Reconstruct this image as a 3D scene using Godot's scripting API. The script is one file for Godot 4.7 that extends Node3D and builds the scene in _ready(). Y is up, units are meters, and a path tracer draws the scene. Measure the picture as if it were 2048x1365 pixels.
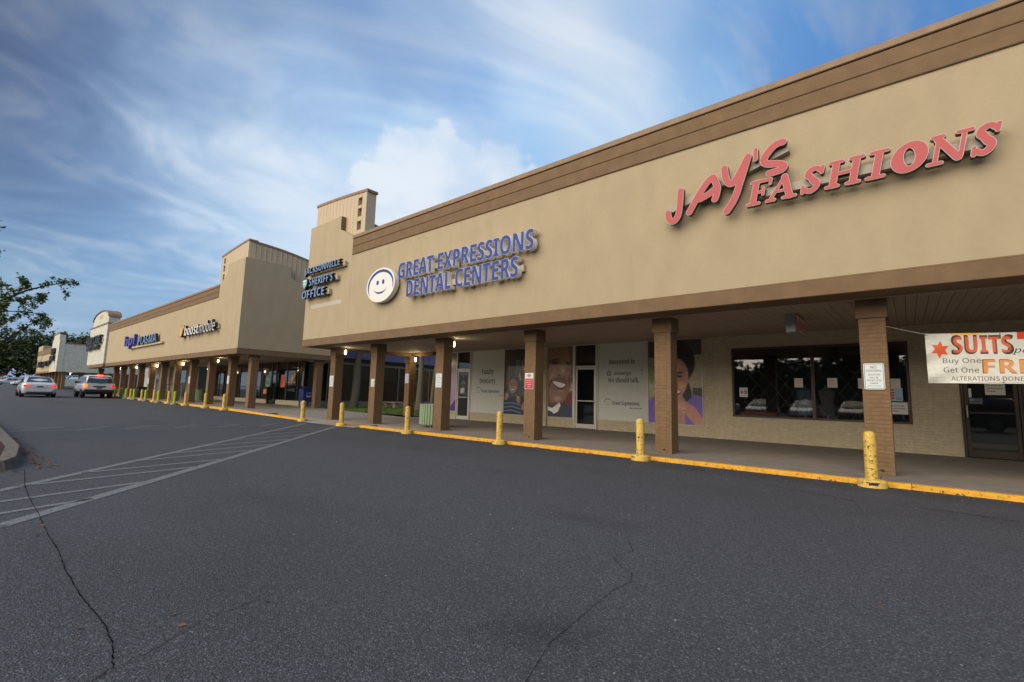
extends Node3D

# ---------------------------------------------------------------- mesh builder
class MB:
	var v := PackedVector3Array()
	var n := PackedVector3Array()
	var uv := PackedVector2Array()
	var c := PackedColorArray()
	var col := Color(1, 1, 1)

	func tri(a: Vector3, b: Vector3, d: Vector3, ua := Vector2.ZERO, ub := Vector2.ZERO, ud := Vector2.ZERO) -> void:
		var nn := (b - a).cross(d - a)
		if nn.length_squared() < 1e-18:
			return
		nn = nn.normalized()
		trin(a, b, d, nn, nn, nn, ua, ub, ud)

	func trin(a: Vector3, b: Vector3, d: Vector3, na: Vector3, nb: Vector3, nd: Vector3, ua := Vector2.ZERO, ub := Vector2.ZERO, ud := Vector2.ZERO) -> void:
		v.append_array([a, d, b])
		n.append_array([na, nd, nb])
		uv.append_array([ua, ud, ub])
		c.append_array([col, col, col])

	# a b d e counter-clockwise seen from the front; a is the lower left corner for the picture
	func quad(a: Vector3, b: Vector3, d: Vector3, e: Vector3) -> void:
		tri(a, b, d, Vector2(0, 1), Vector2(1, 1), Vector2(1, 0))
		tri(a, d, e, Vector2(0, 1), Vector2(1, 0), Vector2(0, 0))

	func quadn(a: Vector3, b: Vector3, d: Vector3, e: Vector3, na: Vector3, nb: Vector3, nd: Vector3, ne: Vector3) -> void:
		trin(a, b, d, na, nb, nd, Vector2(0, 1), Vector2(1, 1), Vector2(1, 0))
		trin(a, d, e, na, nd, ne, Vector2(0, 1), Vector2(1, 0), Vector2(0, 0))

	# p: lower four (counter-clockwise from above, starting front left: fl, fr, br, bl), then upper four
	func hexa(p: Array) -> void:
		quad(p[0], p[1], p[5], p[4])
		quad(p[1], p[2], p[6], p[5])
		quad(p[2], p[3], p[7], p[6])
		quad(p[3], p[0], p[4], p[7])
		quad(p[4], p[5], p[6], p[7])
		quad(p[3], p[2], p[1], p[0])

	func box(lo: Vector3, hi: Vector3) -> void:
		hexa([Vector3(lo.x, lo.y, hi.z), Vector3(hi.x, lo.y, hi.z), Vector3(hi.x, lo.y, lo.z), Vector3(lo.x, lo.y, lo.z),
			Vector3(lo.x, hi.y, hi.z), Vector3(hi.x, hi.y, hi.z), Vector3(hi.x, hi.y, lo.z), Vector3(lo.x, hi.y, lo.z)])

	# a box with chamfered edges
	func cbox(lo: Vector3, hi: Vector3, b: float) -> void:
		var ctr := (lo + hi) * 0.5
		var h := (hi - lo) * 0.5
		b = minf(b, minf(h.x, minf(h.y, h.z)) * 0.9)
		var s := [-1.0, 1.0]
		var pt := func(ax: int, sx: float, sy: float, sz: float) -> Vector3:
			var q := Vector3(sx * (h.x - b), sy * (h.y - b), sz * (h.z - b))
			q[ax] += [sx, sy, sz][ax] * b
			return ctr + q
		var out := func(pts: Array) -> void:
			var mid: Vector3 = pts[0]
			for i in range(1, pts.size()):
				mid += pts[i]
			mid /= pts.size()
			var nn: Vector3 = (pts[1] - pts[0]).cross(pts[2] - pts[0])
			if nn.dot(mid - ctr) < 0:
				pts.reverse()
			if pts.size() == 4:
				quad(pts[0], pts[1], pts[2], pts[3])
			else:
				tri(pts[0], pts[1], pts[2])
		for ax in 3:
			var u := (ax + 1) % 3
			var w := (ax + 2) % 3
			for sg in s:
				var pts := []
				for k in [[-1.0, -1.0], [1.0, -1.0], [1.0, 1.0], [-1.0, 1.0]]:
					var q := [0.0, 0.0, 0.0]
					q[ax] = sg
					q[u] = k[0]
					q[w] = k[1]
					pts.append(pt.call(ax, q[0], q[1], q[2]))
				out.call(pts)
			for su in s:
				for sw in s:
					var q1 := [0.0, 0.0, 0.0]
					q1[u] = su
					q1[w] = sw
					var q2 := q1.duplicate()
					q1[ax] = -1.0
					q2[ax] = 1.0
					out.call([pt.call(u, q1[0], q1[1], q1[2]), pt.call(u, q2[0], q2[1], q2[2]), pt.call(w, q2[0], q2[1], q2[2]), pt.call(w, q1[0], q1[1], q1[2])])
		for sx in s:
			for sy in s:
				for sz in s:
					out.call([pt.call(0, sx, sy, sz), pt.call(1, sx, sy, sz), pt.call(2, sx, sy, sz)])

	# profile: Vector2(radius, height) from the bottom up, turned about the y axis at o; oval stretches it in z
	func lathe(o: Vector3, prof: Array, seg := 20, oval := 1.0, smooth := true) -> void:
		for i in prof.size() - 1:
			var p0: Vector2 = prof[i]
			var p1: Vector2 = prof[i + 1]
			var d := (p1 - p0)
			if d.length() < 1e-6:
				continue
			var nr := d.y / d.length()
			var ny := -d.x / d.length()
			for k in seg:
				var a0 := TAU * k / seg
				var a1 := TAU * (k + 1) / seg
				var e0 := Vector3(cos(a0), 0, sin(a0) * oval)
				var e1 := Vector3(cos(a1), 0, sin(a1) * oval)
				var m0 := Vector3(cos(a0) * nr, ny, sin(a0) * nr / oval).normalized()
				var m1 := Vector3(cos(a1) * nr, ny, sin(a1) * nr / oval).normalized()
				if not smooth:
					m0 = (m0 + m1).normalized()
					m1 = m0
				var A := o + e0 * p0.x + Vector3.UP * p0.y
				var B := o + e1 * p0.x + Vector3.UP * p0.y
				var D := o + e1 * p1.x + Vector3.UP * p1.y
				var E := o + e0 * p1.x + Vector3.UP * p1.y
				# outward is to the right of travel upwards
				if p0.x > 1e-6:
					trin(B, A, D, m1, m0, m1)
				if p1.x > 1e-6:
					trin(A, E, D, m0, m0, m1)

	func tube(pts: Array, rad: Array, seg := 6, caps := false) -> void:
		var rings := []
		var ref := Vector3.UP
		for i in pts.size():
			var t: Vector3 = (pts[mini(i + 1, pts.size() - 1)] - pts[maxi(i - 1, 0)]).normalized()
			if absf(t.dot(ref)) > 0.95:
				ref = Vector3.RIGHT if absf(t.x) < 0.9 else Vector3.BACK
			var a := t.cross(ref).normalized()
			var b := a.cross(t).normalized()
			ref = b
			var r := []
			for k in seg:
				var an := TAU * k / seg
				r.append([pts[i] + (a * cos(an) + b * sin(an)) * rad[i], a * cos(an) + b * sin(an)])
			rings.append(r)
		for i in rings.size() - 1:
			for k in seg:
				var q := (k + 1) % seg
				quadn(rings[i][q][0], rings[i][k][0], rings[i + 1][k][0], rings[i + 1][q][0], rings[i][q][1], rings[i][k][1], rings[i + 1][k][1], rings[i + 1][q][1])
		if caps:
			for e in [0, rings.size() - 1]:
				for k in seg:
					var q := (k + 1) % seg
					tri(pts[e], rings[e][k][0], rings[e][q][0])

	# sections: arrays of the same number of points, joined into a closed skin; ends closed
	func loft(secs: Array, smooth := true, ends := true) -> void:
		var m: int = secs[0].size()
		var nor := []
		for i in secs.size():
			var row := []
			for k in m:
				var du: Vector3 = secs[mini(i + 1, secs.size() - 1)][k] - secs[maxi(i - 1, 0)][k]
				var dv: Vector3 = secs[i][(k + 1) % m] - secs[i][(k + m - 1) % m]
				row.append(dv.cross(du).normalized())
			nor.append(row)
		var ctr := Vector3.ZERO
		for i in secs.size():
			for k in m:
				ctr += secs[i][k]
		ctr /= secs.size() * m
		var acc := 0.0
		for i in secs.size():
			for k in m:
				acc += nor[i][k].dot(secs[i][k] - ctr)
		var sg := 1.0 if acc > 0 else -1.0
		for i in secs.size() - 1:
			for k in m:
				var q := (k + 1) % m
				var P: Array = [secs[i][k], secs[i][q], secs[i + 1][q], secs[i + 1][k]]
				var N: Array = [nor[i][k] * sg, nor[i][q] * sg, nor[i + 1][q] * sg, nor[i + 1][k] * sg]
				if (P[1] - P[0]).cross(P[2] - P[0]).dot(N[0] + N[2]) < 0:
					P = [P[1], P[0], P[3], P[2]]
					N = [N[1], N[0], N[3], N[2]]
				if smooth:
					quadn(P[0], P[1], P[2], P[3], N[0], N[1], N[2], N[3])
				else:
					quad(P[0], P[1], P[2], P[3])
		if ends:
			for e in [0, secs.size() - 1]:
				var mid := Vector3.ZERO
				for k in m:
					mid += secs[e][k]
				mid /= m
				for k in m:
					var aa: Vector3 = secs[e][k]
					var bb: Vector3 = secs[e][(k + 1) % m]
					if (aa - mid).cross(bb - mid).dot(mid - ctr) < 0:
						tri(mid, bb, aa)
					else:
						tri(mid, aa, bb)

	func commit(off := Vector3.ZERO) -> ArrayMesh:
		var a := []
		a.resize(Mesh.ARRAY_MAX)
		var vv := v
		if off != Vector3.ZERO:
			vv = PackedVector3Array()
			vv.resize(v.size())
			for i in v.size():
				vv[i] = v[i] - off
		a[Mesh.ARRAY_VERTEX] = vv
		a[Mesh.ARRAY_NORMAL] = n
		a[Mesh.ARRAY_TEX_UV] = uv
		a[Mesh.ARRAY_COLOR] = c
		var m := ArrayMesh.new()
		m.add_surface_from_arrays(Mesh.PRIMITIVE_TRIANGLES, a)
		return m

# ---------------------------------------------------------------- painter for flat print
class Painter:
	var w: int
	var h: int
	var d := PackedByteArray()

	func _init(ww: int, hh: int, bg: Color) -> void:
		w = ww
		h = hh
		d.resize(w * h * 3)
		var r := int(bg.r * 255)
		var g := int(bg.g * 255)
		var b := int(bg.b * 255)
		for i in w * h:
			d[i * 3] = r
			d[i * 3 + 1] = g
			d[i * 3 + 2] = b

	func mixp(i: int, c: Color, a: float) -> void:
		d[i] = int(lerpf(d[i], c.r * 255, a))
		d[i + 1] = int(lerpf(d[i + 1], c.g * 255, a))
		d[i + 2] = int(lerpf(d[i + 2], c.b * 255, a))

	func rect(x0: float, y0: float, x1: float, y1: float, c: Color, a := 1.0) -> void:
		for y in range(maxi(0, int(y0)), mini(h, int(y1))):
			for x in range(maxi(0, int(x0)), mini(w, int(x1))):
				mixp((y * w + x) * 3, c, a)

	# soft: the width of the edge as a share of the radius
	func blob(cx: float, cy: float, rx: float, ry: float, c: Color, soft := 0.1, rot := 0.0, a := 1.0) -> void:
		var R := maxf(rx, ry)
		var ca := cos(rot)
		var sa := sin(rot)
		for y in range(maxi(0, int(cy - R)), mini(h, int(cy + R) + 1)):
			for x in range(maxi(0, int(cx - R)), mini(w, int(cx + R) + 1)):
				var ux := ((x - cx) * ca + (y - cy) * sa) / rx
				var uy := (-(x - cx) * sa + (y - cy) * ca) / ry
				var q := sqrt(ux * ux + uy * uy)
				if q < 1.0:
					mixp((y * w + x) * 3, c, a * clampf((1.0 - q) / soft, 0, 1))

	# even-odd fill of several loops
	func fill(loops: Array, c: Color, a := 1.0) -> void:
		var y0 := 1e9
		var y1 := -1e9
		for l in loops:
			for p in l:
				y0 = minf(y0, p.y)
				y1 = maxf(y1, p.y)
		var cov := PackedFloat32Array()
		cov.resize(w + 2)
		for y in range(maxi(0, int(y0)), mini(h, int(y1) + 1)):
			cov.fill(0.0)
			for s in 3:
				var yy := y + (s + 0.5) / 3.0
				var xs := []
				for l in loops:
					var m: int = l.size()
					for k in m:
						var p: Vector2 = l[k]
						var q: Vector2 = l[(k + 1) % m]
						if (p.y <= yy) != (q.y <= yy):
							xs.append(p.x + (yy - p.y) / (q.y - p.y) * (q.x - p.x))
				xs.sort()
				for k in range(0, xs.size() - 1, 2):
					var a0: float = clampf(xs[k], 0, w)
					var a1: float = clampf(xs[k + 1], 0, w)
					var i0 := int(a0)
					var i1 := int(a1)
					if i0 == i1:
						cov[i0] += (a1 - a0) / 3.0
					else:
						cov[i0] += (i0 + 1 - a0) / 3.0
						for x in range(i0 + 1, i1):
							cov[x] += 1.0 / 3.0
						cov[i1] += (a1 - i1) / 3.0
			for x in w:
				if cov[x] > 0.01:
					mixp((y * w + x) * 3, c, a * minf(1.0, cov[x]))

	func noise(amount: float, seed_: int) -> void:
		var f := FastNoiseLite.new()
		f.seed = seed_
		f.frequency = 0.03
		f.fractal_octaves = 4
		for y in h:
			for x in w:
				var k := 1.0 + amount * f.get_noise_2d(x, y)
				var i := (y * w + x) * 3
				d[i] = int(clampf(d[i] * k, 0, 255))
				d[i + 1] = int(clampf(d[i + 1] * k, 0, 255))
				d[i + 2] = int(clampf(d[i + 2] * k, 0, 255))

	func tex() -> ImageTexture:
		return ImageTexture.create_from_image(Image.create_from_data(w, h, false, Image.FORMAT_RGB8, d))

# ---------------------------------------------------------------- scene helpers
var org := {}          # node -> its place in the world
var used := {}         # names taken at the top level
var rng := RandomNumberGenerator.new()
var mats := {}
var FZ := 0.80         # face of the parapet wall
var WZ := -5.25        # face of the shop wall
var CX0 := -0.596      # left edge of the nearest column
var CS := 3.5886       # spacing of the columns
var CW := 0.36         # width of a column

func srgb(r: float, g: float, b: float) -> Color:
	return Color(r / 255.0, g / 255.0, b / 255.0)

func M(called: String, lin: Color, rough := 0.8, o := {}) -> StandardMaterial3D:
	var m := StandardMaterial3D.new()
	m.resource_name = called
	var s := lin.linear_to_srgb()
	s.a = lin.a
	m.albedo_color = s
	m.roughness = rough
	m.metallic = o.get("metal", 0.0)
	m.metallic_specular = o.get("spec", 0.5)
	if o.has("tex"):
		m.albedo_texture = o.tex
	if o.has("bump"):
		m.heightmap_enabled = true
		m.heightmap_texture = o.bump
		m.heightmap_scale = o.get("bs", 0.3)
	if o.has("tri"):
		m.uv1_triplanar = true
		m.uv1_world_triplanar = true
		m.uv1_scale = o.tri if o.tri is Vector3 else Vector3.ONE * o.tri
	if o.has("detail"):
		m.detail_enabled = true
		m.detail_blend_mode = BaseMaterial3D.BLEND_MODE_MUL
		m.detail_albedo = o.detail
		m.detail_uv_layer = BaseMaterial3D.DETAIL_UV_2
		m.uv2_triplanar = true
		m.uv2_world_triplanar = true
		m.uv2_scale = o.ds if o.ds is Vector3 else Vector3.ONE * o.ds
	if o.get("vc", false):
		m.vertex_color_use_as_albedo = true
	if o.has("coat"):
		m.clearcoat_enabled = true
		m.clearcoat = o.coat
		m.clearcoat_roughness = 0.05
	if o.has("emit"):
		m.emission_enabled = true
		m.emission = o.emit
		m.emission_energy_multiplier = o.get("ee", 1.0)
	if lin.a < 1.0:
		m.transparency = BaseMaterial3D.TRANSPARENCY_ALPHA
	if o.has("back"):
		m.backlight_enabled = true
		m.backlight = o.back
	if o.get("two", false):
		m.cull_mode = BaseMaterial3D.CULL_DISABLED
	mats[called] = m
	return m

func numbered(called: String) -> String:
	if not used.has(called):
		used[called] = 0
		return called
	used[called] += 1
	return "%s_%03d" % [called, used[called]]

func tag(o: Node, label: String, category: String, group := "", kind := "") -> Node:
	o.set_meta("label", label)
	if category:
		o.set_meta("category", category)
	if group:
		o.set_meta("group", group)
	if kind:
		o.set_meta("kind", kind)
	return o

func thing(called: String, label: String, category: String, at := Vector3.ZERO, group := "") -> Node3D:
	var o := Node3D.new()
	o.name = numbered(called)
	add_child(o)
	o.position = at
	org[o] = at
	tag(o, label, category, group)
	return o

func part(called: String, mb: MB, m: Material, parent: Node = self) -> MeshInstance3D:
	var o := MeshInstance3D.new()
	o.name = numbered(called) if parent == self else called
	var at: Vector3 = org.get(parent, Vector3.ZERO)
	o.mesh = mb.commit(at)
	o.material_override = m
	parent.add_child(o, true)
	org[o] = at
	return o

func inst(called: String, mesh: Mesh, m: Material, at: Vector3, parent: Node) -> MeshInstance3D:
	var o := MeshInstance3D.new()
	o.name = called
	o.mesh = mesh
	o.material_override = m
	o.position = at - org.get(parent, Vector3.ZERO)
	parent.add_child(o, true)
	org[o] = at
	return o

func structure(called: String, label: String, mb: MB, m: Material) -> MeshInstance3D:
	var o := part(called, mb, m)
	tag(o, label, "", "", "structure")
	return o

func dup(o: Node3D, at: Vector3, label: String, turn := 0.0) -> Node3D:
	var r: Node3D = o.duplicate()
	r.name = numbered(String(o.name).rstrip("0123456789").rstrip("_"))
	add_child(r)
	r.position = at
	if turn != 0.0:
		r.rotation.y = turn
	r.set_meta("label", label)
	return r

func bx(called: String, lo: Vector3, hi: Vector3, m: Material, parent: Node, bevel := 0.0) -> MeshInstance3D:
	var b := MB.new()
	if bevel > 0.0:
		b.cbox(lo, hi, bevel)
	else:
		b.box(lo, hi)
	return part(called, b, m, parent)

func gy(x: float) -> float:   # height of the asphalt
	return curve(x, [[-150.0, 0.85], [-90.0, 0.55], [-60.0, 0.34], [-50.0, 0.25], [-40.0, 0.17], [-25.5, 0.11], [-17.5, 0.0]])

func wy(x: float) -> float:   # height of the walkway
	return curve(x, [[-150.0, 0.95], [-90.0, 0.64], [-60.0, 0.42], [-50.0, 0.33], [-40.0, 0.26], [-25.5, 0.21], [-18.5, 0.07]])

func curve(x: float, t: Array) -> float:
	if x <= t[0][0]:
		return t[0][1]
	for i in t.size() - 1:
		if x <= t[i + 1][0]:
			return lerpf(t[i][1], t[i + 1][1], (x - t[i][0]) / (t[i + 1][0] - t[i][0]))
	return t[-1][1]

# ---------------------------------------------------------------- lettering
func glyph_loops(text: String, bold := true, serif := false) -> Array:
	var f := SystemFont.new()
	f.font_names = PackedStringArray(["Droid Serif" if serif else "Droid Sans"])
	f.font_weight = 700 if bold else 400
	var t := TextMesh.new()
	t.text = text
	t.font = f
	t.font_size = 64
	t.pixel_size = 1.0 / 64.0
	t.depth = 0.0
	t.curve_step = 2.0
	var a := t.get_mesh_arrays()
	var vs: PackedVector3Array = a[Mesh.ARRAY_VERTEX]
	var ix: PackedInt32Array = a[Mesh.ARRAY_INDEX]
	var key := {}
	var pts := []
	var id := PackedInt32Array()
	id.resize(vs.size())
	for i in vs.size():
		var k := Vector2i(roundi(vs[i].x * 20000), roundi(vs[i].y * 20000))
		if not key.has(k):
			key[k] = pts.size()
			pts.append(Vector2(vs[i].x, vs[i].y))
		id[i] = key[k]
	var edges := {}
	for i in range(0, ix.size(), 3):
		var p := id[ix[i]]
		var q := id[ix[i + 1]]
		var r := id[ix[i + 2]]
		if p == q or q == r or p == r:
			continue
		for e in [[p, q], [q, r], [r, p]]:
			var rev := Vector2i(e[1], e[0])
			if edges.has(rev):
				edges.erase(rev)
			else:
				edges[Vector2i(e[0], e[1])] = true
	var nxt := {}
	for e in edges:
		if not nxt.has(e.x):
			nxt[e.x] = []
		nxt[e.x].append(e.y)
	var loops := []
	while nxt.size():
		var s: int = nxt.keys()[0]
		var l := PackedVector2Array()
		var cur := s
		while nxt.has(cur):
			l.append(pts[cur])
			var to: int = nxt[cur].pop_back()
			if nxt[cur].is_empty():
				nxt.erase(cur)
			cur = to
			if cur == s:
				break
		if l.size() > 2:
			loops.append(l)
	return loops

func bounds(loops: Array) -> Rect2:
	var r := Rect2(loops[0][0], Vector2.ZERO)
	for l in loops:
		for p in l:
			r = r.expand(p)
	return r

# fit loops into a rectangle (x0..x1, y0..y1), with a slant
func fitted(loops: Array, x0: float, x1: float, y0: float, y1: float, slant := 0.0) -> Array:
	var b := bounds(loops)
	var out := []
	for l in loops:
		var q := PackedVector2Array()
		for p in l:
			var y := lerpf(y0, y1, (p.y - b.position.y) / b.size.y)
			q.append(Vector2(lerpf(x0, x1, (p.x - b.position.x) / b.size.x) + slant * (y - y0), y))
		out.append(q)
	return out

# [[outer, [holes]], ...] from loose loops, left to right
func shapes(loops: Array) -> Array:
	var out := []
	var rest := []
	for i in loops.size():
		var inside := 0
		for k in loops.size():
			if k != i and Geometry2D.is_point_in_polygon(loops[i][0], loops[k]):
				inside += 1
		if inside % 2 == 0:
			out.append([loops[i], []])
		else:
			rest.append(loops[i])
	for l in rest:
		for s in out:
			if Geometry2D.is_point_in_polygon(l[0], s[0]):
				s[1].append(l)
				break
	out.sort_custom(func(a, b): return bounds([a[0]]).position.x < bounds([b[0]]).position.x)
	return out

# triangles of an outline with holes
func flat_tris(outer: PackedVector2Array, holes: Array) -> Array:
	var pieces := [outer]
	for hl in holes:
		var hb := bounds([hl])
		var cx := hb.get_center().x
		var nw := []
		for p in pieces:
			for half in [[-1e3, cx], [cx, 1e3]]:
				var rc := PackedVector2Array([Vector2(half[0], -1e3), Vector2(half[1], -1e3), Vector2(half[1], 1e3), Vector2(half[0], 1e3)])
				for q in Geometry2D.intersect_polygons(p, rc):
					for r in Geometry2D.clip_polygons(q, hl):
						nw.append(r)
		pieces = nw
	var out := []
	for p in pieces:
		var t := Geometry2D.triangulate_polygon(p)
		for i in range(0, t.size(), 3):
			var a: Vector2 = p[t[i]]
			var b: Vector2 = p[t[i + 1]]
			var d: Vector2 = p[t[i + 2]]
			if (b - a).cross(d - a) < 0:
				out.append_array([a, d, b])
			else:
				out.append_array([a, b, d])
	return out

func prism(mb: MB, outer: PackedVector2Array, holes: Array, z0: float, z1: float, back := false) -> void:
	var t := flat_tris(outer, holes)
	for i in range(0, t.size(), 3):
		mb.tri(Vector3(t[i].x, t[i].y, z1), Vector3(t[i + 1].x, t[i + 1].y, z1), Vector3(t[i + 2].x, t[i + 2].y, z1))
		if back:
			mb.tri(Vector3(t[i].x, t[i].y, z0), Vector3(t[i + 2].x, t[i + 2].y, z0), Vector3(t[i + 1].x, t[i + 1].y, z0))
	if z1 - z0 < 1e-5:
		return
	for l in [outer] + holes:
		var cw := Geometry2D.is_polygon_clockwise(l)
		var hole: bool = l != outer
		for k in l.size():
			var p: Vector2 = l[k]
			var q: Vector2 = l[(k + 1) % l.size()]
			if cw != hole:
				var s := p
				p = q
				q = s
			mb.quad(Vector3(p.x, p.y, z0), Vector3(q.x, q.y, z0), Vector3(q.x, q.y, z1), Vector3(p.x, p.y, z1))

# channel letters: each letter a part with its own face
func letters(parent: Node, loops: Array, z0: float, z1: float, side: Material, face: Material, inset := 0.012) -> void:
	for s in shapes(loops):
		var b := MB.new()
		prism(b, s[0], s[1], z0, z1)
		var o := part("letter", b, side, parent)
		var f := MB.new()
		for ins in grown(s[0], -inset):
			if Geometry2D.is_polygon_clockwise(ins):
				continue
			var hs := []
			for hl in s[1]:
				for g in grown(hl, inset):
					hs.append(g)
			prism(f, ins, hs, z1 + 0.004, z1 + 0.004)
		if f.v.size():
			part("letter_face", f, face, o)

# print a line of text into a painter: box in pixels
func print_text(p: Painter, text: String, x0: float, x1: float, y0: float, y1: float, c: Color, bold := true, serif := false, slant := 0.0) -> void:
	var loops := glyph_loops(text, bold, serif)
	if loops.is_empty():
		return
	p.fill(fitted(loops, x0, x1, y1, y0, -slant), c)

# as above, but keeps the letters' proportions: height of capitals given, centred at cx (or from the left)
func print_line(p: Painter, text: String, cx: float, base: float, size: float, c: Color, bold := true, serif := false, left := false, squeeze := 1.0) -> void:
	var loops := glyph_loops(text, bold, serif)
	if loops.is_empty():
		return
	var cap := bounds(glyph_loops("H", bold, serif))
	var k := size / cap.size.y
	var b := bounds(loops)
	var ox: float = cx if left else cx - b.size.x * k * squeeze * 0.5
	var out := []
	for l in loops:
		var q := PackedVector2Array()
		for pt in l:
			q.append(Vector2(ox + (pt.x - b.position.x) * k * squeeze, base - (pt.y - cap.position.y) * k))
		out.append(q)
	p.fill(out, c)

func _ready() -> void:
	rng.seed = 20240611
	camera_and_light()
	make_materials()
	ground()
	near_building()
	middle_building()
	far_buildings()
	signs()
	notices()
	street_things()
	vehicles()
	plants()

func camera_and_light() -> void:
	var cam := Camera3D.new()
	cam.name = "camera"
	add_child(cam)
	cam.keep_aspect = Camera3D.KEEP_HEIGHT
	cam.fov = 72.01
	cam.near = 0.05
	cam.far = 900.0
	cam.transform = Transform3D(Basis(Vector3.UP, 0.70266) * Basis(Vector3.RIGHT, 0.11724) * Basis(Vector3.BACK, 0.02631), Vector3(0, 1.17, 9.726))
	cam.current = true
	var env := Environment.new()
	env.background_mode = Environment.BG_SKY
	env.tonemap_mode = Environment.TONE_MAPPER_LINEAR
	env.tonemap_exposure = EXPO
	env.sdfgi_enabled = true
	env.ssao_enabled = true
	env.ssil_enabled = true
	var sky := Sky.new()
	var pm := PanoramaSkyMaterial.new()
	pm.panorama = sky_picture()
	pm.energy_multiplier = 1.0
	sky.sky_material = pm
	env.sky = sky
	var we := WorldEnvironment.new()
	we.name = "world"
	we.environment = env
	add_child(we)
	var sun := DirectionalLight3D.new()
	sun.name = "sun"
	add_child(sun)
	sun.light_color = Color(1.0, 0.93, 0.82)
	sun.light_energy = SUN_E
	sun.light_angular_distance = 80.0
	sun.shadow_enabled = true
	sun.look_at_from_position(Vector3(-1.5, 5.6, 15), Vector3.ZERO)

const EXPO := 3.4
const SUN_E := 0.5

# the evening sky: thin streaks, a bank of bright cumulus, grey cloud to the west
func sky_picture() -> ImageTexture:
	var W := 2048
	var H := 1024
	var big := FastNoiseLite.new()
	big.seed = 5
	big.noise_type = FastNoiseLite.TYPE_SIMPLEX_SMOOTH
	big.frequency = 0.55
	big.fractal_octaves = 3
	var wisp := FastNoiseLite.new()
	wisp.seed = 11
	wisp.noise_type = FastNoiseLite.TYPE_SIMPLEX_SMOOTH
	wisp.frequency = 2.6
	wisp.fractal_octaves = 6
	wisp.fractal_gain = 0.58
	var puff := FastNoiseLite.new()
	puff.seed = 23
	puff.noise_type = FastNoiseLite.TYPE_SIMPLEX_SMOOTH
	puff.frequency = 3.0
	puff.fractal_octaves = 6
	var banks := [[Vector3(-0.704, 0.425, -0.56), 0.11], [Vector3(-0.655, 0.43, -0.61), 0.10], [Vector3(-0.60, 0.455, -0.65), 0.075], [Vector3(-0.75, 0.375, -0.53), 0.09], [Vector3(-0.72, 0.33, -0.60), 0.14]]
	var to_dir := func(u: float, v: float) -> Vector3:
		var el := PI * (0.5 - v)
		var az := TAU * u
		return Vector3(sin(az) * cos(el), sin(el), -cos(az) * cos(el))
	# broad cloud tones on a coarse net
	var GX := 256
	var GY := 65
	var net := PackedVector3Array()
	net.resize((GX + 1) * GY)
	for y in GY:
		for x in GX + 1:
			var dir: Vector3 = to_dir.call(float(x) / GX, 0.5 * y / (GY - 1))
			var sy := maxf(dir.y, 0.0)
			var n := big.get_noise_2d(dir.x / (sy + 0.2), dir.z / (sy + 0.2))
			var away := Color(0.42, 0.54, 0.68).lerp(Color(0.20, 0.33, 0.58), pow(sy, 0.7))
			away = away.lerp(Color(0.62, 0.70, 0.80) if n > 0 else Color(0.24, 0.32, 0.46), minf(0.85, absf(n) * 1.3))
			var acc := Vector3(away.r, away.g, away.b) * 0.012
			var tot := 0.012
			for q in SKY_TONES:
				var d: float = (dir - q[0]).length_squared()
				if d < 0.35:
					var w := exp(-d / 0.0042) + 0.03 * exp(-d / 0.035)
					acc += Vector3(q[1].r, q[1].g, q[1].b) * w
					tot += w
			net[y * (GX + 1) + x] = acc / tot
	var data := PackedFloat32Array()
	data.resize(W * H * 3)
	var rot := Vector2(0.25, -0.97)
	for y in H / 2:
		var el := PI * (0.5 - (y + 0.5) / H)
		var sy := sin(el)
		var cy := cos(el)
		var gv := (y + 0.5) / (H / 2.0) * (GY - 1)
		var g0 := mini(int(gv), GY - 2)
		for x in W:
			var az := TAU * (x + 0.5) / W
			var dir := Vector3(sin(az) * cy, sy, -cos(az) * cy)
			var p := Vector2(dir.x, dir.z) / (sy + 0.16)
			var q := Vector2(p.dot(rot), p.dot(Vector2(-rot.y, rot.x)))
			var b := big.get_noise_2d(q.x * 0.7, q.y + 7.0)
			var w1 := wisp.get_noise_2d(q.x * 0.55 + b * 0.8, q.y * 1.5 + b * 0.8)
			var pf := puff.get_noise_3d(dir.x * 2.2, dir.y * 2.8, dir.z * 2.2)
			# the net, looked up a little beside the spot so that the tones fray along the streaks
			var gu := (x + 0.5) / W * GX + w1 * 1.6 + pf * 1.2
			gu = fposmod(gu, GX)
			var gw := clampf(gv + w1 * 1.1 - pf * 1.4, 0, GY - 1.001)
			g0 = int(gw)
			var u0 := int(gu)
			var fu := gu - u0
			var fv := gw - g0
			var i0 := g0 * (GX + 1) + u0
			var c3 := net[i0].lerp(net[i0 + 1], fu).lerp(net[i0 + GX + 1].lerp(net[i0 + GX + 2], fu), fv)
			var lum := (c3.x + c3.y + c3.z) / 3.0
			# thin streaks: paler where they gather, bluer air between
			var k := w1 * 0.85 + b * 0.25
			if k > 0:
				c3 = c3.lerp(Vector3(0.80, 0.86, 0.93) * minf(1.0, lum * 1.5 + 0.12), minf(0.5, k * 0.55))
			else:
				c3 = c3.lerp(Vector3(c3.x * 0.62, c3.y * 0.76, c3.z * 0.90), minf(0.45, -k * 0.5))
			var bk := 0.0
			for s in banks:
				var d: float = (dir - s[0]).length() / s[1]
				bk = maxf(bk, 1.1 - d + pf * 0.8 + w1 * 0.15)
			bk = smoothstep(0.0, 0.36, bk) * 0.85
			c3 = c3.lerp(Vector3(0.84, 0.88, 0.93).lerp(Vector3(0.62, 0.73, 0.87), clampf(0.35 - pf * 1.7 - w1 * 0.4, 0, 1)), clampf(bk, 0, 0.62))
			var i := (y * W + x) * 3
			data[i] = c3.x * SKY_K
			data[i + 1] = c3.y * SKY_K
			data[i + 2] = c3.z * SKY_K
	var im := Image.create_from_data(W, H, false, Image.FORMAT_RGBF, data.to_byte_array())
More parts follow.
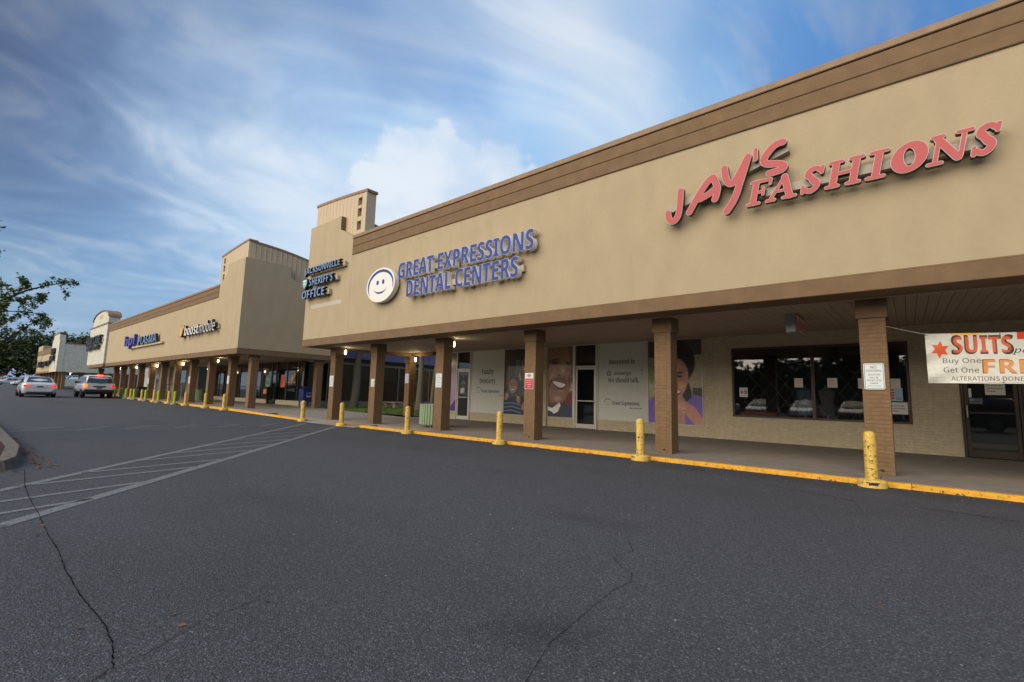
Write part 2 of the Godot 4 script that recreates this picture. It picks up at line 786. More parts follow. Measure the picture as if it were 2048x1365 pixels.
	return ImageTexture.create_from_image(im)

# how light the air and the cloud stand in some directions of that evening
const SKY_TONES := [
	[Vector3(-0.872, 0.488, -0.034), Color(0.091, 0.141, 0.262)],
	[Vector3(-0.893, 0.450, -0.004), Color(0.065, 0.098, 0.188)],
	[Vector3(-0.855, 0.516, -0.055), Color(0.114, 0.181, 0.328)],
	[Vector3(-0.828, 0.546, -0.130), Color(0.156, 0.250, 0.429)],
	[Vector3(-0.765, 0.597, -0.241), Color(0.188, 0.301, 0.503)],
	[Vector3(-0.685, 0.630, -0.365), Color(0.198, 0.323, 0.565)],
	[Vector3(-0.584, 0.659, -0.474), Color(0.296, 0.434, 0.658)],
	[Vector3(-0.511, 0.662, -0.548), Color(0.445, 0.571, 0.753)],
	[Vector3(-0.934, 0.357, -0.016), Color(0.114, 0.171, 0.305)],
	[Vector3(-0.894, 0.443, -0.067), Color(0.171, 0.258, 0.440)],
	[Vector3(-0.867, 0.477, -0.146), Color(0.246, 0.366, 0.571)],
	[Vector3(-0.828, 0.510, -0.234), Color(0.292, 0.429, 0.651)],
	[Vector3(-0.781, 0.528, -0.334), Color(0.314, 0.474, 0.723)],
	[Vector3(-0.668, 0.587, -0.457), Color(0.223, 0.371, 0.644)],
	[Vector3(-0.595, 0.561, -0.576), Color(0.209, 0.392, 0.723)],
	[Vector3(-0.954, 0.298, -0.036), Color(0.133, 0.212, 0.381)],
	[Vector3(-0.932, 0.345, -0.110), Color(0.188, 0.292, 0.491)],
	[Vector3(-0.887, 0.423, -0.188), Color(0.352, 0.491, 0.694)],
	[Vector3(-0.889, 0.397, -0.226), Color(0.445, 0.591, 0.776)],
	[Vector3(-0.854, 0.421, -0.306), Color(0.610, 0.730, 0.871)],
	[Vector3(-0.803, 0.469, -0.368), Color(0.413, 0.597, 0.847)],
	[Vector3(-0.741, 0.476, -0.473), Color(0.413, 0.631, 0.880)],
	[Vector3(-0.969, 0.237, -0.069), Color(0.150, 0.254, 0.440)],
	[Vector3(-0.948, 0.281, -0.149), Color(0.171, 0.292, 0.509)],
	[Vector3(-0.927, 0.313, -0.208), Color(0.262, 0.402, 0.631)],
	[Vector3(-0.900, 0.338, -0.273), Color(0.515, 0.658, 0.839)],
	[Vector3(-0.863, 0.365, -0.349), Color(0.730, 0.815, 0.905)],
	[Vector3(-0.858, 0.338, -0.387), Color(0.658, 0.776, 0.913)],
	[Vector3(-0.984, 0.173, -0.050), Color(0.242, 0.402, 0.591)],
	[Vector3(-0.968, 0.213, -0.128), Color(0.181, 0.342, 0.604)],
	[Vector3(-0.947, 0.234, -0.221), Color(0.296, 0.474, 0.708)],
	[Vector3(-0.915, 0.289, -0.282), Color(0.445, 0.617, 0.823)],
	[Vector3(-0.905, 0.280, -0.321), Color(0.503, 0.665, 0.863)],
	[Vector3(-0.990, 0.124, -0.061), Color(0.296, 0.451, 0.610)],
	[Vector3(-0.984, 0.139, -0.108), Color(0.366, 0.521, 0.680)],
	[Vector3(-0.971, 0.173, -0.164), Color(0.296, 0.474, 0.672)],
	[Vector3(-0.998, 0.048, -0.049), Color(0.296, 0.371, 0.578)],
	[Vector3(-0.431, 0.609, -0.665), Color(0.672, 0.745, 0.839)],
	[Vector3(-0.369, 0.564, -0.738), Color(0.631, 0.738, 0.855)],
	[Vector3(-0.466, 0.646, -0.604), Color(0.578, 0.672, 0.815)],
	[Vector3(-0.308, 0.634, -0.710), Color(0.342, 0.503, 0.745)],
	[Vector3(-0.201, 0.613, -0.764), Color(0.165, 0.342, 0.651)],
	[Vector3(-0.102, 0.581, -0.807), Color(0.112, 0.279, 0.604)],
	[Vector3(0.020, 0.568, -0.823), Color(0.089, 0.238, 0.546)],
	[Vector3(-0.250, 0.567, -0.785), Color(0.296, 0.503, 0.784)],
	[Vector3(-0.423, 0.519, -0.743), Color(0.503, 0.665, 0.863)],
	[Vector3(-0.535, 0.537, -0.653), Color(0.361, 0.597, 0.880)],
	[Vector3(-0.487, 0.565, -0.666), Color(0.456, 0.624, 0.855)],
	[Vector3(-0.734, 0.442, -0.516), Color(0.610, 0.745, 0.888)],
	[Vector3(-0.656, 0.492, -0.572), Color(0.546, 0.701, 0.896)],
]

const SKY_K := 0.305

func grain(size: int, freq: float, oct: int, lo: float, hi: float, seed_: int, type := FastNoiseLite.TYPE_SIMPLEX_SMOOTH) -> ImageTexture:
	var f := FastNoiseLite.new()
	f.seed = seed_
	f.noise_type = type
	f.frequency = freq
	f.fractal_octaves = oct
	var im := f.get_seamless_image(size, size)
	im.convert(Image.FORMAT_RGB8)
	var d := im.get_data()
	for i in d.size():
		d[i] = int(255.0 * lerpf(lo, hi, d[i] / 255.0))
	return ImageTexture.create_from_image(Image.create_from_data(size, size, false, Image.FORMAT_RGB8, d))

# paint that has chipped through to dirt in places
func worn_paint(size: int, freq: float, edge: float, seed_: int) -> ImageTexture:
	var f := FastNoiseLite.new()
	f.seed = seed_
	f.noise_type = FastNoiseLite.TYPE_SIMPLEX_SMOOTH
	f.frequency = freq
	f.fractal_octaves = 5
	f.fractal_gain = 0.6
	var im := f.get_seamless_image(size, size)
	im.convert(Image.FORMAT_RGB8)
	var d := im.get_data()
	for i in range(0, d.size(), 3):
		var k := smoothstep(edge - 0.10, edge, d[i] / 255.0)
		d[i] = int(255 * lerpf(0.30, 1.0, k))
		d[i + 1] = int(255 * lerpf(0.34, 1.0, k))
		d[i + 2] = int(255 * lerpf(0.42, 1.0, k))
	return ImageTexture.create_from_image(Image.create_from_data(size, size, false, Image.FORMAT_RGB8, d))

# crushed stone in bitumen: pale and dark chips, two millimetres to the pixel
func asphalt_pictures() -> Array:
	var S := 1024
	var r := RandomNumberGenerator.new()
	r.seed = 77
	var h := PackedFloat32Array()
	h.resize(S * S)
	var a := PackedFloat32Array()
	a.resize(S * S)
	a.fill(0.55)
	for i in S * S:
		a[i] += r.randf_range(-0.10, 0.10)
		h[i] = r.randf_range(0.0, 0.12)
	for k in 85000:
		var cx := r.randi() % S
		var cy := r.randi() % S
		var rad := r.randf_range(0.9, 2.7)
		var tone := 0.60 + r.randf_range(-0.18, 0.16)
		if r.randf() < 0.13:
			tone = r.randf_range(0.74, 0.95)
		var hh := r.randf_range(0.35, 1.0)
		var ir := int(ceil(rad))
		for y in range(-ir, ir + 1):
			for x in range(-ir, ir + 1):
				var q := (x * x + y * y) / (rad * rad)
				if q <= 1.0:
					var j := ((cy + y + S) % S) * S + (cx + x + S) % S
					a[j] = tone
					h[j] = hh * (1.0 - 0.6 * q)
	var d := PackedByteArray()
	d.resize(S * S * 3)
	var e := PackedByteArray()
	e.resize(S * S)
	for i in S * S:
		var k := clampf(a[i], 0, 1)
		d[i * 3] = int(k * 252)
		d[i * 3 + 1] = int(k * 253)
		d[i * 3 + 2] = int(k * 255)
		e[i] = int(clampf(h[i], 0, 1) * 255)
	return [ImageTexture.create_from_image(Image.create_from_data(S, S, false, Image.FORMAT_RGB8, d)), ImageTexture.create_from_image(Image.create_from_data(S, S, false, Image.FORMAT_L8, e))]

func make_materials() -> void:
	var mott := grain(512, 0.012, 5, 0.87, 1.0, 3)
	var fine := grain(512, 0.09, 4, 0.0, 1.0, 4)
	var specks := grain(512, 0.2, 2, 0.78, 1.0, 6)
	var rain := grain(512, 0.014, 4, 0.945, 1.0, 9)
	mats["t_mott"] = mott
	mats["t_fine"] = fine
	M("stucco", Color(0.53, 0.43, 0.285), 0.92, {"tex": rain, "tri": Vector3(0.22, 0.10, 0.22), "bump": fine, "bs": 0.5, "detail": specks, "ds": 1.6})
	M("stucco_white", Color(0.60, 0.60, 0.52), 0.92, {"tex": rain, "tri": Vector3(0.22, 0.10, 0.22), "detail": mott, "ds": 0.3})
	M("brown_stucco", Color(0.25, 0.16, 0.085), 0.9, {"tex": mott, "tri": 0.35, "bump": fine, "bs": 0.25, "detail": specks, "ds": 2.5})
	M("coping", Color(0.26, 0.17, 0.10), 0.6, {"tex": mott, "tri": 0.5})
	M("clad", Color(0.50, 0.40, 0.27), 0.55, {"tex": rain, "tri": Vector3(0.8, 0.12, 0.8)})
	M("column_brick", Color(0.27, 0.165, 0.085), 0.85, {"tex": specks, "tri": 3.0, "detail": mott, "ds": 0.8})
	M("column_joint", Color(0.20, 0.12, 0.06), 0.95)
	M("cream_brick", Color(0.76, 0.66, 0.47), 0.8, {"tex": specks, "tri": 2.5, "detail": mott, "ds": 0.7})
	M("cream_brick_b", Color(0.73, 0.63, 0.45), 0.8, {"tex": specks, "tri": 2.2, "detail": mott, "ds": 0.6})
	M("cream_joint", Color(0.48, 0.39, 0.24), 0.95)
	M("soffit", Color(0.40, 0.315, 0.25), 0.75, {"tex": rain, "tri": Vector3(0.9, 0.9, 0.2)})
	M("soffit_gap", Color(0.06, 0.045, 0.035), 0.9)
	M("concrete", Color(0.33, 0.29, 0.25), 0.9, {"tex": mott, "tri": 0.4, "bump": fine, "bs": 0.15, "detail": specks, "ds": 1.5})
	M("concrete_pale", Color(0.42, 0.40, 0.36), 0.9, {"tex": mott, "tri": 0.6, "bump": fine, "bs": 0.25, "detail": specks, "ds": 2.0})
	M("concrete_old", Color(0.24, 0.215, 0.185), 0.95, {"tex": grain(256, 0.03, 5, 0.55, 1.0, 41), "tri": 1.2, "bump": fine, "bs": 0.6})
	M("tan_ramp", Color(0.40, 0.27, 0.12), 0.9, {"tex": mott, "tri": 0.8})
	var chips := worn_paint(512, 0.035, 0.30, 61)
	var chips2 := worn_paint(512, 0.02, 0.36, 62)
	M("kerb_yellow", Color(0.88, 0.45, 0.035), 0.7, {"tex": grain(256, 0.02, 4, 0.80, 1.0, 43), "tri": 0.9, "bump": fine, "bs": 0.3, "detail": chips, "ds": 0.7})
	M("post_yellow", Color(0.84, 0.56, 0.12), 0.6, {"tex": grain(256, 0.02, 4, 0.80, 1.0, 44), "tri": Vector3(1.6, 0.7, 1.6), "bump": fine, "bs": 0.08, "detail": chips2, "ds": 1.3})
	M("post_lime", Color(0.42, 0.55, 0.03), 0.55, {"tex": mott, "tri": 1.3})
	M("scuff", Color(0.03, 0.026, 0.02), 0.9)
	M("rust", Color(0.16, 0.08, 0.03), 0.9)
	var ap := asphalt_pictures()
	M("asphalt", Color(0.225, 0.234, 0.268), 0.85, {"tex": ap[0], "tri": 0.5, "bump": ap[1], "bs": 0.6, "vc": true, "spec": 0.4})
	M("paint_line", Color(0.50, 0.525, 0.55), 0.8, {"tex": ap[0], "tri": 0.55, "bump": ap[1], "bs": 0.35})
	M("crack", Color(0.024, 0.024, 0.026), 0.95)
	M("aluminium", Color(0.52, 0.50, 0.45), 0.45, {"metal": 0.35})
	M("bronze", Color(0.035, 0.024, 0.019), 0.4, {"metal": 0.4})
	M("brown_frame", Color(0.07, 0.038, 0.026), 0.5)
	M("black_frame", Color(0.012, 0.012, 0.013), 0.45)
	M("pane", Color(0.02, 0.025, 0.03, 0.22), 0.02, {"spec": 0.7})
	M("pane_dark", Color(0.01, 0.012, 0.015, 0.45), 0.02, {"spec": 0.7})
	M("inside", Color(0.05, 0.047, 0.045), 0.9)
	M("inside_tan", Color(0.35, 0.27, 0.16), 0.9)
	M("white_sheet", Color(0.70, 0.70, 0.68), 0.6)
	M("letter_white", Color(0.72, 0.72, 0.70), 0.45)
	M("letter_blue", Color(0.034, 0.060, 0.27), 0.5, {"spec": 0.3})
	M("letter_red", Color(0.42, 0.07, 0.08), 0.3, {"spec": 0.35})
	M("letter_black", Color(0.015, 0.014, 0.014), 0.4)
	M("letter_trim", Color(0.45, 0.36, 0.33), 0.4)
	M("raceway", Color(0.44, 0.36, 0.25), 0.6)
	M("raceway_grey", Color(0.33, 0.29, 0.24), 0.55)
	M("steel_grey", Color(0.30, 0.31, 0.31), 0.45, {"metal": 0.5})
	M("green_bin", Color(0.25, 0.36, 0.22), 0.6, {"tex": mott, "tri": 2.0})
	M("dark_bin", Color(0.04, 0.045, 0.04), 0.8)
	M("mail_blue", Color(0.006, 0.028, 0.19), 0.3, {"coat": 0.3})
	M("bulb", Color(0.9, 0.88, 0.8), 0.3, {"emit": Color(1.0, 0.94, 0.78), "ee": 6.0})
	M("lamp_metal", Color(0.10, 0.095, 0.085), 0.5, {"metal": 0.5})
	M("mulch", Color(0.11, 0.042, 0.028), 0.95, {"tex": grain(256, 0.12, 3, 0.3, 1.0, 15), "tri": 1.5, "bump": fine, "bs": 1.5})
	M("leaf_dry", Color(0.20, 0.10, 0.035), 0.85, {"two": true})
	M("leaf_pale", Color(0.36, 0.27, 0.12), 0.85, {"two": true})
	M("bark", Color(0.105, 0.085, 0.062), 0.95, {"tex": grain(256, 0.06, 4, 0.45, 1.0, 16), "tri": Vector3(4, 1, 4), "bump": fine, "bs": 1.0})
	M("palm_bark", Color(0.28, 0.26, 0.19), 0.95, {"tex": grain(256, 0.05, 4, 0.5, 1.0, 17), "tri": Vector3(2, 4, 2), "bump": fine, "bs": 1.0})
	M("leaf", Color(0.115, 0.165, 0.045), 0.5, {"vc": true, "two": true, "back": Color(0.25, 0.42, 0.07)})
	M("grass_blade", Color(0.10, 0.18, 0.03), 0.7, {"vc": true, "two": true})
	M("soil", Color(0.07, 0.085, 0.03), 0.95)
	M("car_silver", Color(0.66, 0.68, 0.70), 0.3, {"metal": 0.15, "coat": 1.0})
	M("car_white", Color(0.66, 0.67, 0.68), 0.3, {"coat": 1.0})
	M("car_dark", Color(0.018, 0.019, 0.022), 0.3, {"coat": 1.0})
	M("car_red", Color(0.20, 0.018, 0.015), 0.3, {"coat": 1.0})
	M("car_blue", Color(0.10, 0.15, 0.24), 0.3, {"coat": 1.0})
	M("car_glass", Color(0.012, 0.015, 0.018), 0.04, {"spec": 0.8})
	M("tyre", Color(0.014, 0.014, 0.014), 0.85)
	M("plastic_black", Color(0.018, 0.018, 0.019), 0.6)
	M("rim", Color(0.40, 0.41, 0.42), 0.35, {"metal": 0.8})
	M("tail_red", Color(0.45, 0.012, 0.012), 0.2, {"emit": Color(1.0, 0.05, 0.04), "ee": 0.35})
	M("tail_lit", Color(0.9, 0.25, 0.04), 0.2, {"emit": Color(1.0, 0.30, 0.05), "ee": 1.6})
	M("purple_metal", Color(0.17, 0.18, 0.40), 0.4)
	M("stone_base", Color(0.33, 0.31, 0.26), 0.9, {"tex": mott, "tri": 0.5})
	M("blind", Color(0.16, 0.19, 0.18), 0.9)
	M("letter_pale", Color(0.16, 0.27, 0.48), 0.35)
	M("letter_violet", Color(0.10, 0.06, 0.30), 0.4)
	M("badge_teal", Color(0.16, 0.42, 0.42), 0.4)
	M("sign_yellow", Color(0.75, 0.40, 0.03), 0.4)
	M("patch", Color(0.52, 0.48, 0.40), 0.95, {"tex": mott, "tri": 2.0})
	M("strip_brown", Color(0.12, 0.065, 0.035), 0.7)
	M("card_orange", Color(0.75, 0.24, 0.03), 0.5)
	M("tube_lit", Color(0.9, 0.88, 0.8), 0.4, {"emit": Color(1.0, 0.92, 0.75), "ee": 2.5})
	M("cloth_blue", Color(0.16, 0.26, 0.36), 0.9)
	M("cloth_grey", Color(0.22, 0.22, 0.24), 0.9)
	M("planter_red", Color(0.40, 0.05, 0.04), 0.6)
	M("flower_dry", Color(0.30, 0.10, 0.05), 0.9, {"two": true})
	M("plate_grey", Color(0.12, 0.13, 0.15), 0.5)
	M("red_roof", Color(0.22, 0.05, 0.04), 0.8)
	M("roofing", Color(0.10, 0.10, 0.10), 0.95)
	M("stop_red", Color(0.42, 0.03, 0.03), 0.5)
	M("rope", Color(0.45, 0.42, 0.36), 0.9)
	M("gate_bar", Color(0.11, 0.10, 0.085), 0.55, {"metal": 0.4})

# ---------------------------------------------------------------- ground, kerb, walkway
func ground() -> void:
	var f := FastNoiseLite.new()
	f.seed = 31
	f.frequency = 0.16
	f.fractal_octaves = 4
	var f2 := FastNoiseLite.new()
	f2.seed = 32
	f2.frequency = 0.9
	f2.fractal_octaves = 3
	var xs := [-420.0, -300.0, -220.0, -150.0, -120.0, -90.0, -75.0, -60.0, -55.0, -50.0, -45.0, -40.0, -36.0, -32.0, -29.0]
	var x := -26.0
	while x < 13.0:
		xs.append(x)
		x += 0.35
	xs.append_array([16.0, 22.0, 40.0, 90.0, 200.0])
	var zs := [-260.0, -160.0, -90.0, -50.0, -30.0, -12.0, -2.0, 0.4]
	var z := 0.8
	while z < 12.5:
		zs.append(z)
		z += 0.3
	zs.append_array([14.0, 18.0, 25.0, 40.0, 70.0, 130.0, 240.0])
	var b := MB.new()
	var shade := func(px: float, pz: float) -> Color:
		var k := 1.0 + 0.22 * f.get_noise_2d(px * 0.5, pz * 1.5) + 0.14 * f2.get_noise_2d(px * 0.4, pz * 1.2)
		# wheel tracks along the drive
		for w in [2.9, 4.6, 6.6, 8.2]:
			var dw: float = pz - w - 0.25 * f.get_noise_2d(px * 0.3, w * 9.0)
			k *= 1.0 + (0.07 if w > 4 else -0.06) * exp(-dw * dw * 9.0) * (0.6 + f2.get_noise_2d(px * 0.3, w))
		# the seal coat is darker in a strip along the kerb
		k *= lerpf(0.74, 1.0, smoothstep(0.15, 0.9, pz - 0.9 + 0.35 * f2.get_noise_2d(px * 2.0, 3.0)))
		# an old oil stain or two
		for s in [[-13.9, 2.05, 0.5, 0.16], [-11.9, 1.55, 0.9, 0.14], [-2.5, 5.6, 0.5, 0.16], [-4.9, 4.1, 0.28, 0.2], [-0.6, 3.3, 0.35, 0.12], [-8.3, 3.1, 0.5, 0.2], [-1.5, 7.7, 0.12, 0.08], [-10.5, 5.0, 0.3, 0.3]]:
			var dx: float = (px - s[0]) / s[2]
			var dz: float = (pz - s[1]) / s[3]
			k *= 1.0 - 0.32 * exp(-(dx * dx + dz * dz))
		return Color(k, k, k)
	for i in xs.size() - 1:
		for j in zs.size() - 1:
			var x0: float = xs[i]
			var x1: float = xs[i + 1]
			var z0: float = zs[j]
			var z1: float = zs[j + 1]
			# nothing under the walkway in view, where the slabs lie
			var dip0 := -0.02 if z1 <= 0.8 and x1 > -66.0 and x0 < 14.0 and z0 > -31.0 else 0.0
			var P := [Vector3(x0, gy(x0) + dip0, z1), Vector3(x1, gy(x1) + dip0, z1), Vector3(x1, gy(x1) + dip0, z0), Vector3(x0, gy(x0) + dip0, z0)]
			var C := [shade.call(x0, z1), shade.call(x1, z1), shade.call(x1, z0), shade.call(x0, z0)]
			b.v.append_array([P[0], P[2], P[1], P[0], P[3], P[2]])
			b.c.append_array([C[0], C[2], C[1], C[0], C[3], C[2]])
			for k in 6:
				b.n.append(Vector3.UP)
				b.uv.append(Vector2.ZERO)
	var lot := structure("ground", "worn dark grey asphalt of the parking lot in front of the shops", b, mats.asphalt)
	# painted stripes, 4 mm above
	var stripe := func(p: Vector2, q: Vector2, w: float) -> void:
		var d := (q - p).normalized()
		var s := Vector2(-d.y, d.x) * w * 0.5
		var nseg := maxi(1, int((q - p).length() / 3.0))
		var m := MB.new()
		for k in nseg:
			var a := p.lerp(q, float(k) / nseg)
			var e := p.lerp(q, float(k + 1) / nseg)
			var lift := func(t: Vector2) -> Vector3: return Vector3(t.x, gy(t.x) + 0.004, t.y)
			m.quad(lift.call(a - s), lift.call(a + s), lift.call(e + s), lift.call(e - s))
			if m.n[-1].y < 0:
				for g in m.n.size():
					m.n[g] = Vector3.UP
		part("painted_stripe", m, mats.paint_line, lot)
	# the hatched walkway that runs from the ramp to the parking rows
	var A0 := Vector2(-14.9, 1.22)
	var A1 := Vector2(-4.6, 10.4)
	var B0 := Vector2(-16.72, 1.38)
	var B1 := Vector2(-6.3, 10.45)
	stripe.call(A0, A1, 0.14)
	stripe.call(B0, B1, 0.12)
	for h in [[-5.3, 11.0, -5.75, 9.3], [-5.9, 10.6, -6.54, 8.67], [-6.75, 10.0, -7.3, 8.02], [-7.85, 9.15, -8.2, 7.24], [-8.54, 8.5, -8.84, 6.58], [-9.39, 7.77, -9.83, 5.81], [-10.15, 7.03, -10.64, 5.09], [-11.01, 6.3, -11.51, 4.23], [-11.9, 5.5, -12.6, 3.33], [-12.85, 4.8, -13.67, 2.4], [-14.1, 3.6, -14.5, 1.6]]:
		stripe.call(Vector2(h[0], h[1]), Vector2(h[2], h[3]), 0.09)
	# the second walkway, straight out from the kerb
	stripe.call(Vector2(-16.8, 1.4), Vector2(-18.25, 10.5), 0.07)
	stripe.call(Vector2(-15.95, 2.2), Vector2(-17.1, 10.5), 0.07)
	for h in [[-17.0, 9.6, -18.05, 8.7], [-16.96, 8.5, -17.91, 7.65], [-16.57, 7.56, -17.68, 6.67], [-16.59, 6.54, -17.63, 5.61], [-16.44, 5.43, -17.44, 4.57], [-16.27, 4.36, -17.03, 3.5], [-16.1, 3.22, -16.87, 2.44]]:
		stripe.call(Vector2(h[0], h[1]), Vector2(h[2], h[3]), 0.08)
	# cracks
	var crack := func(pts: Array, w: float) -> void:
		var m := MB.new()
		var full := []
		for k in pts.size() - 1:
			for s in 14:
				var t := s / 14.0
				full.append(pts[k].lerp(pts[k + 1], t) + Vector2(rng.randf_range(-1, 1), rng.randf_range(-1, 1)) * w * 0.9)
		full.append(pts[-1])
		for k in full.size() - 1:
			var p: Vector2 = full[k]
			var q: Vector2 = full[k + 1]
			var d := (q - p).normalized()
			var s := Vector2(-d.y, d.x) * w * rng.randf_range(0.2, 0.75)
			var s2 := Vector2(-d.y, d.x) * w * rng.randf_range(0.2, 0.75)
			var y := gy(p.x) + 0.0055
			m.tri(Vector3(p.x + s.x, y, p.y + s.y), Vector3(p.x - s.x, y, p.y - s.y), Vector3(q.x - s2.x, y, q.y - s2.y))
			m.tri(Vector3(p.x + s.x, y, p.y + s.y), Vector3(q.x - s2.x, y, q.y - s2.y), Vector3(q.x + s2.x, y, q.y + s2.y))
		for g in m.n.size():
			m.n[g] = Vector3.UP
		part("crack", m, mats.crack, lot)
	for c in CRACKS:
		var pts := []
		for k in range(1, c.size(), 2):
			pts.append(Vector2(c[k], c[k + 1]))
		crack.call(pts, c[0])
	# walkway slabs
	var walk := MB.new()
	walk.box(Vector3(-66.5, -0.3, -31), Vector3(14, -0.25, 0.6))
	var wk := structure("walkway", "concrete walkway under the canopy along the shop fronts", walk, mats.concrete)
	var edges := [14.0, 9.0, 3.18, -0.41]
	var e := -4.0
	while e > -66.0:
		edges.append(e)
		e -= CS
	for i in edges.size() - 1:
		var x1: float = edges[i] - 0.004
		var x0: float = edges[i + 1] + 0.004
		var zk := 0.655
		if x0 < -14.2 and x1 > -18.4:
			zk = 0.10
		var zb := -5.6 if x1 > -17.5 else (-4.1 if x1 > -27.5 else -5.5)
		var s := MB.new()
		s.hexa([Vector3(x0, -0.2, zk), Vector3(x1, -0.2, zk), Vector3(x1, -0.2, zb), Vector3(x0, -0.2, zb), Vector3(x0, wy(x0), zk), Vector3(x1, wy(x1), zk), Vector3(x1, wy(x1), zb), Vector3(x0, wy(x0), zb)])
		part("slab", s, mats.concrete, wk)
	# kerb stones
	var kb := MB.new()
	kb.box(Vector3(-66, -0.3, 0.67), Vector3(14, -0.26, 0.78))
	var kerb := structure("kerb", "low kerb painted yellow along the walkway edge", kb, mats.concrete_pale)
	var stones := []
	var k := 12.15
	while k > -14.0:
		stones.append([maxf(k - 3.05, -14.15), k])
		k -= 3.05
	k = -18.35
	while k > -64.0:
		stones.append([k - 3.05, k])
		k -= 3.05
	for st in stones:
		var x0: float = st[0] + 0.004
		var x1: float = st[1] - 0.004
		var s := MB.new()
		var y0 := wy(x0)
		var y1 := wy(x1)
		var zf := 0.81
		s.hexa([Vector3(x0, -0.2, zf + 0.012), Vector3(x1, -0.2, zf + 0.012), Vector3(x1, -0.2, 0.66), Vector3(x0, -0.2, 0.66), Vector3(x0, y0 - 0.022, zf), Vector3(x1, y1 - 0.022, zf), Vector3(x1, y1 - 0.022, 0.66), Vector3(x0, y0 - 0.022, 0.66)])
		s.hexa([Vector3(x0, y0 - 0.022, zf), Vector3(x1, y1 - 0.022, zf), Vector3(x1, y1 - 0.022, 0.66), Vector3(x0, y0 - 0.022, 0.66), Vector3(x0, y0 + 0.002, zf - 0.03), Vector3(x1, y1 + 0.002, zf - 0.03), Vector3(x1, y1 + 0.002, 0.662), Vector3(x0, y0 + 0.002, 0.662)])
		part("kerb_stone", s, mats.kerb_yellow, kerb)
	# the ramp down to the hatched walkway
	var r := MB.new()
	r.hexa([Vector3(-18.35, -0.2, 1.0), Vector3(-14.15, -0.2, 1.0), Vector3(-14.15, -0.2, 0.1), Vector3(-18.35, -0.2, 0.1), Vector3(-18.35, 0.012, 1.0), Vector3(-14.15, 0.012, 1.0), Vector3(-14.15, 0.068, 0.1), Vector3(-18.35, 0.068, 0.1)])
	var ramp := structure("ramp", "sloping concrete kerb ramp beside the hatched crosswalk", r, mats.concrete_pale)
	var rp := MB.new()
	rp.quad(Vector3(-16.5, 0.020, 0.95), Vector3(-14.6, 0.020, 0.95), Vector3(-14.5, 0.064, 0.25), Vector3(-16.4, 0.064, 0.25))
	part("tan_patch", rp, mats.tan_ramp, ramp)
	# parking island on the left
	var ib := MB.new()
	var isl := PackedVector2Array([Vector2(-14.7, 8.86), Vector2(-11.6, 8.86), Vector2(-9.9, 9.0), Vector2(-9.4, 9.14), Vector2(-9.35, 10.9), Vector2(-9.6, 12.4), Vector2(-20.5, 12.6), Vector2(-20.5, 8.86)])
	var mul := MB.new()
	var inner: PackedVector2Array = Geometry2D.offset_polygon(isl, -0.17)[0]
	for t in [[mul, inner, 0.105]]:
		var tr := flat_tris(t[1], [])
		for q in range(0, tr.size(), 3):
			t[0].tri(Vector3(tr[q].x, t[2], tr[q].y), Vector3(tr[q + 2].x, t[2], tr[q + 2].y), Vector3(tr[q + 1].x, t[2], tr[q + 1].y))
	var islm := structure("parking_island", "red mulch bed of the parking island behind the concrete kerb", mul, mats.mulch)
	for q in isl.size():
		var p0: Vector2 = isl[q]
		var p1: Vector2 = isl[(q + 1) % isl.size()]
		var i0 := p0.lerp(inner[0], 0.0)
		var d := (p1 - p0).normalized()
		var nn := Vector2(d.y, -d.x)
		var inward := -nn if Geometry2D.is_point_in_polygon(p0.lerp(p1, 0.5) - nn * 0.05, isl) else nn
		var len := (p1 - p0).length()
		var cnt := maxi(1, int(len / 2.6))
		for g in cnt:
			var a := p0.lerp(p1, float(g) / cnt) + d * 0.005
			var c2 := p0.lerp(p1, float(g + 1) / cnt) - d * 0.005
			var s := MB.new()
			var ai := a + inward * 0.18
			var ci := c2 + inward * 0.18
			var at := a + inward * 0.025
			var ct := c2 + inward * 0.025
			var up := func(pt: Vector2, y: float) -> Vector3: return Vector3(pt.x, y, pt.y)
			for face in [[a, c2, ct, at, -0.05, -0.05, 0.13, 0.13], [at, ct, ci, ai, 0.13, 0.13, 0.135, 0.135], [ci, ai, ai, ci, 0.135, 0.135, -0.05, -0.05]]:
				var Q := [up.call(face[0], face[4]), up.call(face[1], face[5]), up.call(face[2], face[6]), up.call(face[3], face[7])]
				var nrm: Vector3 = (Q[1] - Q[0]).cross(Q[2] - Q[0])
				var want := Vector3(-inward.x, 0.4, -inward.y)
				if nrm.dot(want) < 0:
					Q = [Q[1], Q[0], Q[3], Q[2]]
				s.quad(Q[0], Q[1], Q[2], Q[3])
			for en in [[a, at, ai, -1.0], [c2, ct, ci, 1.0]]:
				s.quad(up.call(en[0], -0.05), up.call(en[2], -0.05), up.call(en[2], 0.135), up.call(en[1], 0.13))
			part("kerb_stone", s, mats.concrete_old, islm)

const CRACKS := [
	[0.0042, -9.27, 8.97, -7.97, 9.06, -7.07, 9.09, -6.12, 9.10, -5.24, 9.12, -4.61, 9.12, -4.18, 9.14, -3.55, 9.14, -3.09, 9.12, -2.85, 9.13, -2.60, 9.17, -2.5, 9.3],
	[0.0024, -2.59, 9.17, -2.63, 9.05, -2.76, 8.86, -2.82, 8.70, -2.85, 8.5],
	[0.0026, -1.20, 8.3, -1.38, 7.76, -1.43, 7.3, -1.46, 6.98, -1.44, 6.78, -1.5, 6.64, -1.67, 6.53, -1.75, 6.43, -1.71, 6.19, -1.85, 5.97],
	[0.006, -7.4, 2.1, -5.9, 2.15, -4.24, 2.24, -3.1, 2.26], [0.008, -1.65, 2.07, -0.9, 2.3, -0.57, 2.46], [0.008, -0.2, 2.38, 0.29, 2.30, 0.84, 2.36],
	[0.008, -12.6, 1.9, -11.2, 2.05, -10.3, 2.0], [0.008, -14.6, 2.4, -13.2, 2.6, -12.5, 2.5],
]

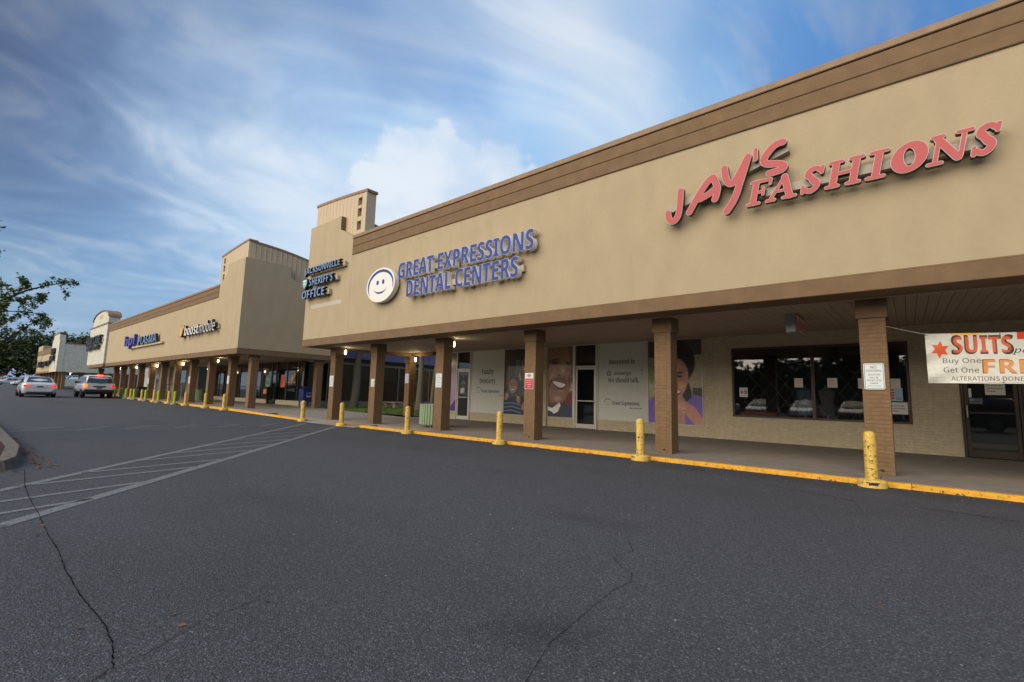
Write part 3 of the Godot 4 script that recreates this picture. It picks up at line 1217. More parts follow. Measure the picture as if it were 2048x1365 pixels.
# ---------------------------------------------------------------- the near row of shops
# one brick column: shaft of courses (single bricks where they can be seen), square cap
func make_column(parent: Node, x: float, y0: float, ycap: float, ytop: float, zf: float, bricks: bool) -> void:
	var w := CW
	var core := MB.new()
	core.box(Vector3(x + 0.006, y0 - 0.02, zf - w + 0.006), Vector3(x + w - 0.006, ycap, zf - 0.006))
	var col := part("column", core, mats.column_joint if bricks else mats.column_brick, parent)
	var nc := 38
	var h := (ycap - y0) / nc
	if bricks:
		for v in 3:
			if not brick_mesh.has(v):
				var b := MB.new()
				b.cbox(Vector3(0, 0, -0.10), Vector3(w - 0.105, h - 0.006 + 0.0008 * v, 0.0), 0.0035)
				brick_mesh[v] = b.commit()
		for k in nc:
			var y := y0 + k * h + 0.003
			for side in 4:
				var o := inst("brick", brick_mesh[(k * 3 + side) % 3], mats.column_brick, Vector3.ZERO, col)
				var jut := rng.randf_range(-0.0008, 0.0012)
				var s := 0.0 if (k % 2 == 0) else 0.105
				var at := Vector3.ZERO
				var turn := 0.0
				match side:
					0: at = Vector3(x + s, y, zf + jut)
					1:
						at = Vector3(x + w + jut, y, zf - s)
						turn = PI / 2
					2:
						at = Vector3(x + w - s, y, zf - w - jut)
						turn = PI
					3:
						at = Vector3(x - jut, y, zf - w + s)
						turn = -PI / 2
				o.position = at - (org[col] as Vector3)
				o.rotation.y = turn
	else:
		var b := MB.new()
		for k in nc:
			var y := y0 + k * h
			b.cbox(Vector3(x - 0.001, y + 0.004, zf - w - 0.001), Vector3(x + w + 0.001, y + h - 0.004, zf + 0.001), 0.004)
		var o := part("brick_courses", b, mats.column_brick, col)
		o.set_meta("kind", "stuff")
	var c := MB.new()
	c.cbox(Vector3(x - 0.032, ycap, zf - w - 0.032), Vector3(x + w + 0.032, ytop, zf + 0.032), 0.006)
	part("cap", c, mats.brown_stucco, col)
	# a chipped weep hole near the foot
	var hb := MB.new()
	var hc := Vector3(x + w * 0.55, y0 + 0.075, zf + 0.004)
	for k in 8:
		var a0 := TAU * k / 8
		var a1 := TAU * (k + 1) / 8
		hb.tri(hc, hc + Vector3(cos(a0) * 0.028, sin(a0) * 0.022, 0), hc + Vector3(cos(a1) * 0.028, sin(a1) * 0.022, 0))
	part("weep_hole", hb, mats.scuff, col)

var brick_mesh := {}

# upper wall with its brown fascia, two-board band and coping
func parapet(b: Node, x0: float, x1: float, band0: float, band1: float) -> void:
	bx("fascia_beam", Vector3(x0, 2.924, 0.21), Vector3(x1, 3.19, FZ + 0.02), mats.brown_stucco, b, 0.01)
	var led := MB.new()
	led.hexa([Vector3(x0, 3.19, FZ + 0.018), Vector3(x1, 3.19, FZ + 0.018), Vector3(x1, 3.19, 0.5), Vector3(x0, 3.19, 0.5), Vector3(x0, 3.215, FZ), Vector3(x1, 3.215, FZ), Vector3(x1, 3.215, 0.5), Vector3(x0, 3.215, 0.5)])
	part("fascia_ledge", led, mats.brown_stucco, b)
	bx("parapet_wall", Vector3(x0 + 0.02, 3.2, 0.42), Vector3(x1 - 0.02, 6.6, FZ), mats.stucco, b)
	bx("band_board", Vector3(band0, 6.15, 0.6), Vector3(band1, 6.438, FZ + 0.035), mats.brown_stucco, b, 0.012)
	bx("band_board", Vector3(band0, 6.452, 0.6), Vector3(band1, 6.73, FZ + 0.035), mats.brown_stucco, b, 0.012)
	bx("band_groove", Vector3(band0 + 0.02, 6.42, 0.6), Vector3(band1 - 0.02, 6.47, FZ + 0.016), mats.brown_stucco, b)
	bx("coping", Vector3(band0 - 0.01, 6.742, 0.36), Vector3(band1, 6.872, FZ + 0.06), mats.coping, b, 0.012)

# stucco shoulder with the metal-clad screen standing behind its front, as at both corners of the court.
# s = +1: the outer corner is on the left at xc; -1: on the right
func corner_tower(b: Node, xc: float, s: float, zback: float) -> void:
	var w := 3.33
	var X := func(d: float) -> float: return xc + s * d
	var lo := minf(xc, X.call(w))
	var hi := maxf(xc, X.call(w))
	var outl := PackedVector2Array([Vector2(X.call(0.0), 3.21), Vector2(X.call(w), 3.21), Vector2(X.call(w), 6.87), Vector2(X.call(2.36), 7.32), Vector2(X.call(2.36), 7.86), Vector2(X.call(0.0), 7.86)])
	if s < 0:
		outl.reverse()
	var m := MB.new()
	prism(m, outl, [], 0.42, FZ + 0.004, true)
	part("shoulder_wall", m, mats.stucco, b)
	# brown cheek where the shoulder steps down
	bx("cheek", Vector3(minf(X.call(2.36), X.call(2.363)) - 0.002, 7.33, 0.44), Vector3(maxf(X.call(2.36), X.call(2.363)) + 0.002, 7.855, FZ - 0.004), mats.brown_stucco, b)
	# the same wall along the court
	var sid := MB.new()
	var zz := [0.419, -1.5, -1.5, -2.3, zback]
	var yy := [7.86, 7.86, 7.28, 6.9, 6.9]
	for k in 4:
		if zz[k] != zz[k + 1]:
			var xa := minf(xc, X.call(0.3))
			var xb := maxf(xc, X.call(0.3))
			sid.hexa([Vector3(xa, 3.21, zz[k] - 0.001), Vector3(xb, 3.21, zz[k] - 0.001), Vector3(xb, 3.21, zz[k + 1]), Vector3(xa, 3.21, zz[k + 1]), Vector3(xa, yy[k], zz[k] - 0.001), Vector3(xb, yy[k], zz[k] - 0.001), Vector3(xb, yy[k + 1], zz[k + 1]), Vector3(xa, yy[k + 1], zz[k + 1])])
	part("side_wall", sid, mats.stucco, b)
	# screen: boards of ribbed metal, three openings at the inner end, bent coping on top
	var z1 := 0.60
	var z0 := 0.22
	var topy := func(d: float) -> float: return 8.86 - 0.26 * pow(d / 3.65, 1.4)
	var off := 0.0 if s > 0 else 0.32
	var n := 14
	var bw := 3.65 / n
	for k in n:
		var d0 := off + k * bw
		var d1 := d0 + bw
		var xa: float = minf(X.call(d0), X.call(d1)) + 0.006
		var xb: float = maxf(X.call(d0), X.call(d1)) - 0.006
		var yt: float = topy.call(d1 - off) - 0.02
		var segs := [[6.5, yt]]
		if k == n - 2:
			segs = [[6.5, 7.18], [7.52, 7.70], [8.02, 8.14], [8.44, yt]]
		for sg in segs:
			bx("clad_panel", Vector3(xa, sg[0], z0), Vector3(xb, sg[1], z1), mats.clad, b, 0.008)
	bx("screen_post", Vector3(minf(X.call(off + 3.645), X.call(off + 3.7)), 6.5, z0 - 0.02), Vector3(maxf(X.call(off + 3.645), X.call(off + 3.7)), topy.call(3.65), z1 + 0.01), mats.clad, b, 0.01)
	for y in [7.18, 7.70, 8.14]:
		pass
	var cp := MB.new()
	for k in n:
		var d0 := -0.05 + (3.8 * k) / n
		var d1 := -0.05 + (3.8 * (k + 1)) / n
		var y0: float = topy.call(maxf(0, d0))
		var y1: float = topy.call(maxf(0, d1))
		var xa: float = X.call(off + d0)
		var xb: float = X.call(off + d1)
		if s < 0:
			var t := xa
			xa = xb
			xb = t
			t = y0
			y0 = y1
			y1 = t
		cp.hexa([Vector3(xa, y0 - 0.03, z1 + 0.025), Vector3(xb, y1 - 0.03, z1 + 0.025), Vector3(xb, y1 - 0.03, z0 - 0.05), Vector3(xa, y0 - 0.03, z0 - 0.05), Vector3(xa, y0 + 0.07, z1 + 0.025), Vector3(xb, y1 + 0.07, z1 + 0.025), Vector3(xb, y1 + 0.07, z0 - 0.05), Vector3(xa, y0 + 0.07, z0 - 0.05)])
	part("screen_coping", cp, mats.coping, b)
	# screen along the court
	var xs: float = X.call(0.32)
	var m2 := 12
	for k in m2:
		var za := z1 - 0.06 - k * 0.27
		var zb := za - 0.258
		var yt := 8.80 - 0.0085 * k * k * 0.27
		bx("clad_panel", Vector3(minf(xs, xs + s * 0.3), 6.6, zb), Vector3(maxf(xs, xs + s * 0.3), yt, za), mats.clad, b, 0.008)
		bx("rib", Vector3(minf(xs, xs - s * 0.03), 6.6, zb - 0.014), Vector3(maxf(xs, xs - s * 0.03), yt, zb + 0.008), mats.clad, b)
	var c2 := MB.new()
	for k in 6:
		var za := z1 - 0.30 - k * 0.5
		var zb := za - 0.5
		var ya := 8.80 - 0.0085 * pow((z1 - za) / 0.27, 2) * 0.27 + 0.03
		var yb := 8.80 - 0.0085 * pow((z1 - zb) / 0.27, 2) * 0.27 + 0.03
		var xa := minf(xs - s * 0.03, xs + s * 0.33)
		var xb := maxf(xs - s * 0.03, xs + s * 0.33)
		c2.hexa([Vector3(xa, ya - 0.06, za), Vector3(xb, ya - 0.06, za), Vector3(xb, yb - 0.06, zb), Vector3(xa, yb - 0.06, zb), Vector3(xa, ya + 0.055, za), Vector3(xb, ya + 0.055, za), Vector3(xb, yb + 0.055, zb), Vector3(xa, yb + 0.055, zb)])
	part("screen_coping", c2, mats.coping, b)

func soffit_boards(b: Node, x0: float, x1: float, pitch: float, zf: float, yf: float, zb: float, yb: float) -> void:
	var back := MB.new()
	back.hexa([Vector3(x0, yf + 0.02, zf), Vector3(x1, yf + 0.02, zf), Vector3(x1, yb + 0.02, zb), Vector3(x0, yb + 0.02, zb), Vector3(x0, yf + 0.12, zf), Vector3(x1, yf + 0.12, zf), Vector3(x1, yb + 0.12, zb), Vector3(x0, yb + 0.12, zb)])
	var sof := part("soffit", back, mats.soffit_gap, b)
	var board := MB.new()
	var L := pitch - 0.007
	board.hexa([Vector3(0, 0, 0), Vector3(L, 0, 0), Vector3(L, yb - yf, zb - zf), Vector3(0, yb - yf, zb - zf), Vector3(0, 0.018, 0), Vector3(L, 0.018, 0), Vector3(L, yb - yf + 0.018, zb - zf), Vector3(0, yb - yf + 0.018, zb - zf)])
	var mesh := board.commit()
	var n := int((x1 - x0) / pitch)
	for k in n:
		inst("soffit_board", mesh, mats.soffit, Vector3(x0 + k * pitch, yf - 0.002 + rng.randf_range(-0.0015, 0.0015), zf), sof)

# aluminium door: frame, stiles, pane, push bar, transom pane
func shop_door(b: Node, called: String, x0: float, x1: float, y0: float, yh: float, ytop: float, z: float, frame: Material, knob_left: bool) -> Node:
	var fr := MB.new()
	for q in [[x0, x0 + 0.05, y0, ytop], [x1 - 0.05, x1, y0, ytop], [x0 + 0.05, x1 - 0.05, yh, yh + 0.06], [x0 + 0.05, x1 - 0.05, ytop - 0.04, ytop]]:
		fr.cbox(Vector3(q[0], q[2], z - 0.06), Vector3(q[1], q[3], z + 0.05), 0.004)
	var d := part(called, fr, frame, b)
	var leaf := MB.new()
	for q in [[x0 + 0.055, x0 + 0.125, y0 + 0.01, yh - 0.01], [x1 - 0.125, x1 - 0.055, y0 + 0.01, yh - 0.01], [x0 + 0.125, x1 - 0.125, y0 + 0.01, y0 + 0.17], [x0 + 0.125, x1 - 0.125, yh - 0.08, yh - 0.01]]:
		leaf.cbox(Vector3(q[0], q[2], z - 0.03), Vector3(q[1], q[3], z + 0.02), 0.004)
	part("door_leaf", leaf, frame, d)
	bx("push_bar", Vector3(x0 + 0.125, y0 + 0.98, z + 0.022), Vector3(x1 - 0.125, y0 + 1.02, z + 0.05), frame, d, 0.006)
	var hx := x0 + 0.09 if knob_left else x1 - 0.09
	var hb := MB.new()
	hb.tube([Vector3(hx, y0 + 0.9, z + 0.02), Vector3(hx, y0 + 0.9, z + 0.07), Vector3(hx, y0 + 1.15, z + 0.07), Vector3(hx, y0 + 1.15, z + 0.02)], [0.012, 0.012, 0.012, 0.012], 6)
	part("handle", hb, mats.aluminium, d)
	bx("pane", Vector3(x0 + 0.12, y0 + 0.16, z - 0.006), Vector3(x1 - 0.12, yh - 0.07, z), mats.pane, d)
	bx("transom_pane", Vector3(x0 + 0.045, yh + 0.055, z - 0.006), Vector3(x1 - 0.045, ytop - 0.035, z), mats.pane, d)
	return d

func printed(called: String, parent: Node, x0: float, x1: float, y0: float, y1: float, z: float, t: Texture2D, rough := 0.4, coat := 0.0, thick := 0.004) -> MeshInstance3D:
	var m := StandardMaterial3D.new()
	m.resource_name = called
	m.albedo_texture = t
	m.roughness = rough
	if coat > 0:
		m.clearcoat_enabled = true
		m.clearcoat = coat
		m.clearcoat_roughness = 0.03
	var b := MB.new()
	b.quad(Vector3(x0, y0, z), Vector3(x1, y0, z), Vector3(x1, y1, z), Vector3(x0, y1, z))
	var o := part(called, b, m, parent)
	return o

func near_building() -> void:
	var b := thing("shop_row", "nearest row of shops with tan stucco parapet, brown band and brick columns", "building", Vector3(-8, 0, -5))
	var x1 := 13.0
	parapet(b, -18.63, x1, -15.29, x1)
	corner_tower(b, -18.63, 1.0, -4.55)
	# beams of the canopy on the court side
	bx("court_beam", Vector3(-18.63, 2.924, -4.56), Vector3(-18.18, 3.2, 0.2), mats.brown_stucco, b, 0.01)
	bx("court_beam", Vector3(-18.17, 2.95, -4.56), Vector3(-16.62, 3.2, -4.3), mats.brown_stucco, b, 0.01)
	soffit_boards(b, -18.17, x1, 0.148, 0.205, 2.93, -5.24, 3.15)
	bx("soffit_trim", Vector3(-18.17, 2.918, 0.155), Vector3(x1, 2.932, 0.206), mats.soffit, b)
	# masses behind: roof, end wall, back
	bx("roof", Vector3(-18.3, 6.1, -24), Vector3(x1, 6.3, 0.41), mats.roofing, b)
	bx("court_wall", Vector3(-16.62, 0.0, -24), Vector3(-16.36, 6.1, -5.32), mats.stucco, b)
	bx("upper_court_wall", Vector3(-18.3, 3.2, -4.9), Vector3(-16.62, 6.1, -4.57), mats.stucco, b)
	bx("back_wall", Vector3(-16.36, 0, -24.3), Vector3(x1, 6.1, -24.0), mats.stucco, b)
	bx("end_wall", Vector3(x1 - 0.3, 0, -24), Vector3(x1, 6.1, -5.3), mats.stucco, b)
	for k in 5:
		make_column(b, CX0 - k * CS, 0.07, 2.62, 2.93, 0.0, k < 3)
	make_column(b, -17.78, 0.07, 2.62, 2.93, 0.0, false)
	make_column(b, CX0 + CS, 0.07, 2.62, 2.93, 0.0, false)
	make_column(b, -18.56, 0.13, 2.62, 2.94, -4.28, false)
	# ---- shop wall
	var yT := 3.16
	var z := WZ
	dental_front(b, z, yT)
	clothing_front(b, z, yT)
	# inside: floor, back, ceiling and side walls, closed
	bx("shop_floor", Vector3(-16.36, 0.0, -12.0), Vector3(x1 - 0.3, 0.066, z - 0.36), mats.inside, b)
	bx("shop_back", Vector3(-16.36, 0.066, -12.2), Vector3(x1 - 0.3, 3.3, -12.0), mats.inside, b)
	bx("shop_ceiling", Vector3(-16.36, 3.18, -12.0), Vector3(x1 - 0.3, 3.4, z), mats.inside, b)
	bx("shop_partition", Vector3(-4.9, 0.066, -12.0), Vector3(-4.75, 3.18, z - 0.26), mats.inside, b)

func dental_front(b: Node, z: float, yT: float) -> void:
	# low brick wall under the glass, with its own bricks
	var segs := [[-16.62, -15.95], [-15.06, -11.02], [-10.8, -9.56], [-8.6, -4.57]]
	var back := MB.new()
	for s in segs:
		back.box(Vector3(s[0], 0.0, z - 0.25), Vector3(s[1], 0.40, z - 0.012))
	back.box(Vector3(-11.02, 0.0, z - 0.25), Vector3(-10.81, yT, z + 0.06))
	back.box(Vector3(-4.875, 0.40, z - 0.25), Vector3(-4.57, yT, z - 0.012))
	var base := part("brick_wall", back, mats.cream_joint, b)
	var rows := []
	for s in segs:
		rows.append([s[0], s[1], 0.06, 0.40, z])
	rows.append([-4.875, -4.57, 0.40, yT, z])
	rows.append([-11.02, -10.81, 0.06, yT, z + 0.075])
	var lay: Array = lay_bricks(rows, 0.068, 0.255)
	place_bricks(base, lay)
	# side of the pier
	var pr := MB.new()
	var y := 0.06
	while y < yT - 0.05:
		pr.cbox(Vector3(-10.82, y + 0.006, z - 0.05), Vector3(-10.803, y + 0.062, z + 0.07), 0.003)
		y += 0.068
	part("brick_returns", pr, mats.cream_brick, base).set_meta("kind", "stuff")
	# sills
	for s in [[-16.62, -15.95], [-15.06, -11.02], [-10.8, -9.56], [-8.6, -4.87]]:
		bx("sill", Vector3(s[0], 0.40, z - 0.1), Vector3(s[1], 0.435, z + 0.035), mats.aluminium, b, 0.005)
	# doors
	var d1 := shop_door(b, "dental_door", -15.95, -15.06, 0.07, 2.30, yT, z, mats.aluminium, true)
	printed("door_lettering", d1, -15.76, -15.28, 1.25, 2.05, z + 0.004, door_print(), 0.5)
	var d2 := shop_door(b, "side_door", -9.56, -8.60, 0.07, 2.30, yT, z, mats.aluminium, false)
	d2.set_meta("label", "aluminium glass door reflecting the parking lot")
	# behind the second door
	bx("lobby_wall", Vector3(-9.9, 0.07, z - 1.6), Vector3(-8.2, 3.15, z - 1.5), mats.inside, b)
	bx("lobby_wall", Vector3(-16.3, 0.07, z - 1.9), Vector3(-14.8, 3.15, z - 1.8), mats.inside_tan, b)
	# panels and mullions
	for x in [[-15.055, -15.0], [-13.085, -13.04], [-11.06, -11.02], [-10.8, -10.77], [-9.64, -9.565], [-8.595, -8.55], [-6.72, -6.655], [-4.9, -4.875], [-16.62, -16.58]]:
		bx("mullion", Vector3(x[0], 0.435, z - 0.06), Vector3(x[1], yT, z + 0.025), mats.aluminium, b, 0.004)
	for x in [[-16.58, -15.95], [-15.0, -11.06], [-10.77, -9.64], [-8.55, -4.9]]:
		bx("head_trim", Vector3(x[0], yT - 0.035, z - 0.06), Vector3(x[1], yT, z + 0.022), mats.aluminium, b)
	var pk := 0.12
	printed("vinyl_sign", b, -15.0, -13.085, 0.437, yT - 0.036, z, panel_print(0), 0.55)
	printed("vinyl_photo", b, -13.04, -11.06, 0.437, yT - 0.036, z, family_print(), 0.45, pk)
	printed("vinyl_photo", b, -10.77, -9.64, 0.437, yT - 0.036, z, smile_print(), 0.45, pk)
	printed("vinyl_sign", b, -8.55, -6.72, 0.437, yT - 0.036, z, panel_print(1), 0.55)
	printed("vinyl_photo", b, -6.655, -4.9, 0.437, yT - 0.036, z, woman_print(), 0.45, pk)
	var pp := Painter.new(64, 256, srgb(165, 140, 170))
	pp.blob(30, 40, 70, 60, srgb(60, 55, 55), 0.7)
	pp.blob(40, 120, 44, 90, srgb(190, 165, 185), 0.8)
	pp.fill([PackedVector2Array([Vector2(5, 256), Vector2(64, 200), Vector2(64, 256)])], srgb(75, 40, 130))
	printed("vinyl_photo", b, -16.58, -15.955, 0.437, yT - 0.036, z, pp.tex(), 0.3, pk)

# rows: [x0, x1, y0, y1, z]; returns [x, y, z, length, height]
func lay_bricks(rows: Array, course: float, length: float) -> Array:
	var out := []
	for r in rows:
		var y: float = r[2]
		var k := 0
		while y + course * 0.6 < r[3]:
			var h := minf(course, r[3] - y)
			var x: float = r[0] - (length * 0.5 if k % 2 else 0.0)
			while x < r[1] - 0.01:
				var a := maxf(x, r[0])
				var e := minf(x + length, r[1])
				if e - a > 0.03:
					out.append([a, y, r[4], e - a, h])
				x += length
			y += course
			k += 1
	return out

func place_bricks(parent: Node, lay: Array, most := 300) -> void:
	# the largest in the picture come first: nearest to the camera
	lay.sort_custom(func(a, b): return absf(a[0] - 0.5) < absf(b[0] - 0.5))
	var rest := MB.new()
	var meshes := {}
	for i in lay.size():
		var q: Array = lay[i]
		var jut := rng.randf_range(-0.003, 0.003)
		if i < most:
			var key := Vector2i(roundi(q[3] * 100), roundi(q[4] * 1000))
			if not meshes.has(key):
				var b := MB.new()
				b.cbox(Vector3(0, 0, -0.03), Vector3(q[3] - 0.009, q[4] - 0.009, 0.0), 0.004)
				meshes[key] = b.commit()
			inst("brick", meshes[key], mats.cream_brick if rng.randf() < 0.6 else mats.cream_brick_b, Vector3(q[0] + 0.004, q[1] + 0.004, q[2] + jut), parent)
		else:
			rest.cbox(Vector3(q[0] + 0.004, q[1] + 0.004, q[2] - 0.03 + jut), Vector3(q[0] + q[3] - 0.005, q[1] + q[4] - 0.005, q[2] + jut), 0.004)
	if rest.v.size():
		part("bricks_beyond", rest, mats.cream_brick, parent).set_meta("kind", "stuff")

func clothing_front(b: Node, z: float, yT: float) -> void:
	var wl := -4.03
	var wr := 0.02
	var wb := 0.75
	var wt := 2.765
	var dl := 0.89
	var dr := 2.75
	var back := MB.new()
	for q in [[-4.57, wl, 0.0, yT], [wl, wr, 0.0, wb], [wl, wr, wt, yT], [wr, dl, 0.0, yT], [dr, 13.0, 0.0, yT], [dl, dr, 2.3, yT]]:
		back.box(Vector3(q[0], q[2], z - 0.25), Vector3(q[1], q[3], z - 0.005))
	var wall := part("painted_brick_wall", back, mats.cream_joint, b)
	var rows := [[-4.565, wl, 0.06, yT, z + 0.006], [wl, wr, 0.06, wb, z + 0.006], [wl, wr, wt, yT, z + 0.006], [wr, dl, 0.06, yT, z + 0.006], [dr, 6.0, 0.06, yT, z + 0.006], [dl, dr, 2.3, yT, z + 0.006]]
	place_bricks(wall, lay_bricks(rows, 0.069, 0.255))
	# the wide shop window
	var fr := MB.new()
	for q in [[wl, wl + 0.055, wb, wt], [wr - 0.055, wr, wb, wt], [wl + 0.055, wr - 0.055, wb, wb + 0.05], [wl + 0.055, wr - 0.055, wt - 0.055, wt]]:
		fr.cbox(Vector3(q[0], q[2], z - 0.08), Vector3(q[1], q[3], z + 0.04), 0.005)
	var w := part("shop_window", fr, mats.brown_frame, b)
	bx("mullion", Vector3(-2.02, wb + 0.05, z - 0.06), Vector3(-1.94, wt - 0.055, z + 0.03), mats.brown_frame, w, 0.004)
	for q in [[wl + 0.05, -2.015], [-1.945, wr - 0.05]]:
		bx("pane", Vector3(q[0], wb + 0.045, z - 0.03), Vector3(q[1], wt - 0.05, z - 0.022), mats.pane, w)
	# door of the clothes shop, dark bronze
	var d := shop_door(b, "clothes_shop_door", dl, 1.86, 0.075, 2.3, 2.86, z, mats.bronze, true)
	bx("pull_plate", Vector3(0.965, 1.02, z + 0.022), Vector3(1.005, 1.25, z + 0.034), mats.gate_bar, d, 0.004)
	var d2 := shop_door(b, "clothes_shop_door", 1.865, dr, 0.075, 2.3, 2.86, z, mats.bronze, false)
	var st := Painter.new(128, 64, srgb(60, 62, 64))
	st.rect(6, 6, 50, 30, srgb(120, 130, 150))
	st.rect(56, 6, 86, 30, srgb(60, 80, 130))
	st.rect(90, 6, 122, 30, srgb(70, 90, 120))
	st.rect(6, 40, 122, 60, srgb(20, 20, 20))
	st.rect(9, 43, 119, 57, srgb(150, 150, 150))
	st.rect(14, 46, 112, 54, srgb(25, 25, 25))
	printed("card_stickers", d, 1.03, 1.25, 1.27, 1.40, z + 0.003, st.tex())
	printed("paper_notice", d, 1.30, 1.62, 1.48, 1.78, z + 0.003, paper_print(3))
	bx("sticker_strip", Vector3(1.03, 1.42, z + 0.002), Vector3(1.075, 1.62, z + 0.004), mats.white_sheet, d)
	# what stands behind the window: notices on the glass, folding gate, stock
	for q in [[-3.84, -3.62, 1.33, 1.60, 0], [-2.42, -2.22, 1.62, 1.87, 1], [-1.66, -1.44, 1.62, 1.87, 1], [-1.0, -0.88, 1.6, 1.86, 1], [-0.42, -0.16, 1.62, 1.85, 1], [-0.41, -0.13, 1.30, 1.62, 2], [-0.42, -0.05, 0.98, 1.27, 3]]:
		printed("paper_notice", w, q[0], q[1], q[2], q[3], z - 0.018, paper_print(q[4]))

func paper_print(k: int) -> Texture2D:
	if papers.has(k):
		return papers[k]
	var p := Painter.new(96, 96, srgb(205, 202, 192))
	match k:
		0:
			p.rect(14, 32, 40, 62, srgb(40, 40, 40))
			p.rect(52, 30, 84, 66, srgb(60, 60, 60))
			p.rect(56, 40, 70, 58, srgb(190, 190, 185))
			p.rect(18, 38, 30, 50, srgb(170, 170, 165))
			for y in [12, 18, 76, 82]:
				p.rect(16, y, 80, y + 2, srgb(120, 120, 118))
		1:
			for y in range(16, 84, 9):
				p.rect(14, y, 50 + (y * 37) % 34, y + 2, srgb(140, 140, 136))
		2:
			p = Painter.new(96, 96, srgb(150, 175, 195))
			p.rect(0, 0, 96, 96, srgb(190, 195, 195), 0.4)
			for y in [8, 28, 48, 68]:
				p.rect(6, y, 42, y + 13, srgb(170, 60, 40))
			p.rect(46, 8, 90, 60, srgb(140, 180, 210))
			for y in [66, 74, 82]:
				p.rect(50, y, 88, y + 3, srgb(60, 70, 90))
		3:
			for t in [["NO FOOD OR", 34], ["DRINK INSIDE", 54], ["PLEASE!", 74]]:
				print_line(p, t[0], 10, t[1], 9, srgb(70, 70, 68), true, false, true, 0.9)
	papers[k] = p.tex()
	return papers[k]

var papers := {}

func smiley_print(p: Painter, cx: float, cy: float, r: float, c: Color) -> void:
	var ring := PackedVector2Array()
	for k in 25:
		var a := lerpf(PI * 0.82, TAU + PI * 0.10, k / 24.0)
		ring.append(Vector2(cx + cos(a) * r, cy + sin(a) * r))
	for k in 25:
		var a := lerpf(TAU + PI * 0.10, PI * 0.82, k / 24.0)
		var q := r * (0.99 - 0.13 * sin(PI * k / 24.0))
		ring.append(Vector2(cx + cos(a) * q, cy + sin(a) * q + r * 0.02))
	p.fill([ring], c)
	p.blob(cx - r * 0.22, cy - r * 0.12, r * 0.09, r * 0.14, c, 0.3)
	p.blob(cx + r * 0.22, cy - r * 0.12, r * 0.09, r * 0.14, c, 0.3)
	var m := PackedVector2Array()
	for k in 17:
		var a := lerpf(PI * 0.88, PI * 0.12, k / 16.0)
		m.append(Vector2(cx + cos(a) * r * 0.52, cy + r * 0.12 + sin(a) * r * 0.42))
	for k in 17:
		var a := lerpf(PI * 0.12, PI * 0.88, k / 16.0)
		m.append(Vector2(cx + cos(a) * r * 0.52, cy + r * 0.12 + sin(a) * r * 0.30))
	p.fill([m], c)

func panel_print(which: int) -> Texture2D:
	var W := 384
	var H := 540
	var p := Painter.new(W, H, srgb(196, 199, 190))
	p.noise(0.025, 40 + which)
	var ink := srgb(42, 46, 58)
	var blue := srgb(48, 56, 112)
	if which == 0:
		print_line(p, "Family", 195, 205, 44, ink, true, true, false, 0.66)
		print_line(p, "Dentistry", 195, 286, 44, ink, true, true, false, 0.66)
		smiley_print(p, 92, 352, 33, srgb(70, 76, 96))
		print_line(p, "Great Expressions", 130, 366, 25, blue, true, false, true, 0.70)
		print_line(p, "DENTAL & ORTHODONTIC CENTERS", 385, 392, 6.5, ink, true, false, false, 0.62)
	else:
		print_line(p, "Interested in", 192, 146, 32, ink, true, true, false, 0.72)
		for k in 10:
			var a := TAU * k / 10 + 0.3
			var c := Vector2(88, 212)
			var d := Vector2(cos(a), sin(a))
			var n := Vector2(-d.y, d.x)
			p.fill([PackedVector2Array([c + d * 7 - n * 1.5, c + d * 16 - n * 3.5, c + d * 25, c + d * 16 + n * 3.5, c + d * 7 + n * 1.5])], srgb(60, 78, 130))
		print_line(p, "invisalign", 130, 224, 25, srgb(58, 66, 98), true, false, true, 0.86)
		print_line(p, "?", 345, 218, 34, ink, false, true, false, 0.9)
		print_line(p, "We should talk.", 205, 276, 32, ink, true, true, false, 0.72)
		smiley_print(p, 80, 420, 31, srgb(70, 76, 96))
		print_line(p, "Great Expressions", 118, 433, 25, blue, true, false, true, 0.70)
		print_line(p, "DENTAL & ORTHODONTIC CENTERS", 300, 456, 6.5, ink, true, false, false, 0.62)
	# joints between the vinyl sheets
	p.rect(0, H * 0.455, W, H * 0.455 + 2, srgb(140, 145, 138), 0.6)
	if which == 0:
		p.rect(0, H * 0.555, W, H * 0.555 + 2, srgb(140, 145, 138), 0.6)
	return p.tex()

func door_print() -> Texture2D:
	var p := Painter.new(96, 160, srgb(44, 38, 33))
	var ink := srgb(205, 202, 195)
	smiley_print(p, 50, 24, 18, ink)
	print_line(p, "Great", 50, 56, 11, ink, true, false, false, 0.8)
	print_line(p, "Expressions", 50, 72, 11, ink, true, false, false, 0.66)
	p.rect(8, 77, 90, 79, ink, 0.7)
	for y in [86, 92, 98, 104]:
		p.rect(30, y, 70, y + 2, ink, 0.6)
	p.rect(14, 112, 66, 160, srgb(200, 198, 192))
	p.rect(44, 148, 58, 154, srgb(50, 50, 50))
	return p.tex()

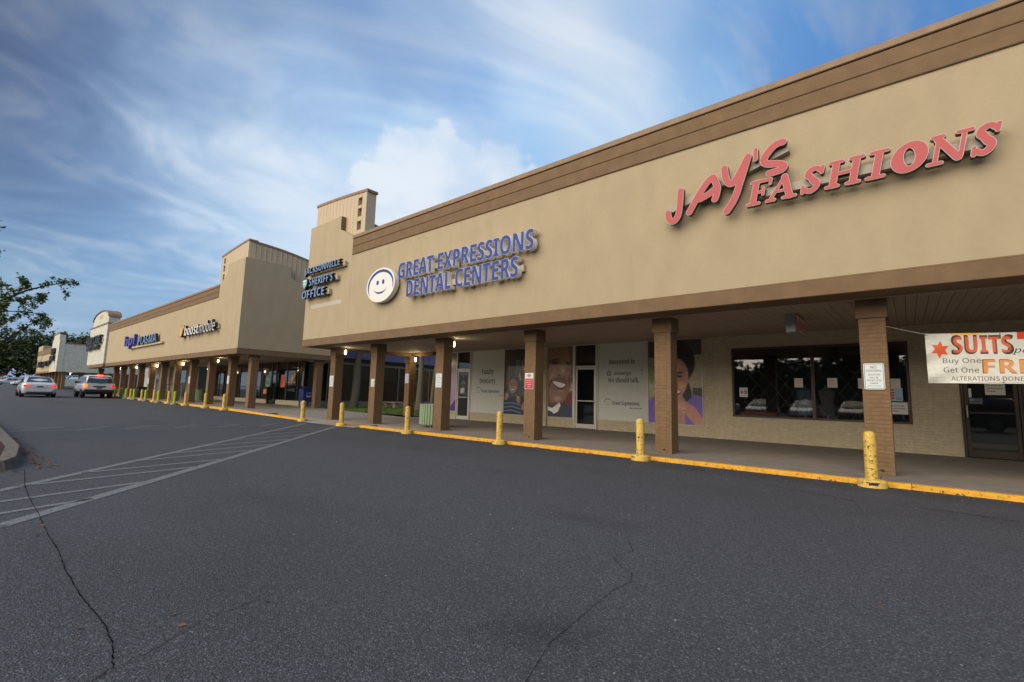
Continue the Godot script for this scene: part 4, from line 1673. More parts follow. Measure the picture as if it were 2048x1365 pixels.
# a smiling man, from the brows to the collar
func smile_print() -> Texture2D:
	var W := 230
	var H := 540
	var p := Painter.new(W, H, srgb(70, 60, 52))
	p.rect(150, 300, W, 560, srgb(92, 28, 32))
	p.blob(230, 300, 70, 40, srgb(140, 138, 132), 0.9)
	p.blob(210, 330, 60, 28, srgb(150, 148, 142), 0.9)
	# shirt, sweater
	p.fill([PackedVector2Array([Vector2(0, 440), Vector2(60, 420), Vector2(150, 430), Vector2(230, 470), Vector2(230, 540), Vector2(0, 540)])], srgb(38, 42, 66))
	# neck
	p.blob(40, 380, 80, 90, srgb(96, 66, 50), 0.5)
	# head
	p.blob(78, 190, 150, 260, srgb(112, 80, 62), 0.12, -0.06)
	p.blob(88, 330, 108, 110, srgb(120, 88, 72), 0.4, -0.1)
	# brow and eyes in shade
	p.blob(100, 20, 150, 70, srgb(92, 70, 54), 0.9)
	p.blob(60, 118, 68, 22, srgb(62, 42, 33), 0.9, 0.05)
	p.blob(62, 100, 60, 12, srgb(34, 24, 20), 0.9, -0.12)
	p.blob(186, 128, 40, 16, srgb(62, 42, 33), 0.9, 0.12)
	p.blob(66, 128, 34, 7, srgb(28, 20, 18), 0.8, 0.06)
	p.blob(186, 140, 22, 6, srgb(28, 20, 18), 0.8, 0.2)
	# nose
	p.blob(132, 168, 44, 74, srgb(134, 98, 78), 0.9, 0.12)
	p.blob(130, 205, 58, 30, srgb(120, 84, 66), 0.7, 0.15)
	p.blob(104, 222, 16, 9, srgb(52, 32, 26), 0.7, 0.2)
	p.blob(152, 230, 14, 8, srgb(52, 32, 26), 0.7, 0.2)
	p.blob(138, 190, 20, 22, srgb(158, 122, 102), 0.9)
	# cheeks, folds
	p.blob(42, 235, 40, 60, srgb(140, 104, 84), 0.95, 0.3)
	p.blob(22, 280, 10, 60, srgb(66, 44, 36), 0.9, 0.5)
	p.blob(196, 262, 8, 46, srgb(60, 40, 34), 0.9, -0.15)
	# moustache shadow, beard shadow
	p.blob(112, 252, 88, 26, srgb(84, 66, 58), 0.8, 0.12)
	p.blob(96, 350, 96, 70, srgb(112, 92, 84), 0.9)
	# mouth
	p.fill([PackedVector2Array([Vector2(28, 262), Vector2(70, 264), Vector2(118, 272), Vector2(176, 284), Vector2(168, 306), Vector2(146, 328), Vector2(118, 336), Vector2(88, 326), Vector2(58, 302)])], srgb(70, 26, 26))
	p.fill([PackedVector2Array([Vector2(38, 268), Vector2(80, 270), Vector2(120, 278), Vector2(166, 290), Vector2(156, 304), Vector2(136, 318), Vector2(112, 318), Vector2(84, 308), Vector2(60, 292)])], srgb(205, 200, 190))
	for x in [62, 80, 100, 122, 140]:
		p.rect(x, 272 + (x - 60) * 0.17, x + 1, 304 + (x - 60) * 0.15, srgb(150, 140, 130))
	p.blob(118, 340, 50, 14, srgb(150, 96, 92), 0.8, 0.1)
	p.blob(100, 260, 80, 7, srgb(120, 74, 68), 0.8, 0.13)
	# chin
	p.blob(86, 400, 58, 32, srgb(150, 118, 104), 0.95)
	p.blob(70, 452, 100, 20, srgb(66, 44, 36), 0.9, -0.12)
	# collar
	p.fill([PackedVector2Array([Vector2(0, 462), Vector2(40, 474), Vector2(108, 430), Vector2(122, 450), Vector2(96, 500), Vector2(60, 518), Vector2(30, 500), Vector2(0, 492)])], srgb(178, 180, 170))
	for i in p.d.size():
		p.d[i] = int(minf(255.0, p.d[i] * 1.28 + 6))
	p.noise(0.10, 51)
	return p.tex()

func face(p: Painter, cx: float, cy: float, r: float, skin: Color, hair: Color, tilt := 0.0) -> void:
	p.blob(cx, cy - r * 0.25, r * 1.02, r * 1.2, hair, 0.12, tilt)
	p.blob(cx, cy, r * 0.86, r * 1.16, skin, 0.12, tilt)
	var c := cos(tilt)
	var s := sin(tilt)
	var at := func(x: float, y: float) -> Vector2: return Vector2(cx + (x * c - y * s) * r, cy + (x * s + y * c) * r)
	var dark := skin.darkened(0.45)
	for e in [-0.36, 0.36]:
		var q: Vector2 = at.call(e, -0.12)
		p.blob(q.x, q.y, r * 0.24, r * 0.10, dark, 0.8, tilt)
		p.blob(q.x, q.y, r * 0.12, r * 0.05, Color(0.08, 0.06, 0.06), 0.5, tilt)
		var w: Vector2 = at.call(e, -0.33)
		p.blob(w.x, w.y, r * 0.26, r * 0.06, hair, 0.7, tilt)
		var k: Vector2 = at.call(e * 1.3, 0.25)
		p.blob(k.x, k.y, r * 0.26, r * 0.3, skin.lightened(0.16), 0.95, tilt)
	var n: Vector2 = at.call(0.0, 0.2)
	p.blob(n.x, n.y, r * 0.17, r * 0.14, dark, 0.9, tilt)
	p.blob(n.x, n.y - r * 0.1, r * 0.12, r * 0.26, skin.lightened(0.14), 0.9, tilt)
	var m: Vector2 = at.call(0.0, 0.58)
	p.blob(m.x, m.y, r * 0.42, r * 0.2, Color(0.42, 0.16, 0.15), 0.4, tilt)
	p.blob(m.x, m.y - r * 0.03, r * 0.33, r * 0.11, Color(0.82, 0.79, 0.74), 0.35, tilt)

func family_print() -> Texture2D:
	var W := 384
	var H := 530
	var p := Painter.new(W, H, srgb(34, 27, 25))
	p.rect(0, 0, 50, 320, srgb(58, 36, 28))
	p.rect(118, 90, 170, 230, srgb(96, 104, 104))
	p.rect(124, 96, 164, 224, srgb(66, 74, 76))
	# father behind
	p.fill([PackedVector2Array([Vector2(10, 330), Vector2(60, 250), Vector2(130, 226), Vector2(230, 240), Vector2(270, 300), Vector2(270, 530), Vector2(0, 530)])], srgb(22, 22, 27))
	p.blob(205, 240, 40, 50, srgb(88, 58, 44), 0.4)
	face(p, 218, 136, 62, srgb(104, 70, 54), srgb(30, 22, 20), 0.25)
	# mother, at the right
	p.fill([PackedVector2Array([Vector2(250, 420), Vector2(275, 360), Vector2(330, 350), Vector2(384, 360), Vector2(384, 530), Vector2(255, 530)])], srgb(178, 110, 72))
	p.blob(300, 380, 44, 80, srgb(150, 104, 78), 0.4, 0.2)
	face(p, 296, 262, 58, srgb(150, 104, 80), srgb(26, 20, 19), -0.2)
	# boy in front
	p.fill([PackedVector2Array([Vector2(0, 470), Vector2(20, 400), Vector2(90, 370), Vector2(190, 380), Vector2(250, 440), Vector2(262, 530), Vector2(0, 530)])], srgb(24, 27, 42))
	for y in [440, 470, 500]:
		p.fill([PackedVector2Array([Vector2(0, y), Vector2(90, y - 8), Vector2(180, y + 12), Vector2(180, y + 20), Vector2(90, y + 1), Vector2(0, y + 9)])], srgb(64, 104, 150))
	face(p, 92, 300, 54, srgb(122, 84, 64), srgb(22, 18, 18), 0.06)
	p.fill([PackedVector2Array([Vector2(150, 190), Vector2(164, 200), Vector2(176, 250), Vector2(166, 262), Vector2(154, 230)])], srgb(150, 152, 150))
	# hands
	for hnd in [[26, 392, 0.5], [150, 414, -0.5], [206, 470, 0.9]]:
		p.blob(hnd[0], hnd[1], 24, 34, srgb(128, 88, 66), 0.3, hnd[2])
		for f in 4:
			p.blob(hnd[0] - 12 + f * 8, hnd[1] - 24 + f * 3, 5, 20, srgb(140, 98, 74), 0.4, hnd[2] * 0.5)
	for i in p.d.size():
		p.d[i] = int(minf(255.0, p.d[i] * 1.22 + 5))
	p.noise(0.10, 52)
	return p.tex()

func woman_print() -> Texture2D:
	var W := 350
	var H := 540
	var p := Painter.new(W, H, srgb(126, 124, 98))
	p.rect(0, 0, W, 110, srgb(58, 56, 54))
	p.rect(250, 100, W, 330, srgb(150, 142, 116))
	p.rect(290, 310, W, 400, srgb(62, 58, 54))
	p.blob(20, 300, 80, 110, srgb(168, 166, 150), 0.9)
	p.blob(40, 240, 60, 60, srgb(120, 126, 96), 0.9)
	# hair
	p.blob(178, 150, 132, 150, srgb(36, 27, 24), 0.08, 0.1)
	p.blob(250, 330, 34, 90, srgb(32, 25, 23), 0.3, -0.2)
	# neck and blouse
	p.fill([PackedVector2Array([Vector2(0, 540), Vector2(0, 400), Vector2(60, 350), Vector2(140, 350), Vector2(230, 420), Vector2(300, 350), Vector2(350, 370), Vector2(350, 540)])], srgb(104, 84, 160))
	p.fill([PackedVector2Array([Vector2(110, 360), Vector2(240, 380), Vector2(240, 540), Vector2(150, 540)])], srgb(160, 116, 104))
	for k in 26:
		var y := 380 + k * 6
		p.rect((k * 53) % 90, y, (k * 53) % 90 + 16, y + 2, srgb(60, 44, 110), 0.7)
	# face
	p.blob(176, 250, 92, 140, srgb(184, 134, 116), 0.1, 0.12)
	p.blob(222, 270, 44, 90, srgb(168, 114, 98), 0.9, 0.1)
	p.blob(150, 165, 90, 44, srgb(190, 146, 126), 0.8)
	p.blob(206, 214, 40, 8, srgb(54, 36, 32), 0.7, -0.1)
	p.blob(206, 236, 34, 14, srgb(120, 78, 68), 0.8)
	p.blob(206, 238, 22, 7, srgb(40, 28, 28), 0.6)
	p.blob(128, 214, 40, 8, srgb(54, 36, 32), 0.7, 0.1)
	p.blob(128, 238, 22, 7, srgb(40, 28, 28), 0.6)
	p.blob(166, 290, 24, 14, srgb(140, 92, 80), 0.8)
	p.blob(220, 300, 34, 40, srgb(206, 150, 134), 0.95)
	p.blob(176, 342, 52, 26, srgb(120, 52, 54), 0.4, -0.12)
	p.blob(178, 338, 42, 15, srgb(222, 216, 208), 0.35, -0.14)
	# hand under the chin
	p.blob(222, 430, 62, 44, srgb(176, 126, 112), 0.25, 0.25)
	p.fill([PackedVector2Array([Vector2(250, 400), Vector2(300, 430), Vector2(350, 500), Vector2(350, 540), Vector2(300, 540), Vector2(236, 470)])], srgb(170, 120, 106))
	for k in 4:
		p.blob(186 + k * 12, 418 + k * 9, 34, 9, srgb(188, 138, 124), 0.5, -0.2)
		p.blob(190 + k * 12, 427 + k * 9, 30, 3, srgb(120, 80, 72), 0.8, -0.2)
	for i in p.d.size():
		p.d[i] = int(minf(255.0, p.d[i] * 1.12 + 3))
	p.noise(0.08, 53)
	return p.tex()

# ---------------------------------------------------------------- the second row of shops, across the court
const MZ := -4.4

func middle_building() -> void:
	var b := thing("shop_row", "second row of shops beyond the grassy court, with ribbed metal corner tower", "building", Vector3(-40, 0, -5))
	var xl := -56.8
	var xr := -25.42
	parapet(b, xl, xr, xl, -28.75)
	corner_tower(b, xr, -1.0, -4.2)
	bx("court_beam", Vector3(xr - 0.32, 2.924, -4.2), Vector3(xr + 0.018, 3.19, 0.2), mats.brown_stucco, b, 0.01)
	bx("upper_back_wall", Vector3(-28.6, 3.2, -4.5), Vector3(xr, 6.9, -4.2), mats.stucco, b)
	soffit_boards(b, xl, xr - 0.3, 0.296, 0.205, 3.0, -4.4, 3.08)
	bx("roof", Vector3(xl, 6.1, -24), Vector3(xr - 0.3, 6.3, 0.41), mats.roofing, b)
	var first := true
	for x in [-25.99, -28.75, -32.03, -35.35, -38.65, -41.88, -45.13, -48.42, -51.45, -54.7, -57.6]:
		make_column(b, x, wy(x), 2.66, 3.0, 0.0, false)
	make_column(b, -25.99, wy(-26.0) + 0.03, 2.68, 2.94, -3.5, false)
	# shop front: [x of the mullions], low cream wall under the glass
	var base := MB.new()
	for s in [[-32.68, -28.85], [-36.05, -33.55], [-45.1, -36.2]]:
		base.box(Vector3(s[0], 0.1, MZ - 0.2), Vector3(s[1], 0.53, MZ + 0.03))
	part("base_wall", base, mats.cream_brick, b)
	for x in [-28.9, -29.7, -31.2, -32.72, -33.54, -35.26, -36.1, -37.4, -39.05, -40.5, -41.95, -43.35, -45.05]:
		bx("mullion", Vector3(x - 0.045, 0.5, MZ - 0.06), Vector3(x + 0.045, 3.06, MZ + 0.03), mats.black_frame, b)
	var gx := [[-45.0, -43.4], [-43.3, -42.0], [-41.9, -40.55], [-40.45, -39.1], [-39.0, -37.45], [-37.35, -36.15], [-36.05, -35.3], [-35.2, -33.6], [-32.68, -31.25], [-31.15, -29.75], [-29.65, -28.95]]
	for g in gx:
		bx("pane", Vector3(g[0], 0.53, MZ - 0.012), Vector3(g[1], 3.06, MZ), mats.pane_dark, b)
	bx("head_trim", Vector3(-45.1, 3.02, MZ - 0.05), Vector3(-28.85, 3.1, MZ + 0.02), mats.black_frame, b)
	shop_door(b, "shop_door", -33.5, -32.76, wy(-33) + 0.01, 2.3, 3.04, MZ, mats.black_frame, true)
	# solid wall beyond, with a lit alcove
	bx("plain_wall", Vector3(-56.8, 0.1, MZ - 0.2), Vector3(-49.3, 3.1, MZ), mats.inside_tan, b)
	bx("plain_wall", Vector3(-49.3, 0.1, -6.4), Vector3(-45.1, 3.1, -6.2), mats.inside_tan, b)
	bx("plain_wall", Vector3(-45.25, 0.1, -6.2), Vector3(-45.1, 3.1, MZ), mats.inside_tan, b)
	bx("board_frame", Vector3(-48.3, 1.75, -6.19), Vector3(-46.6, 2.25, -6.15), mats.black_frame, b)
	for x in [-48.2, -47.38]:
		bx("board_pane", Vector3(x, 1.8, -6.15), Vector3(x + 0.72, 2.2, -6.14), mats.inside_tan, b)
	for d in [[-53.9, -52.0], [-56.2, -55.0]]:
		bx("glass_door", Vector3(d[0], 0.3, MZ + 0.0), Vector3(d[1], 2.9, MZ + 0.02), mats.black_frame, b)
		bx("pane", Vector3(d[0] + 0.1, 0.4, MZ + 0.021), Vector3(d[1] - 0.1, 2.8, MZ + 0.03), mats.car_glass, b)
	# dark rooms behind the glass
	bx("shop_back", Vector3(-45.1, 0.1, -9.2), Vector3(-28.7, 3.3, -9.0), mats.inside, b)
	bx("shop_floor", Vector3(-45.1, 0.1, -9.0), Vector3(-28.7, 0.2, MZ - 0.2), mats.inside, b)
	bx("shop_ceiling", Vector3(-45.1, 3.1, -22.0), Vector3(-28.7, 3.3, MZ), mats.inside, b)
	# posters in the windows
	var green := Painter.new(48, 80, srgb(120, 170, 150))
	green.rect(0, 20, 48, 30, srgb(170, 200, 180))
	green.rect(8, 44, 40, 60, srgb(90, 140, 120))
	printed("window_poster", b, -34.5, -33.78, 1.32, 2.2, MZ + 0.004, green.tex())
	var orange := Painter.new(48, 80, srgb(235, 115, 40))
	orange.rect(8, 4, 28, 14, srgb(230, 190, 160))
	orange.rect(10, 36, 18, 62, srgb(60, 40, 30))
	orange.rect(26, 34, 42, 70, srgb(240, 150, 60))
	printed("window_poster", b, -32.12, -31.5, 1.37, 2.2, MZ + 0.004, orange.tex())
	var yel := Painter.new(64, 64, srgb(30, 28, 26))
	yel.fill([PackedVector2Array([Vector2(2, 2), Vector2(62, 2), Vector2(14, 62), Vector2(2, 62)])], srgb(240, 175, 20))
	yel.fill([PackedVector2Array([Vector2(18, 18), Vector2(30, 22), Vector2(20, 34), Vector2(26, 38), Vector2(12, 52), Vector2(16, 36), Vector2(10, 34)])], srgb(225, 215, 195))
	yel.rect(36, 48, 60, 60, srgb(230, 170, 30))
	printed("window_poster", b, -30.68, -30.03, 1.6, 2.25, MZ + 0.004, yel.tex())
	# ---- front along the court, with the blue-violet metal fascia
	var sx := -28.62
	var cb := MB.new()
	cb.box(Vector3(sx - 0.2, 0.1, -22), Vector3(sx + 0.02, 0.57, MZ))
	part("base_wall", cb, mats.stone_base, b)
	bx("violet_fascia", Vector3(sx - 0.6, 3.38, -22), Vector3(sx + 0.25, 5.2, -4.55), mats.purple_metal, b, 0.02)
	bx("dark_eave", Vector3(sx - 0.5, 3.14, -22), Vector3(sx + 0.1, 3.38, -4.5), mats.black_frame, b)
	bx("header", Vector3(sx - 0.12, 2.98, -22), Vector3(sx + 0.01, 3.14, MZ), mats.stone_base, b)
	var z := MZ - 0.06
	for zz in [-5.8, -7.62, -9.45, -11.3, -12.75, -14.15, -15.6, -17.2]:
		bx("mullion", Vector3(sx - 0.05, 0.57, zz - 0.03), Vector3(sx + 0.03, 2.98, zz + 0.03), mats.steel_grey, b)
		bx("pane", Vector3(sx - 0.012, 0.57, zz + 0.03), Vector3(sx, 2.98, z - 0.03), mats.pane_dark, b)
		z = zz
	bx("pane", Vector3(sx - 0.012, 0.57, -22), Vector3(sx, 2.98, z - 0.03), mats.pane_dark, b)
	# blinds half way down behind the panes
	for q in [[-7.55, -5.9, 2.05], [-11.2, -7.7, 2.0], [-14.1, -11.4, 1.7]]:
		bx("roller_blind", Vector3(sx - 0.12, q[2], q[0]), Vector3(sx - 0.1, 2.95, q[1]), mats.blind, b)
	bx("shop_back", Vector3(sx - 4.2, 0.1, -22), Vector3(sx - 4.0, 3.2, -9.2), mats.inside, b)
	bx("court_end_wall", Vector3(-28.7, 0, -22.2), Vector3(-16.4, 5.5, -22.0), mats.stucco, b)

# ---------------------------------------------------------------- farther buildings along the parking lot
func far_buildings() -> void:
	# white tower block that ends the second row
	var w := thing("white_shop", "white stucco shop with an arched parapet at the far end of the second row", "building", Vector3(-61, 0, -3))
	var zf := 0.95
	bx("front_wall", Vector3(-65.3, 3.2, 0.3), Vector3(-56.95, 6.98, zf), mats.stucco_white, w)
	bx("side_wall", Vector3(-57.2, 3.2, -6.0), Vector3(-56.98, 6.98, 0.3), mats.stucco_white, w)
	bx("fascia_beam", Vector3(-65.4, 2.9, 0.2), Vector3(-56.8, 3.2, zf + 0.02), mats.brown_stucco, w)
	bx("cornice", Vector3(-65.5, 6.95, 0.2), Vector3(-56.85, 7.06, zf + 0.07), mats.coping, w)
	var arch := PackedVector2Array()
	arch.append(Vector2(-64.6, 7.0))
	arch.append(Vector2(-57.2, 7.0))
	arch.append(Vector2(-57.2, 7.62))
	for k in 13:
		var a := lerpf(0.0, PI, k / 12.0)
		arch.append(Vector2(-60.9 + cos(a) * 3.7, 7.62 + sin(a) * 0.78))
	arch.append(Vector2(-64.6, 7.6))
	var m := MB.new()
	prism(m, arch, [], 0.05, zf - 0.05, true)
	part("arched_parapet", m, mats.stucco_white, w)
	var ac := MB.new()
	for k in 12:
		var a0 := lerpf(0.0, PI, k / 12.0)
		var a1 := lerpf(0.0, PI, (k + 1) / 12.0)
		var p0 := Vector2(-60.9 + cos(a0) * 3.8, 7.64 + sin(a0) * 0.80)
		var p1 := Vector2(-60.9 + cos(a1) * 3.8, 7.64 + sin(a1) * 0.80)
		ac.hexa([Vector3(p1.x, p1.y, zf + 0.04), Vector3(p0.x, p0.y, zf + 0.04), Vector3(p0.x, p0.y, -0.02), Vector3(p1.x, p1.y, -0.02), Vector3(p1.x, p1.y + 0.1, zf + 0.04), Vector3(p0.x, p0.y + 0.1, zf + 0.04), Vector3(p0.x, p0.y + 0.1, -0.02), Vector3(p1.x, p1.y + 0.1, -0.02)])
	part("arched_coping", ac, mats.coping, w)
	for k in 3:
		bx("vent_slot", Vector3(-61.6 + k * 0.6, 7.72, zf - 0.06), Vector3(-61.35 + k * 0.6, 8.05, zf - 0.04), mats.inside_tan, w)
	bx("shop_wall", Vector3(-66, 0.3, -4.4), Vector3(-56.8, 3.2, -4.2), mats.stucco_white, w)
	for k in 3:
		var x := -59.0 - k * 2.2
		bx("glass_door", Vector3(x, 0.45, -4.2), Vector3(x + 1.1, 2.5, -4.16), mats.aluminium, w)
		bx("pane", Vector3(x + 0.1, 0.6, -4.16), Vector3(x + 1.0, 2.4, -4.15), mats.car_glass, w)
	bx("roof", Vector3(-65.3, 6.5, -20), Vector3(-56.9, 6.7, 0.3), mats.roofing, w)
	bx("body_wall", Vector3(-65.3, 0.3, -20), Vector3(-65.1, 6.6, -4.4), mats.stucco_white, w)
	make_column(w, -64.9, wy(-64.9), 2.6, 2.95, 0.0, false)

	# the farthest row, with a peaked white front at its near corner
	var f := thing("far_shop_row", "farthest row of shops with a peaked white corner front and blank side wall", "building", Vector3(-96, 0, -5))
	var xr := -86.3
	var y0 := 2.86
	bx("side_wall", Vector3(xr - 0.3, y0, -16), Vector3(xr, 6.62, 0.95), mats.stucco_white, f)
	bx("side_coping", Vector3(xr - 0.4, 6.62, -16), Vector3(xr + 0.06, 6.74, 0.6), mats.coping, f)
	var pk := PackedVector2Array([Vector2(-93.4, y0), Vector2(xr + 0.02, y0), Vector2(xr + 0.02, 7.1), Vector2(-86.9, 7.1), Vector2(-86.9, 7.75), Vector2(-87.5, 8.05), Vector2(-92.2, 8.05), Vector2(-92.6, 7.5), Vector2(-93.4, 7.0)])
	var pm := MB.new()
	prism(pm, pk, [], 0.5, 1.1, true)
	part("peaked_front", pm, mats.stucco_white, f)
	bx("peak_coping", Vector3(-92.4, 8.02, 0.4), Vector3(-86.8, 8.16, 1.18), mats.coping, f)
	var ar := MB.new()
	for k in 12:
		var a0 := lerpf(0.0, PI, k / 12.0)
		var a1 := lerpf(0.0, PI, (k + 1) / 12.0)
		for rr in [[1.9, 2.15]]:
			ar.quad(Vector3(-90.0 + cos(a1) * rr[0], y0 + 0.3 + sin(a1) * rr[0] * 0.65, 1.115), Vector3(-90.0 + cos(a0) * rr[0], y0 + 0.3 + sin(a0) * rr[0] * 0.65, 1.115), Vector3(-90.0 + cos(a0) * rr[1], y0 + 0.3 + sin(a0) * rr[1] * 0.65, 1.115), Vector3(-90.0 + cos(a1) * rr[1], y0 + 0.3 + sin(a1) * rr[1] * 0.65, 1.115))
	part("arch_moulding", ar, mats.inside_tan, f)
	bx("upper_wall", Vector3(-112, y0 + 0.2, 0.4), Vector3(-93.4, 5.9, 0.9), mats.stucco, f)
	bx("fascia_beam", Vector3(-112, y0 - 0.05, 0.3), Vector3(-93.4, y0 + 0.2, 0.95), mats.brown_stucco, f)
	bx("band_board", Vector3(-112, 5.7, 0.4), Vector3(-93.4, 6.5, 0.98), mats.brown_stucco, f)
	bx("end_block", Vector3(-112, 5.0, -10), Vector3(-106, 7.3, 0.96), mats.stucco, f)
	bx("roof", Vector3(-112, 6.0, -16), Vector3(xr - 0.3, 6.2, 0.4), mats.roofing, f)
	bx("shop_wall", Vector3(-112, 0.5, -4.6), Vector3(xr - 0.4, 3.0, -4.4), mats.inside_tan, f)
	bx("shop_wall", Vector3(xr - 0.6, 0.5, -16), Vector3(xr - 0.4, 3.0, -4.4), mats.inside_tan, f)
	bx("canopy_soffit", Vector3(-112, 2.84, -4.4), Vector3(xr - 0.1, 2.92, 0.3), mats.soffit, f)
	bx("glass_wall", Vector3(xr - 0.4, 0.8, -12), Vector3(xr - 0.36, 2.8, -4.6), mats.car_glass, f)
	for k in 6:
		bx("mullion", Vector3(xr - 0.36, 0.8, -11 + k * 1.2), Vector3(xr - 0.3, 2.8, -10.9 + k * 1.2), mats.aluminium, f)
	for k in 8:
		make_column(f, -86.9 - k * 3.4, wy(-88) - 0.02, 2.55, 2.86, 0.4, false)
	make_column(f, -86.9, wy(-88) - 0.02, 2.55, 2.86, -3.4, false)
	# white wall across the far side of the lot
	var wl := thing("boundary_wall", "long low white wall across the far end of the parking lot", "wall", Vector3(-150, 0.8, 2))
	for k in 10:
		bx("wall_panel", Vector3(-150.2, 0.8, -16 + k * 5.0), Vector3(-150, 2.5, -11.02 + k * 5.0), mats.stucco_white, wl)
	# house with a red roof, beyond the wall
	var h := thing("red_roof_house", "red roofed house half hidden behind the white boundary wall", "house", Vector3(-158, 0.8, 9))
	bx("house_wall", Vector3(-164, 0.8, 2.5), Vector3(-156, 2.9, 14), mats.stucco_white, h)
	var rf := MB.new()
	rf.hexa([Vector3(-165, 2.9, 14.6), Vector3(-155.4, 2.9, 14.6), Vector3(-155.4, 2.9, 1.8), Vector3(-165, 2.9, 1.8), Vector3(-161, 5.0, 11.5), Vector3(-159, 5.0, 11.5), Vector3(-159, 5.0, 5.0), Vector3(-161, 5.0, 5.0)])
	part("roof", rf, mats.red_roof, h)
	bx("window", Vector3(-156, 1.6, 5.0), Vector3(-155.96, 2.5, 6.2), mats.car_glass, h)
	# behind the camera: the drive-through stand that shows in the door glass
	var k := thing("drive_through_stand", "small white stand with a green awning, mirrored in the side door glass", "building", Vector3(-22, 0, 44))
	bx("stand_wall", Vector3(-25, 0, 42), Vector3(-20, 3.6, 47), mats.stucco_white, k)
	bx("awning", Vector3(-24.5, 2.3, 41.2), Vector3(-20.5, 2.7, 42.0), mats.green_bin, k)
	bx("service_window", Vector3(-24, 1.1, 41.97), Vector3(-21, 2.2, 41.99), mats.car_glass, k)
	bx("roof", Vector3(-25.2, 3.6, 41.8), Vector3(-19.8, 3.9, 47.2), mats.coping, k)

# ---------------------------------------------------------------- lettering on the walls
func grown(poly: PackedVector2Array, d: float) -> Array:
	var q := PackedVector2Array()
	for p in poly:
		q.append(p * 100.0)
	if Geometry2D.is_polygon_clockwise(q):
		q.reverse()
	var out := []
	for r in Geometry2D.offset_polygon(q, d * 100.0, Geometry2D.JOIN_ROUND):
		var s := PackedVector2Array()
		for p in r:
			s.append(p / 100.0)
		out.append(s)
	return out

func bolder(loops: Array, d: float) -> Array:
	var out := []
	for s in shapes(loops):
		for g in grown(s[0], d):
			if not Geometry2D.is_polygon_clockwise(g):
				out.append(g)
		for h in s[1]:
			for g in grown(h, -d):
				if not Geometry2D.is_polygon_clockwise(g):
					out.append(g)
	return out

func strokes(lines: Array, r: float) -> Array:
	var q := []
	for l in lines:
		q.append([l, r])
	return strokes_of(q)

func strokes_of(lines: Array) -> Array:
	var all := []
	for pair in lines:
		var l: Array = pair[0]
		var r: float = pair[1]
		var c := Curve2D.new()
		for i in l.size():
			var t := Vector2.ZERO
			if i > 0 and i < l.size() - 1:
				t = (l[i + 1] - l[i - 1]) * 0.18
			c.add_point(l[i] * 100.0, -t * 100.0, t * 100.0)
		c.bake_interval = 2.0
		for p in Geometry2D.offset_polyline(c.get_baked_points(), r * 100.0, Geometry2D.JOIN_ROUND, Geometry2D.END_ROUND):
			all.append(p)
	var merged := [all[0]]
	for i in range(1, all.size()):
		var cur: PackedVector2Array = all[i]
		var rest := []
		var holes := []
		for m in merged:
			if Geometry2D.is_polygon_clockwise(m):
				rest.append(m)
				continue
			var u := Geometry2D.merge_polygons(m, cur)
			var outer := []
			for k in u:
				if Geometry2D.is_polygon_clockwise(k):
					holes.append(k)
				else:
					outer.append(k)
			if outer.size() == 1:
				cur = outer[0]
			else:
				rest.append(m)
		merged = rest + [cur] + holes
	var out := []
	for m in merged:
		var s := PackedVector2Array()
		for p in m:
			s.append(p / 100.0)
		out.append(s)
	return out

